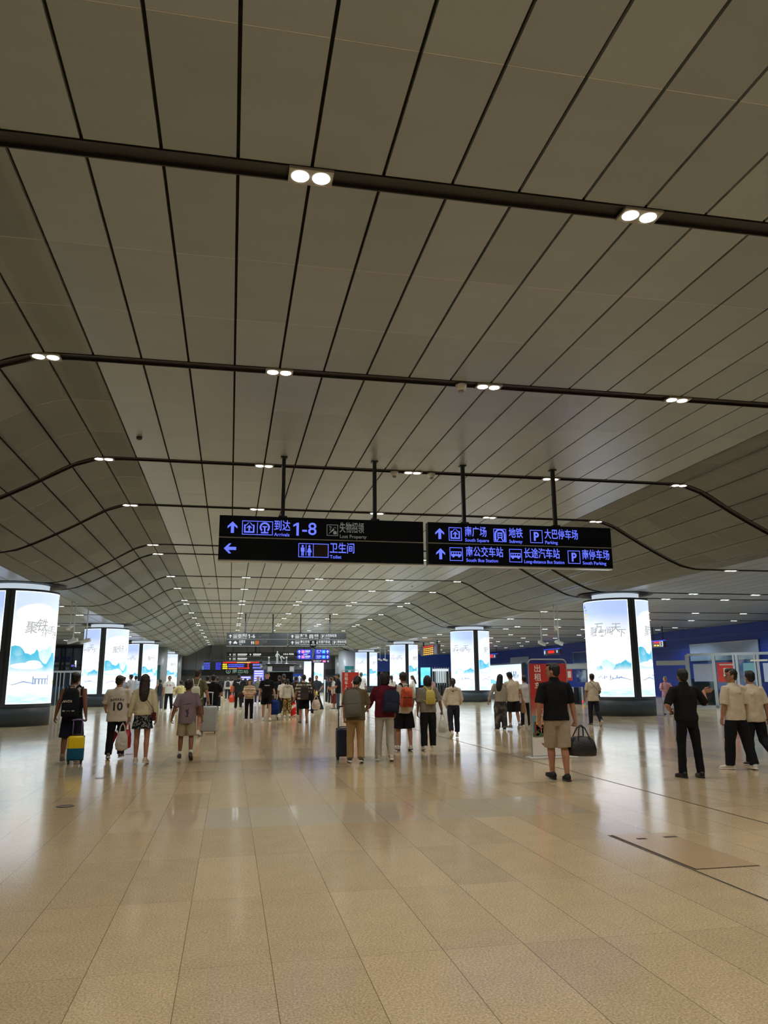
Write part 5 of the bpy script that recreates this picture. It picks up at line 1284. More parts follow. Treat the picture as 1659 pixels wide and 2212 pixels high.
    zloft(bm, ([] if kind == 'skirt' else [(.80*k, .12*k*hips, .095*k)])+[(.84*k, .165*k*hips, .118*k), (.92*k, .172*k*hips, .124*k*belly), (1.0*k, .158*k*w, .115*k*belly), (1.05*k, .150*k*w, .112*k*belly)], 22, M=T0)
    if kind == 'skirt':
        hz2 = bottom[3] if len(bottom) > 3 else .60
        zloft(bm, [(hz2*k, .205*k*hips*wide, .165*k*wide), ((hz2*.6+.34)*k, .19*k*hips, .145*k), (.87*k, .176*k*hips, .13*k), (.95*k, .165*k*hips, .122*k)], 24, M=T0)
    else:
        for s, nm in ((-1, 'L'), (1, 'R')):
            Hp, Kn, An = J['H'+nm], J['K'+nm], J['A'+nm]
            if kind == 'shorts':
                f = bottom[3] if len(bottom) > 3 else .88
                tube(bm, [Hp, Hp.lerp(Kn, .4), Hp.lerp(Kn, f)], [.094*k*hips, .098*k*wide, .102*k*wide], 16, r1=False)
            else:
                q = An+(Kn-An).normalized()*(-.012*k if kind == 'trousers' else .07*k)
                tube(bm, [Hp, Hp.lerp(Kn, .4), Kn, Kn.lerp(An, .5), q], [.092*k*hips, .088*k*wide, .072*k*wide, .070*k*wide, (.064*wide)*k], 16, r1=False)
    skin_obj({'trousers': 'trousers', 'shorts': 'shorts', 'skirt': 'skirt', 'cropped': 'trousers'}[kind], bm, bmt, root, vox*1.1, 3, 0.022, 0.12)
    # ---- shoes
    for s, nm in ((-1, 'L'), (1, 'R')):
        fy, fp = foot[0 if s < 0 else 1]
        M = Matrix.Translation(J['A'+nm]) @ Matrix.Rotation(math.radians(-s*fy), 4, 'Z') @ Matrix.Rotation(math.radians(-fp), 4, 'X') @ Matrix.Translation((0, 0, -.085*k))
        ax, ay = M.to_3x3() @ V((1, 0, 0)), M.to_3x3() @ V((0, 0, 1))
        def shape(rows): return [(M @ (V((0, y, z0+hh/2))*k), ax, ay, hw*k, hh/2*k) for y, hw, hh, z0 in rows]
        bm = bmesh.new(); loft(bm, shape(((-.078, .018, .05, .02), (-.072, .034, .085, .015), (-.03, .040, .10, .012), (.03, .041, .092, .012), (.075, .046, .068, .012), (.12, .048, .055, .012), (.165, .040, .045, .012), (.186, .018, .028, .014))), 16, 2.6)
        sh = obj('shoe', bm, shoes, root, True)
        bm = bmesh.new(); loft(bm, shape(((-.084, .020, .024, 0), (-.076, .038, .026, 0), (-.03, .043, .026, 0), (.04, .044, .025, 0), (.11, .051, .025, 0), (.165, .044, .025, 0), (.192, .020, .024, 0))), 16, 3.0); obj('sole', bm, sole, sh, True)
        if socks is not None:
            bm = bmesh.new(); q = J['A'+nm]; tube(bm, [q, q.lerp(J['K'+nm], .2)], [.044*k, .047*k], 14, r1=False); obj('sock', bm, socks, root, True)
    MW = Matrix.Translation((P[0], P[1], 0)) @ Matrix.Rotation(math.radians(yaw), 4, 'Z')
    return dict(root=root, k=k, TL=TL, HT=HT, MW=MW, J=J, grip=grip, shirt=shirt, hs=hs, w=w, yaw=math.radians(yaw))

def decal(pp, me, z, m, name='print', back=True, x=0.0, target=None, off=0.004):
    """flat drawing (x, y) laid on the back or chest of the clothing"""
    DECALS.append((pp, me, z, m, name, back, x, target, off))
def bake_decals():
    for pp, me, z, m, name, back, x, target, off in DECALS:
        tg = target or pp['shirt']; tm = tg.data
        bm = bmesh.new(); bm.from_mesh(me); bmesh.ops.triangulate(bm, faces=bm.faces)
        bmesh.ops.subdivide_edges(bm, edges=[e for e in bm.edges if e.calc_length() > 0.03], cuts=2, use_grid_fill=False)
        bvh = BVHTree.FromPolygons([v.co for v in tm.vertices], [tuple(p.vertices) for p in tm.polygons])
        s = 1 if back else -1
        for v in bm.verts:
            px, pz = s*(v.co.x)+x, v.co.y+z
            hit = bvh.ray_cast(V((px, -s*2.0, pz)), V((0, s, 0)))
            v.co = V((px, (hit[0].y if hit[0] is not None else -s*.14) - s*off, pz))
        bm.to_mesh(me); bm.free()
        link(name, me, m, tg)
def tmesh(s, size, bold=0.02, shear=0.0): return text_mesh(s, size, bold, 'CENTER', 0.0, shear)
def pmesh(polys):
    bm = bmesh.new()
    for p in polys: bm.faces.new([bm.verts.new((a, b, 0)) for a, b in p])
    me = bpy.data.meshes.new('p'); bm.to_mesh(me); bm.free(); return me

# ------------------------------------------------------------------ bags
def place(t, pp, M): t.matrix_world = pp['MW'] @ M
def backpack(pp, label, size, c, strapc, pocketc=None, z=None, y=-.145, x=0.0, tilt=0.0, shape=4.0, one_strap=False):
    w, h, d = size; k = pp['k']; t = thing('backpack', label, 'backpack'); m = c if isinstance(c, bpy.types.Material) else cloth(c); sm = cloth(strapc)
    zz = (z if z is not None else 1.43*k-h)
    bm = bmesh.new(); zloft(bm, [(0, w*.46, d*.44, 0, -d*.5), (.02, w*.5, d*.5, 0, -d*.5), (h*.5, w*.5, d*.5, 0, -d*.5), (h*.8, w*.47, d*.44, 0, -d*.45), (h*.93, w*.40, d*.34, 0, -d*.38), (h, w*.24, d*.16, 0, -d*.28)], 28, shape); b = obj('main_bag', bm, m, t, True)
    bm = bmesh.new(); zloft(bm, [(h*.06, w*.36, d*.10, 0, -d*1.0), (h*.08, w*.39, d*.14, 0, -d*1.0), (h*.38, w*.38, d*.13, 0, -d*.98), (h*.46, w*.33, d*.06, 0, -d*.95)], 20, shape); obj('front_pocket', bm, (cloth(pocketc) if pocketc else m), t, True)
    bm = bmesh.new(); tube(bm, [(-w*.36, -d*.99, h*.47), (0, -d*1.015, h*.48), (w*.36, -d*.99, h*.47)], .006, 8); obj('zip', bm, cloth(strapc), t)
    bm = bmesh.new(); tube(bm, [(-.04, -d*.3, h-.02), (-.04, -d*.35, h+.04), (.04, -d*.35, h+.04), (.04, -d*.3, h-.02)], .009, 8); obj('grab_handle', bm, sm, t)
    sh = 1.46*k-zz; kk = k
    for s in (-1, 1):
        if one_strap and s < 0: continue
        bm = bmesh.new(); a = .075*kk*pp['w']
        tube(bm, [(s*.05, -.03, h*.90), (s*a, .03, sh-.005), (s*(a+.02*kk), .10*kk, sh+.022), (s*(a+.035*kk), .20*kk, sh-.01), (s*(a+.05*kk), .285*kk, sh-.10), (s*(a+.07*kk), .30*kk, sh-.22), (s*(a+.115*kk), .20*kk, sh-.36), (s*(a+.09*kk), .05, .10), (s*w*.40, -.02, .05)], [.028*kk]*6+[.016*kk]*3, 10, V((1, 0, 0)), 0.36)
        obj('strap', bm, sm, t, True)
    place(t, pp, pp['TL'] @ Matrix.Translation((x, y*k, zz)) @ Matrix.Rotation(tilt, 4, 'Y'))
    return t
def suitcase(label, P, yaw, size, c, handle_to=0.45, c2=None, handlec=(190, 196, 200), group=None, tilt=0.0, wheelc=(24, 24, 26)):
    w, h, d = size; t = thing('suitcase', label, 'suitcase', (P[0], P[1], 0), yaw, group); m = c if isinstance(c, bpy.types.Material) else mat('shell_%d_%d_%d' % c, c, 0.35, 0.05, 0.08, 8)
    z0 = .065
    bm = bmesh.new(); box(bm, V((0, 0, z0+h/2)), (w, d, h), 0, min(w, d)*.22); obj('shell', bm, m, t, True)
    rm = plain(tuple(int(x*.7) for x in (c if not isinstance(c, bpy.types.Material) else (60, 60, 60))), .4)
    for x in (-.34, -.17, 0, .17, .34):
        bm = bmesh.new(); box(bm, V((x*w, 0, z0+h/2)), (.012, d+.008, h*.82), 0, .004); obj('ridge', bm, m if not c2 else c2, t, True)
    bm = bmesh.new(); box(bm, V((0, 0, z0+h/2)), (w+.006, .014, h+.006), 0, .004); obj('seam_zip', bm, rm, t)
    hm = plain(handlec, .35, .3)
    bm = bmesh.new(); top = z0+h+handle_to
    for s in (-1, 1): cyl(bm, (s*.085, d*.32, z0+h-.03), (s*.085, d*.32, top), .011, 8)
    obj('pull_rod', bm, hm, t, True)
    bm = bmesh.new(); tube(bm, [(-.10, d*.32, top), (0, d*.32, top+.012), (.10, d*.32, top)], .017, 10); obj('pull_grip', bm, hm if sum(handlec) > 300 else plain((30, 30, 32)), t, True)
    bm = bmesh.new(); tube(bm, [(-.09, -d*.1, z0+h-.005), (-.08, -d*.1, z0+h+.025), (.08, -d*.1, z0+h+.025), (.09, -d*.1, z0+h-.005)], .010, 8); obj('carry_handle', bm, rm, t, True)
    for sx in (-1, 1):
        for sy in (-1, 1):
            bm = bmesh.new(); cyl(bm, (sx*w*.38-.012, sy*d*.3, .032), (sx*w*.38+.012, sy*d*.3, .032), .032, 14); box(bm, V((sx*w*.38, sy*d*.3, .055)), (.036, .04, .03)); obj('wheel', bm, plain(wheelc, .5), t)
    return t
def plastic_bag(label, P, size, c, handle=.14, name='plastic_bag', cat='bag', rz=0.0, alpha=None, fill=None, lumpy=.03):
    """hangs with the handles' top at P"""
    w, h, d = size; t = thing(name, label, cat, (P[0], P[1], P[2]-handle-h), rz)
    m = c if isinstance(c, bpy.types.Material) else (mat('film_%d_%d_%d' % c, c, .35, 0, .1, 12, .3, alpha=alpha) if alpha else mat('film_%d_%d_%d' % c, c, .4, 0, .12, 12, .5))
    bm = bmesh.new(); zloft(bm, [(0, w*.30, d*.32), (.02, w*.44, d*.5), (h*.3, w*.52, d*.55), (h*.65, w*.46, d*.45), (h*.88, w*.38, d*.2), (h, w*.32, d*.08)], 20, 2.6); o = skin_obj('bag_body', bm, m, t, .012, 2, lumpy, .09)
    for s in (-1, 1):
        bm = bmesh.new(); tube(bm, [(s*w*.24, 0, h-.02), (s*w*.16, 0, h+handle*.6), (0, 0, h+handle)], [.016, .012, .010], 8, V((0, 1, 0)), .5); obj('handle', bm, m, t, True)
    if fill:
        bm = bmesh.new(); ell(bm, V((0, 0, h*.24)), (w*.34, d*.36, h*.2)); skin_obj('contents', bm, cloth(fill), t, .012, 2, .04, .06)
    return t
def crossbody(pp, label, side, c, size=(.22, .17, .07), strap=(40, 30, 28), zb=.86, yb=-.03):
    k = pp['k']; t = thing('shoulder_bag', label, 'bag'); w, h, d = size; s = side
    x = s*.23*k*pp['w']
    bm = bmesh.new(); box(bm, V((x, yb*k, zb*k)), (d, w, h), 0, .03); obj('pouch', bm, c if isinstance(c, bpy.types.Material) else cloth(c), t, True)
    bm = bmesh.new(); box(bm, V((x+s*.01, yb*k, zb*k+h*.22)), (d+.01, w*1.02, h*.5), 0, .02); obj('flap', bm, c if isinstance(c, bpy.types.Material) else cloth(c), t, True)
    bm = bmesh.new(); tube(bm, [(x, (yb-.05)*k, zb*k+h*.4), (s*.20*k, -.12*k, 1.06*k), (s*.08*k, -.162*k, 1.24*k), (-s*.04*k, -.140*k, 1.38*k), (-s*.095*k, -.06*k, 1.462*k), (-s*.09*k, .04*k, 1.462*k), (-s*.03*k, .145*k, 1.34*k), (s*.09*k, .16*k, 1.15*k), (s*.2*k, .10*k, 1.0*k), (x, (yb+.08)*k, zb*k+h*.4)], .010, 8, V((1, 0, 0)), .5); obj('strap', bm, cloth(strap), t, True)
    place(t, pp, pp['TL'])
    return t
def wpos(pp, nm): return pp['MW'] @ pp['grip'][nm]
# ------------------------------------------------------------------ who stands where
def spot(u, v, vtop=None, dy=0.0):
    p = on_floor(u, v); return p
def who(label, u, v, vt, h=None, **kw):
    p = on_floor(u, v); hh = h or height_at(u, vt, p)
    return person(label, (p.x, p.y), hh, **kw)
BLACK = (24, 25, 29); NAVY = (28, 32, 48); OFFW = (206, 198, 184); CREAM = (206, 196, 166)
WALK_L = ((16, 3, 8), (-8, 3, -26)); WALK_R = ((-8, 3, -26), (16, 3, 8)); STAND = ((2, 3, 0), (-2, 3, -3))
FW_L = ((6, -6), (8, 16)); FW_R = ((8, 16), (6, -6))

# --- man in dark vest with the yellow and blue trolley
p1 = who('man in sleeveless top and navy shorts with large black backpack, leftmost walker', 149, 1646, 1452, yaw=-4, arms=((-6, 17, 4, 12), (-10, 9, 2, 8)), legs=((-2, 3, -6), (8, 3, 4)), skin=SKIN2, top=('vest', ramp_mat('dark vest with pale shoulders', [(0, (28, 30, 38)), (.5, (28, 30, 38)), (.51, (198, 180, 162))], .40, .9, True, 'GRAD')), bottom=('shorts', NAVY, 1.16, 1.02), shoes=SHOEG, w=1.08, socks=plain((150, 140, 130)), curl=(30, 60), head=(0, 4, 0), vox=.009)
for s in (-1, 1):
    bm = bmesh.new(); k = p1['k']; S = p1['J']['SL' if s < 0 else 'SR']
    tube(bm, [S+V((-s*.03, y*k, z*k)) for y, z in ((-.10, -.10), (-.085, 0.0), (0, .062), (.085, 0), (.10, -.10))], .016, 8, V((1, 0, 0)), 1); o_ = obj('armhole_trim', bm, cloth(BLACK), p1['root'], True)
bp = backpack(p1, 'large black backpack with white lettering worn by the leftmost walker', (.33, .56, .17), (27, 30, 38), (27, 30, 38), z=.90, y=-.150, shape=3.6)
sh = [c for c in bp.children if c.name.startswith('main_bag')][0]
me = tmesh('ANTA', .068, .03, .35); me.transform(UPRIGHT); me.transform(Matrix.Translation((-.045, -.176, .30))); link('lettering', me, plain((226, 214, 200), .5), sh)
for x in (-.09, 0, .09):
    bm = bmesh.new(); box(bm, V((x, -.205, .115)), (.05 if x else .07, .008, .02)); obj('reflector', bm, plain((210, 204, 190) if x else (110, 110, 116), .4), sh)
q = on_floor(159, 1651)
kid = ramp_mat('yellow and blue trolley shell', [(0, (24, 92, 132)), (.285, (24, 92, 132)), (.30, (236, 206, 40))], 1.0, .35, True, 'GRAD')
st = suitcase('small children’s trolley, yellow above and blue below, pulled by the leftmost walker', (q.x, q.y+.1), .08, (.31, .47, .22), kid, .30, kid, (120, 96, 160))

# --- couple with plastic bags
p2 = who('man in loose off-white football shirt with number 10 on the back', 247, 1640, 1461, yaw=0, arms=((14, 14, 60, 4), (0, 10, 6, 4)), legs=((-6, 2, -14), (8, 2, 2)), hair='short', hairm=HAIRB, top=('tee', OFFW), bottom=('trousers', BLACK, 1.12), shoes=SHOEG, w=1.14, sleeve=.74, hem=.76, head=(-14, 6, 0), foot=((10, 12), (8, 0)), vox=.009)
for i, ch in enumerate('DEKKRY'): decal(p2, tmesh(ch, .066, .03), 1.255*p2['k']-abs(i-2.5)**2*.003, plain((44, 44, 50), .7), 'lettering', x=(i-2.5)*.047)
decal(p2, tmesh('10', .23, .03), 1.10*p2['k'], plain((44, 44, 50), .7), 'number')
p3 = who('woman with long brown hair, cream sweater and black patterned skirt', 303, 1650, 1458, yaw=-2, arms=((-2, 12, 6, 12), (-6, 13, 2, 6)), legs=((5, 1, 2), (-5, 1, -10)), hair='long', hairm=HAIRB, top=('long', CREAM), bottom=('skirt', ramp_mat('black and white leaf print', [(0, (26, 28, 34)), (.54, (170, 172, 168)), (.60, (34, 36, 42))], 26), 1.0, .66), shoes=plain((206, 192, 172), .6), w=.94, hips=1.04, hem=.93, head=(4, 4, 0), foot=((6, 0), (8, 8)), vox=.009)
crossbody(p3, 'small maroon shoulder bag on the woman in patterned skirt', 1, (84, 34, 44), zb=.90)
g = wpos(p3, 'L'); plastic_bag('red plastic bag hanging between the couple on the left', (g.x-.03, g.y+.10, g.z+.02), (.17, .36, .13), (200, 40, 52), .16)
plastic_bag('white plastic bag carried in front of the red one by the couple', (g.x-.10, g.y-.10, g.z+.0), (.24, .36, .13), (196, 186, 178), .16)
g0 = on_floor(266, 1612); t = thing('umbrella', 'folded red umbrella below the couple’s plastic bags', 'umbrella', (g0.x+.08, p2['root'].location.y+.06, .12))
bm = bmesh.new(); zloft(bm, [(0, .008, .008), (.12, .012, .012), (.16, .05, .035), (.42, .06, .04), (.46, .02, .02)], 12); obj('canopy', bm, cloth((150, 30, 40)), t, True)
bm = bmesh.new(); cyl(bm, (0, 0, .44), (0, 0, .62), .01, 8); obj('handle', bm, plain((40, 30, 30)), t)
t.rotation_euler = (0, .35, 0)

# --- boy in mauve tee
p4 = who('boy in mauve t-shirt and khaki shorts walking away', 400, 1642, 1473, yaw=0, arms=((-10, 20, 8, 12), (-6, 20, 10, 12)), legs=((6, 4, 0), (-4, 3, -24)), skin=SKIN2, hair='short', top=('tee', (134, 118, 128)), bottom=('shorts', (158, 148, 122), 1.12, .95), shoes=plain((62, 60, 60), .6), sole=plain((60, 56, 54)), socks=plain((206, 202, 194), .8), w=1.06, hem=.77, sleeve=.72, child=True, foot=((8, 0), (6, 26)), head=(0, 4, 0), vox=.009, curl=(40, 40))
decal(p4, pmesh([[(-.11, .0), (.06, .028), (.11, .03), (.08, .012), (-.05, -.012)]]), 1.24*p4['k'], plain((84, 74, 86), .8), 'print')
decal(p4, pmesh([[(-.03, .07), (.0, .05), (.035, .09), (.03, .05), (.02, .02), (.035, -.02), (.015, -.06), (.04, -.085), (-.035, -.085), (-.01, -.06), (.0, -.02), (-.02, .0), (-.03, .03)]]), 1.06*p4['k'], plain((66, 60, 72), .8), 'print')

# --- tall man with silver suitcase
p5 = who('tall man in olive shirt with slim white backpack pulling the silver suitcase', 420, 1590, 1446, yaw=-4, arms=((0, 10, 20, 6), (-14, 20, 2, 14)), legs=WALK_L, foot=FW_L, hair='short', hairm=HAIRB, top=('tee', (92, 90, 68)), bottom=('shorts', (92, 70, 58), 1.1), w=1.05, head=(-10, 6, 0), vox=.010, curl=(30, 75))
backpack(p5, 'slim off-white backpack on the tall man in olive shirt', (.27, .46, .13), (196, 196, 176), (206, 206, 190), z=.97)
q = on_floor(450, 1585); g = wpos(p5, 'R')
suitcase('large silver hard suitcase behind the boy, right of the tall man', (q.x, q.y), .03, (.50, .76, .28), (168, 174, 178), .40, None, (196, 210, 220), 'x' if False else None)
# man in black before the silver suitcase
p6 = who('man in black shirt and black shorts beyond the silver suitcase', 457, 1566, 1458, yaw=-6, arms=((20, 14, 70, -10), (16, 18, 66, -10)), legs=STAND, hair='short', top=('tee', BLACK), bottom=('shorts', BLACK, 1.1, 1.0), shoes=SHOEK, w=1.12, sleeve=.74, head=(0, 10, 0), hem=.78)
p7 = who('stout man facing the camera in white t-shirt with red box print', 363, 1536, 1460, yaw=176, arms=((0, 14, 8, 10), (-4, 14, 8, 10)), legs=WALK_R, foot=FW_R, hair='short', top=('tee', (226, 222, 216)), bottom=('trousers', BLACK, 1.1), shoes=SHOEG, w=1.14, belly=1.2, vox=.012, hem=.86)
decal(p7, pmesh([[(-.11, -.04), (.11, -.04), (.11, .04), (-.11, .04)]]), 1.27*p7['k'], plain((196, 40, 48), .7), 'print', False)
decal(p7, pmesh([[(-.08+.028*i, -.014), (-.06+.028*i, -.014), (-.06+.028*i, .014), (-.08+.028*i, .014)] for i in range(6)]), 1.27*p7['k'], plain((236, 226, 224), .7), 'print', False, 0, None, .007)
who('woman in dark sleeveless top and grey wide trousers beside the stout man', 343, 1534, 1467, yaw=20, arms=((0, 24, 70, 20), (0, 10, 10, 8)), legs=STAND, hair='short', hairm=HAIRB, top=('vest', (52, 54, 60)), bottom=('trousers', (92, 94, 100), 1.3), shoes=SHOEW, w=.92, vox=.013)
who('person in pale yellow jacket half hidden behind the boy', 388, 1541, 1470, yaw=25, arms=((20, 40, -20, 5), (10, 20, 40, 0)), legs=WALK_L, foot=FW_L, hair='short', hairm=HAIRB, top=('long', (224, 212, 156)), bottom=('trousers', ramp_mat('sand camouflage', [(0, (86, 76, 52)), (.46, (176, 152, 108)), (.58, (214, 196, 150))], 14), 1.1), shoes=SHOEW, w=1.0, vox=.013)
who('man in pale blue shirt before the second left pillar', 290, 1528, 1460, yaw=12, arms=((10, 14, 50, 0), (6, 12, 20, 4)), legs=STAND, hair='short', top=('tee', (184, 196, 212)), bottom=('trousers', (52, 54, 62)), w=1.1, head=(0, 12, 0), vox=.013)
pc = who('man wearing a grey cap before the second left pillar', 279, 1533, 1457, yaw=60, arms=((10, 10, 30, 4), (10, 10, 40, 4)), legs=STAND, hair='short', top=('tee', (170, 168, 170)), bottom=('trousers', (52, 54, 62)), w=1.0, vox=.013)
bm = bmesh.new(); ell(bm, pc['HT'] @ V((0, -.01, .185)), (.088, .10, .06)); ell(bm, pc['HT'] @ V((0, .10, .165)), (.06, .07, .012)); skin_obj('cap', bm, cloth((92, 96, 104)), pc['root'], .010, 2)
who('person in grey top behind the man in number 10 shirt', 264, 1532, 1462, yaw=-30, arms=((10, 10, 30, 4), (10, 10, 40, 4)), legs=STAND, hair='fringe', top=('tee', (150, 152, 160)), bottom=('trousers', (52, 54, 62)), w=.95, vox=.013)

# --- middle distance
p11 = who('man in black t-shirt with white leaping-cat mark, right arm raised', 514, 1533, 1457, yaw=0, arms=((4, 14, 20, 8), (70, 30, 150, -50)), legs=WALK_L, foot=((6, -6), (8, 20)), hair='short', top=('tee', (34, 35, 38)), bottom=('trousers', (22, 22, 25), 1.05), shoes=SHOEK, w=1.14, vox=.011, head=(-24, 8, 0), sleeve=.68)
decal(p11, pmesh([[(-.13, .045), (-.10, .055), (-.06, .03), (-.01, .035), (.04, .045), (.08, .085), (.115, .095), (.09, .065), (.055, .02), (.04, -.02), (.06, -.09), (.045, -.095), (.02, -.03), (-.01, .0), (-.05, -.005), (-.085, .0), (-.09, .02), (-.12, .025)]]), 1.33*p11['k'], plain((214, 214, 210), .7), 'print')
g = wpos(p11, 'L'); q = at(491, 1500, p11['root'].location.y)
plastic_bag('orange-red shopping bag low beside the man with the cat mark', (g.x-.03, g.y, g.z+.02), (.34, .40, .18), (214, 66, 36), .12)
q = at(503, 1480, 46); t = thing('shoulder_bag', 'bright orange bag hanging at the elbow of the man with the cat mark', 'bag', (q.x, p11['root'].location.y+.28, .95)); bm = bmesh.new(); zloft(bm, [(0, .12, .06), (.02, .14, .07), (.3, .13, .06), (.36, .08, .03)], 16, 3.5); obj('pouch', bm, cloth((232, 98, 58)), t, True); bm = bmesh.new(); tube(bm, [(-.1, 0, .34), (-.04, 0, .55), (.1, 0, .34)], .012, 8, V((0, 1, 0)), .5); obj('strap', bm, cloth((200, 80, 46)), t, True)
stripes = ramp_mat('cream shirt with dark and tan stripes', [(0, (222, 200, 172)), (.42, (40, 34, 36)), (.54, (214, 178, 144)), (.82, (70, 52, 50)), (.90, (226, 206, 180))], 7.2, .85, True, 'STRIPE')
p12 = who('woman in striped cream shirt facing the camera with folded arms', 537, 1557, 1467, yaw=178, arms=((18, 12, 88, -58), (20, 12, 84, -56)), legs=((4, 1, 0), (-2, 1, -6)), hair='bob', hairm=HAIRK, skin=SKIN3, top=('tee', stripes), bottom=('trousers', (24, 24, 27), 1.05), shoes=SHOEW, w=1.0, hips=1.06, vox=.010, sleeve=.72, hem=.92)
q = at(520, 1499, p12['root'].location.y); t = thing('shoulder_bag', 'brown leather bag hanging at the elbow of the striped woman', 'bag', (q.x, q.y+.06, .92)); bm = bmesh.new(); zloft(bm, [(0, .10, .05), (.03, .16, .07), (.16, .14, .06), (.22, .05, .02)], 16, 2.6); obj('pouch', bm, cloth((70, 52, 46)), t, True); bm = bmesh.new(); tube(bm, [(-.08, 0, .19), (.03, 0, .38), (.1, 0, .19)], .010, 8); obj('strap', bm, cloth((60, 44, 40)), t, True)
p13 = who('tall young man facing the camera in black t-shirt and shorts with blue trolley bag', 575, 1557, 1452, yaw=178, arms=((-6, 12, 4, 12), (0, 12, 10, 8)), legs=((14, 3, 6), (-10, 3, -24)), foot=((6, -4), (6, 14)), hair='fringe', skin=SKIN3, top=('tee', (20, 23, 28)), bottom=('shorts', (17, 18, 22), 1.1, .75), shoes=SHOEW, w=1.06, vox=.010, hem=.80, sleeve=.66, curl=(70, 30))
decal(p13, pmesh([circ(-.085, 0, .018, 12), rect4(-.06, -.014, .10, .014)]), 1.27*p13['k'], plain((224, 224, 226), .7), 'print', False)
q = on_floor(592, 1556)
t = thing('trolley_bag', 'soft blue wheeled bag pulled behind the tall young man', 'suitcase', (q.x, q.y+.1, 0), .1)
bm = bmesh.new(); zloft(bm, [(.22, .14, .10), (.26, .20, .14), (.55, .20, .15), (.72, .18, .13), (.80, .10, .06)], 22, 3.2); obj('bag_body', bm, cloth((26, 48, 116)), t, True)
bm = bmesh.new(); box(bm, V((0, -.15, .50)), (.26, .03, .2), 0, .012); obj('front_pocket', bm, cloth((30, 56, 130)), t, True)
bm = bmesh.new(); cyl(bm, (-.12, .14, .06), (-.12, .14, 1.0), .012, 8); cyl(bm, (.12, .14, .06), (.12, .14, 1.0), .012, 8); cyl(bm, (-.13, .14, 1.0), (.13, .14, 1.0), .014, 8); cyl(bm, (-.12, .14, .20), (-.12, -.14, .20), .01, 8); cyl(bm, (.12, .14, .20), (.12, -.14, .20), .01, 8); obj('trolley_frame', bm, plain((150, 154, 160), .3, .5), t, True)
for s in (-1, 1):
    bm = bmesh.new(); cyl(bm, (s*.17-.015, .14, .06), (s*.17+.015, .14, .06), .06, 16); obj('wheel', bm, plain((28, 28, 30)), t)
camo = ramp_mat('gold brown camouflage', [(0, (52, 42, 24)), (.44, (120, 96, 50)), (.54, (188, 158, 86)), (.62, (92, 76, 44))], 16)
p14 = who('girl with ponytail in grey hooded top and camouflage trousers', 620, 1550, 1468, yaw=-3, arms=((0, 13, 4, 12), (2, 14, 6, 12)), legs=((2, 2, 0), (-6, 2, -18)), foot=((6, 0), (6, 18)), hair='pony', top=('hoodie', (188, 184, 172)), bottom=('trousers', camo, 1.14), shoes=SHOEW, w=.93, hem=.84, vox=.010)
g = wpos(p14, 'R'); plastic_bag('red and white carrier bag held by the girl in camouflage trousers', (g.x+.02, g.y-.05, g.z+.02), (.24, .58, .14), ramp_mat('red and white bag print', [(0, (206, 40, 40)), (.52, (228, 214, 206)), (.6, (210, 46, 44))], 5), .16)
str2 = ramp_mat('white shirt with broad brown stripes', [(0, (210, 204, 190)), (.5, (74, 66, 56)), (1, (74, 66, 56))], 8.0, .85, True, 'STRIPE')
p15 = who('man in brown and white striped shirt with grey backpack and black shorts', 655, 1561, 1457, yaw=3, arms=((4, 14, 20, 10), (6, 14, 30, 6)), legs=((4, 2, 0), (-2, 2, -8)), hair='short', top=('tee', str2), bottom=('shorts', (18, 19, 23), 1.14, .95), shoes=plain((120, 104, 92), .6), sole=plain((40, 36, 34)), w=1.14, vox=.010, sleeve=.7, head=(0, 10, 0))
backpack(p15, 'dark grey backpack on the man in striped shirt', (.32, .50, .18), (62, 58, 58), (56, 54, 54), (70, 66, 66), z=.88)
g = wpos(p15, 'R'); plastic_bag('white carrier bag with red mark right of the man in striped shirt', (g.x+.22, g.y-.02, .98), (.34, .36, .18), (216, 200, 192), .14, rz=.2)
q = at(677, 1505, 30.2); t = thing('shoulder_bag', 'black duffel hanging at the right side of the man in striped shirt', 'bag', (q.x-.12, q.y-.1, .82)); bm = bmesh.new(); box(bm, V((0, 0, .14)), (.2, .4, .28), 0, .06); obj('bag_body', bm, cloth((26, 27, 34)), t, True); bm = bmesh.new(); tube(bm, [(0, -.14, .27), (-.04, 0, .5), (0, .14, .27)], .014, 8); obj('strap', bm, cloth((26, 27, 34)), t, True)
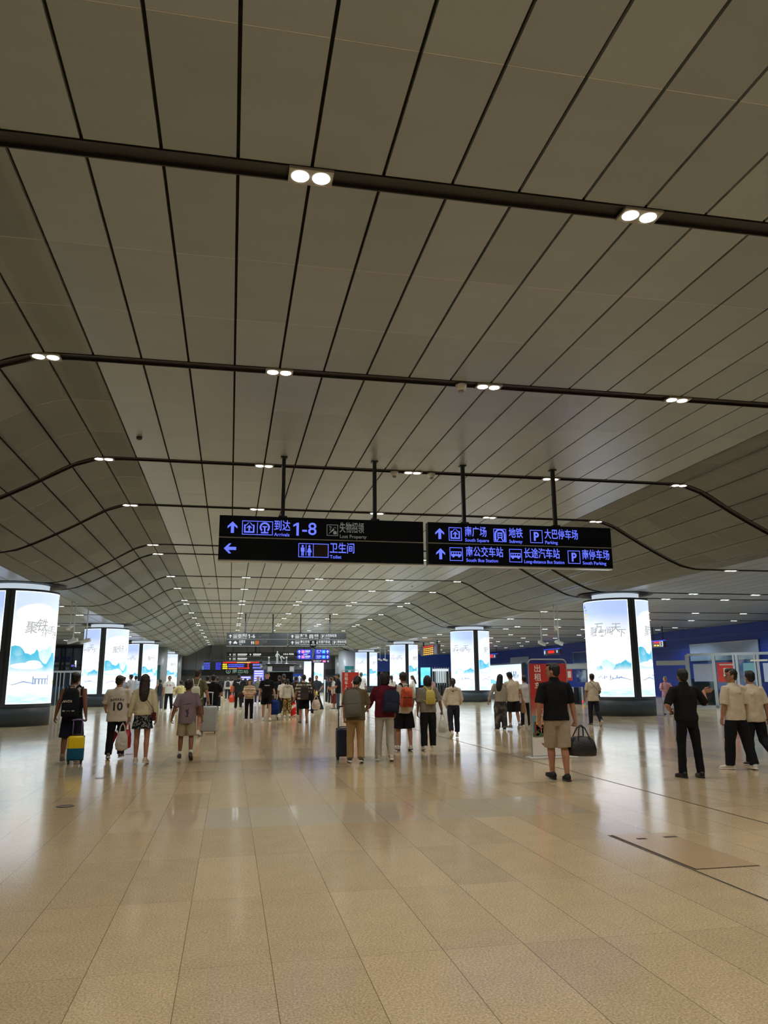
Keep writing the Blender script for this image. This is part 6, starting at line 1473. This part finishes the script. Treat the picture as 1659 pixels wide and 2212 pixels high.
for (lab, u, v, vt, kw) in (
    ('tall man in black leaning forward before the kiosk', 614, 1540, 1455, dict(yaw=10, lean=12, top=('tee', (24, 25, 30)), bottom=('trousers', (24, 25, 32)), legs=WALK_L, foot=FW_L, shoes=SHOEG, head=(10, 14, 0), w=1.06, arms=((10, 14, 10, 6), (14, 10, 30, 4)))),
    ('man in black jacket left of the tall leaning man', 603, 1538, 1459, dict(yaw=8, lean=6, top=('long', (20, 21, 26)), bottom=('trousers', (26, 26, 32)), legs=WALK_R, foot=FW_R, w=1.05, head=(0, 10, 0))),
    ('man in dark brown jacket right of the girl in camouflage trousers', 638, 1546, 1460, dict(yaw=-4, top=('long', (48, 44, 38)), bottom=('trousers', (30, 30, 32), 1.1), legs=STAND, w=1.12, hem=.72, shoes=SHOEK)),
    ('person in white t-shirt behind the girl in camouflage trousers', 610, 1545, 1466, dict(yaw=0, top=('tee', (214, 210, 204)), bottom=('trousers', (34, 36, 46)), legs=STAND, w=.95, hair='fringe')),
    ('short haired person right of the man in striped shirt', 669, 1545, 1463, dict(yaw=-20, top=('tee', (50, 46, 46)), bottom=('trousers', (30, 30, 34)), legs=STAND, w=.95, hairm=HAIRB)),
    ('man in dark grey t-shirt facing the camera behind the signpost', 683, 1530, 1459, dict(yaw=165, top=('tee', (52, 56, 60)), bottom=('trousers', (40, 42, 48)), legs=STAND, w=1.1, arms=((4, 30, 30, -30), (4, 30, 30, -30)))),
    ('man in dark suit holding a phone beside the thin post', 704, 1519, 1463, dict(yaw=-60, top=('long', (34, 37, 46)), bottom=('trousers', (30, 33, 42)), legs=STAND, w=1.1, arms=((20, 8, 70, -6), (24, 8, 80, -6)), head=(0, 14, 0))),
    ('person in dark top right of the man in dark suit', 714, 1521, 1463, dict(yaw=40, top=('tee', (46, 44, 50)), bottom=('trousers', (34, 34, 40)), legs=STAND, w=1.0, hair='fringe')),
    ('man in black t-shirt and jeans seen in profile beside the smaller banner', 730, 1536, 1455, dict(yaw=86, top=('tee', (28, 29, 33)), bottom=('trousers', (66, 80, 104)), legs=STAND, shoes=SHOEW, w=1.02, arms=((20, 6, 66, -6), (26, 6, 76, -4)), head=(0, 10, 0), hair='fringe')),
    ('woman in long dark red skirt behind the man in jeans', 721, 1533, 1460, dict(yaw=80, top=('tee', (196, 186, 176)), bottom=('skirt', (96, 40, 42), 1.0, .32), legs=STAND, w=.92, hair='long', shoes=SHOEG)),
    ('man in open grey jacket facing the camera left of the tall young man', 556, 1521, 1461, dict(yaw=175, top=('long', (104, 100, 92)), bottom=('trousers', (34, 36, 46)), legs=WALK_R, foot=FW_R, w=1.0)),
    ('woman in black coat behind the striped woman', 528, 1521, 1465, dict(yaw=10, top=('long', (30, 30, 34)), bottom=('trousers', (26, 26, 30)), legs=STAND, w=.95, hair='bob')),
    ('man in white shirt with dark backpack far along the hall', 491, 1514, 1463, dict(yaw=0, top=('long', (206, 202, 196)), bottom=('trousers', (36, 40, 54)), legs=WALK_R, foot=FW_R, w=1.05, hairm=HAIRG)),
    ('dark dressed man far along the hall, left of the white shirt', 476, 1508, 1464, dict(yaw=0, top=('long', (36, 36, 42)), bottom=('trousers', (30, 32, 40)), legs=WALK_L, foot=FW_L, w=1.05)),
    ('white shirted man with black hair left of the man in black shorts', 445, 1548, 1460, dict(yaw=0, top=('tee', (204, 200, 196)), bottom=('trousers', (36, 36, 42)), legs=STAND, w=1.0)),
    ('dark dressed person just right of the man in black shorts', 468, 1530, 1463, dict(yaw=-8, top=('tee', (40, 40, 44)), bottom=('trousers', (30, 30, 36)), legs=WALK_R, foot=FW_R, w=1.0, hair='fringe')),
    ('woman with white top far off between the walkers', 501, 1508, 1465, dict(yaw=0, top=('tee', (196, 192, 190)), bottom=('trousers', (40, 40, 48)), legs=STAND, w=.92, hair='fringe')),
    ('dark coated man far off left of the striped woman', 520, 1508, 1464, dict(yaw=0, top=('long', (42, 42, 48)), bottom=('trousers', (34, 34, 40)), legs=STAND, w=1.0)),
    ('far walker in grey under the led board', 460, 1504, 1463, dict(yaw=0, top=('tee', (96, 96, 104)), bottom=('trousers', (40, 42, 50)), legs=WALK_L, foot=FW_L, w=1.0)),
    ('far walker in black right of the lavender screen', 563, 1506, 1464, dict(yaw=0, top=('tee', (36, 36, 42)), bottom=('trousers', (40, 42, 50)), legs=WALK_L, foot=FW_L, w=1.0)),
    ('grey haired man in white shirt between the two groups of walkers', 780, 1527, 1452, dict(yaw=4, top=('tee', (216, 214, 210)), bottom=('trousers', (44, 46, 54)), legs=STAND, w=1.02, hairm=HAIRG)),
    ('man in grey-blue shirt left of the third right pillar', 834, 1526, 1455, dict(yaw=0, top=('tee', (112, 132, 146)), bottom=('trousers', (52, 54, 62)), legs=STAND, w=1.06, hairm=HAIRB)),
    ('woman with ponytail and white top with dark strap beyond the maroon sweater', 846, 1532, 1459, dict(yaw=6, top=('tee', (220, 212, 202)), bottom=('trousers', (50, 50, 58)), legs=WALK_L, foot=FW_L, w=.95, hair='pony')),
    ('woman in white dress looking at a phone before the third right pillar', 893, 1524, 1459, dict(yaw=62, top=('tee', (222, 216, 208)), bottom=('trousers', (60, 62, 68)), legs=WALK_L, foot=FW_L, w=.92, hair='long', hem=.66, arms=((26, 8, 66, 0), (26, 8, 66, 0)), head=(0, 18, 0))),
    ('woman in pink shirt between the two right pillars', 931, 1527, 1462, dict(yaw=-12, top=('tee', (196, 134, 134)), bottom=('trousers', (206, 200, 198)), legs=STAND, w=1.0, hair='bun', hairm=HAIRB)),
    ('person half hidden behind the tall red banner', 1137, 1572, 1459, dict(yaw=0, top=('tee', (196, 196, 200)), bottom=('trousers', (36, 36, 42)), legs=STAND, w=.95)),
):
    kw.setdefault('hair', 'short'); kw.setdefault('vox', .014)
    pp = who(lab, u, v, vt, **kw)
    if u == 491: backpack(pp, 'small dark backpack on the far man in white shirt', (.30, .42, .14), (60, 56, 66), (50, 48, 56))
    if u == 846: crossbody(pp, 'black shoulder bag of the woman with ponytail beyond the maroon sweater', 1, BLACK)
    if u == 893:
        g = wpos(pp, 'R'); t = thing('tote_bag', 'cream tote bag on the shoulder of the woman looking at a phone', 'bag', (g.x+.22, g.y-.12, .82)); bm = bmesh.new(); zloft(bm, [(0, .16, .05), (.02, .17, .06), (.36, .17, .05), (.4, .15, .02)], 16, 4); obj('bag_body', bm, cloth((214, 202, 170)), t, True); bm = bmesh.new(); tube(bm, [(-.08, 0, .38), (-.03, 0, .62), (.08, 0, .38)], .012, 8); obj('handle', bm, cloth((214, 202, 170)), t, True)

# --- group of four in the middle
p17 = who('man in olive shirt and khaki trousers with large grey backpack, head bowed', 768, 1648, 1461, yaw=-8, lean=5, arms=((-4, 8, 4, 2), (10, 16, 74, -8)), legs=((4, 2, 0), (-4, 2, -10)), hair='short', top=('tee', (102, 90, 66)), bottom=('trousers', (166, 138, 98), 1.12), shoes=plain((66, 62, 54), .6), w=1.06, head=(-22, 26, 8), sleeve=.72, vox=.009, foot=((6, 0), (8, 10)), curl=(70, 40))
backpack(p17, 'large grey backpack worn by the man in khaki trousers', (.34, .52, .18), (104, 100, 94), (96, 93, 88), (98, 94, 88), z=.84, x=-.05, tilt=-.04)
q = on_floor(741, 1641); suitcase('upright navy suitcase with black wheels left of the man in khaki trousers', (q.x, q.y), .04, (.29, .56, .22), (36, 46, 66), .42, None, (40, 42, 50))
p18 = who('person with bobbed hair in maroon sweater and light grey trousers', 831, 1644, 1452, yaw=-4, arms=((14, 18, 60, 10), (8, 10, 30, 0)), legs=((6, 3, 2), (-6, 3, -16)), hair='bob', top=('long', (98, 26, 42)), bottom=('trousers', (182, 176, 168), 1.06), shoes=plain((196, 184, 168), .6), w=1.04, head=(14, 4, 0), vox=.009, foot=((4, 0), (8, 10)), hem=.84)
backpack(p18, 'navy backpack hanging off the right shoulder of the person in maroon sweater', (.34, .44, .17), (38, 42, 62), (40, 44, 62), z=.93, x=.09, tilt=.10, one_strap=True)
q = on_floor(850, 1616); suitcase('grey-green suitcase partly hidden behind the person in maroon sweater', (q.x, q.y), .0, (.34, .50, .22), (150, 164, 160), .30, None, (60, 62, 66))
p19 = who('man in off-white t-shirt with orange backpack and wide black shorts', 873, 1622, 1453, yaw=2, arms=((4, 16, 30, 4), (2, 8, 20, -2)), legs=((4, 5, 0), (-4, 5, -6)), hair='short', hairm=HAIRG if False else HAIRB, top=('tee', (210, 202, 186)), bottom=('shorts', (22, 22, 27), 1.26, 1.0), shoes=plain((196, 190, 176), .6), sole=plain((60, 56, 50)), w=1.06, sleeve=.7, vox=.009, foot=((10, 0), (4, 6)), head=(0, 8, 0))
ob_ = ramp_mat('orange hiking fabric', [(0, (96, 36, 24)), (.44, (176, 72, 44)), (.56, (214, 98, 62))], 9, .6, False)
backpack(p19, 'orange hiking backpack with black straps', (.27, .44, .19), ob_, (28, 27, 32), (150, 60, 40), z=.96, tilt=.03)
p20 = who('person in grey t-shirt and black trousers with small yellow backpack', 926, 1621, 1462, yaw=-2, arms=((0, 10, 4, 4), (-4, 22, 10, 14)), legs=((-4, 3, -8), (6, 3, 2)), skin=SKIN2, hair='bob', top=('tee', (142, 138, 130)), bottom=('trousers', (27, 28, 33), 1.24), shoes=SHOEW, w=1.06, sleeve=.8, vox=.009, foot=((6, 12), (4, 0)), head=(-6, 8, 0), hem=.86, curl=(30, 75))
backpack(p20, 'small yellow drawstring backpack with crossed straps', (.215, .32, .12), (206, 190, 104), (222, 206, 122), (196, 176, 84), z=1.0, x=.02, shape=2.4)
g = wpos(p20, 'R'); plastic_bag('clear plastic bag of food carried by the person with yellow backpack', (g.x+.02, g.y, g.z+.03), (.22, .28, .14), (214, 220, 214), .16, alpha=.55, fill=(150, 116, 60))
p21 = who('woman with long ponytail in cream hooded jacket and navy cropped trousers', 981, 1594, 1466, yaw=-6, arms=((4, 16, 30, -14), (6, 16, 40, -14)), legs=((-4, 2, -34), (6, 2, 2)), hair='pony', hairm=HAIRB, top=('hoodie', (212, 202, 186)), bottom=('cropped', (40, 42, 56), 1.14), shoes=plain((206, 196, 184), .6), w=1.0, vox=.009, foot=((6, 34), (6, 0)), head=(-8, 8, 0), hem=.94)
# --- couple farther right
p22 = who('woman with long black hair in grey top and wide patterned dark trousers', 1083, 1577, 1456, yaw=-3, arms=((-4, 26, 4, 22), (4, 8, 20, 0)), legs=((2, 2, 0), (-2, 1, -4)), hair='long', top=('long', (164, 158, 148)), bottom=('trousers', ramp_mat('dark marbled cloth', [(0, (50, 48, 50)), (.5, (64, 62, 64)), (.62, (112, 108, 104))], 5, .9, False), 1.42), shoes=SHOEK, w=.95, hem=.88, head=(-14, 4, 8), vox=.010)
p23 = who('man in cream t-shirt and black shorts leaning to the woman with long hair', 1111, 1575, 1453, yaw=0, arms=((6, 6, 16, 0), (-2, 16, 4, 12)), legs=((0, 4, -4), (-6, 2, -20)), hair='short', top=('tee', (206, 196, 176)), bottom=('shorts', (27, 28, 34), 1.14, .95), shoes=SHOEG, w=1.04, lean_x=-4, head=(16, 8, -14), socks=plain((206, 204, 198), .8), foot=((6, 0), (6, 20)), vox=.010, curl=(30, 60))
g = wpos(p23, 'R'); t = thing('paper_bag', 'long brown paper bag held by the man in cream t-shirt', 'bag', (g.x+.02, g.y, g.z-.36), 0); bm = bmesh.new(); zloft(bm, [(0, .06, .05), (.02, .09, .06), (.22, .085, .055), (.36, .05, .03), (.40, .03, .02)], 14, 3); skin_obj('bag_body', bm, mat('brown paper', (150, 112, 88), .8, 0, .2, 14), t, .010, 1, .02, .05); bm = bmesh.new(); tube(bm, [(-.03, 0, .36), (0, 0, .44), (.03, 0, .36)], .008, 8); obj('handle', bm, plain((120, 88, 66), .7), t, True)
# --- man in black polo
p24 = who('man in black polo and beige shorts looking left, carrying a duffel', 1208, 1686, 1431, yaw=-3, arms=((-8, 14, 14, -2), (-2, 13, 4, 9)), legs=((16, -4, 2), (-4, 1, -8)), skin=SKIN, hair='short', hairm=HAIRK, top=('polo', (23, 24, 28)), bottom=('shorts', (160, 146, 128), 1.06, 1.0), shoes=plain((24, 24, 26), .6), sole=plain((30, 30, 32)), w=1.14, belly=1.12, head=(48, 4, 0), vox=.008, foot=((6, -8), (6, 0)), curl=(30, 78), sleeve=.74, hem=.88)
t = thing('duffel_bag', 'black leather duffel carried by the man in black polo', 'bag'); DB = mat('black grained leather', (34, 34, 38), .42, 0, .3, 40, .4)
bm = bmesh.new(); zloft(bm, [(0, .20, .12), (.012, .235, .14), (.10, .245, .145), (.22, .215, .12), (.285, .17, .085), (.30, .14, .05)], 28, 4.0); b_ = obj('bag_body', bm, DB, t, True)
bm = bmesh.new(); tube(bm, [(-.16, 0, .292), (0, 0, .304), (.16, 0, .292)], .006, 8); obj('zip', bm, plain((80, 78, 74), .3, .5), t)
for s in (-1, 1):
    bm = bmesh.new(); tube(bm, [(-.12, s*.125, .14), (-.11, s*.10, .26), (-.055, s*.03, .43), (0, s*.015, .475), (.055, s*.03, .43), (.11, s*.10, .26), (.12, s*.125, .14)], .011, 8, V((0, 1, 0))); obj('handle', bm, DB, t, True)
for s in (-1, 1):
    bm = bmesh.new(); box(bm, V((s*.13, 0, .15)), (.02, .285, .015), 0, .004); obj('side_band', bm, DB, t)
g = wpos(p24, 'R'); t.location = (g.x+.09, g.y, g.z-.455); t.rotation_euler = (0, .04, .12)
p25 = who('man in cream t-shirt with thin cross strap walking to the nearest right pillar', 1285, 1568, 1455, yaw=-4, arms=((0, 12, 6, 8), (10, 20, 60, -8)), legs=((6, 2, 0), (-6, 2, -40)), hair='short', top=('tee', (202, 192, 172)), bottom=('trousers', (34, 38, 48), 1.06), shoes=SHOEG, w=1.04, vox=.010, foot=((6, 0), (6, 40)), curl=(60, 40))
crossbody(p25, 'small dark cross bag of the man near the right pillar', 1, (44, 42, 42), (.16, .14, .05), (70, 60, 52), .95, .12)
g = wpos(p25, 'L'); t = thing('water_bottle', 'clear bottle with yellow label in the hand of the man near the pillar', 'bottle', (g.x-.02, g.y, g.z-.2)); bm = bmesh.new(); zloft(bm, [(0, .03, .03), (.15, .032, .032), (.18, .014, .014), (.2, .014, .014)], 14); obj('bottle_body', bm, plain((206, 214, 214), .15), t, True); bm = bmesh.new(); zloft(bm, [(.04, .0335, .0335), (.11, .0335, .0335)], 14); obj('label', bm, plain((226, 216, 90), .5), t); bm = bmesh.new(); cyl(bm, (0, 0, .195), (0, 0, .215), .016, 12); obj('cap', bm, plain((240, 240, 240)), t)
p26 = who('grey haired person in pink shirt and white trousers facing the camera', 1443, 1545, 1461, yaw=165, arms=((18, 14, 80, -40), (18, 14, 80, -40)), legs=STAND, hair='short', hairm=HAIRG, top=('tee', (206, 150, 156)), bottom=('trousers', (206, 204, 204), 1.06), shoes=SHOEK, w=1.0, vox=.011, head=(-20, 14, 0))
# --- man in black uniform pointing
p27 = who('man in black uniform standing and pointing right', 1494, 1680, 1444, yaw=-4, arms=((-14, 30, 62, -34), (8, 38, 146, 14)), hd=(None, (.98, .02, .12)), legs=((2, 4, 0), (-2, 6, -2)), skin=SKIN, hair='short', top=('polo', (26, 25, 28)), bottom=('trousers', (20, 21, 26), 1.0), shoes=plain((20, 20, 22), .4), sole=plain((18, 18, 20)), w=1.14, belly=1.1, head=(-6, 2, 0), vox=.008, sleeve=.78, curl=(40, 12), hem=.90)
g = wpos(p27, 'L'); t = thing('water_bottle', 'clear plastic bottle held by the pointing man', 'bottle', (g.x+.03, g.y-.02, g.z-.11), .3); bm = bmesh.new(); zloft(bm, [(0, .03, .03), (.03, .034, .034), (.07, .031, .031), (.14, .034, .034), (.18, .014, .014), (.2, .014, .014)], 14); obj('bottle_body', bm, plain((204, 208, 206), .15), t, True); bm = bmesh.new(); cyl(bm, (0, 0, .195), (0, 0, .22), .016, 12); obj('cap', bm, plain((240, 240, 240)), t)
# --- two young men at the right edge
p28 = who('young man with glasses in cream t-shirt and black trousers looking left', 1600, 1662, 1443, yaw=8, arms=((2, 8, 14, 4), (2, 12, 10, 4)), legs=((4, 7, 4), (-10, 6, -14)), skin=SKIN, hair='fringe', top=('tee', (206, 194, 174)), bottom=('trousers', (24, 25, 30), 1.26), shoes=SHOEW, w=1.0, head=(62, 0, 0), vox=.008, foot=((40, 0), (30, 4)), sleeve=.78, hem=.84, curl=(30, 40))
for s in (-1, 1):
    bm = bmesh.new(); M = p28['HT'] @ Matrix.Translation(V((s*.034, .098, .114))*p28['hs']) @ Matrix.Rotation(PI/2, 4, 'X')
    zloft(bm, [(-.002, .024, .019), (.002, .024, .019)], 16, M=M); obj('spectacle_lens', bm, plain((216, 222, 228), .08, .3), p28['root'])
bm = bmesh.new(); tube(bm, [p28['HT'] @ (V(p)*p28['hs']) for p in ((-.08, 0, .118), (-.06, .09, .120), (0, .104, .120), (.06, .09, .120), (.08, 0, .118))], .0025, 6); obj('spectacle_frame', bm, plain((40, 40, 44)), p28['root'], True)
p29 = who('young man in cream t-shirt stepping away at the right edge', 1640, 1655, 1448, yaw=-4, arms=((-12, 10, 0, 6), (-6, 12, 6, 8)), legs=((6, 3, 2), (-6, 3, -50)), skin=SKIN, hair='short', top=('tee', (204, 192, 172)), bottom=('trousers', (26, 27, 34), 1.22), shoes=plain((60, 58, 54), .6), sole=plain((206, 200, 186), .6), w=1.06, head=(0, 0, 0), vox=.008, foot=((6, 0), (6, 52)), sleeve=.76, hem=.80)
for pp, s in ((p28, 1), (p29, -1)):
    decal(pp, pmesh([[(-.05, .02), (-.01, .0), (.03, .03), (.05, .03), (.01, -.02), (-.03, -.015)]]), 1.30*pp['k'], plain((176, 166, 148), .8), 'print', x=.05*s)

bake_live()
bake_decals()
bpy.data.scenes.remove(TMP)
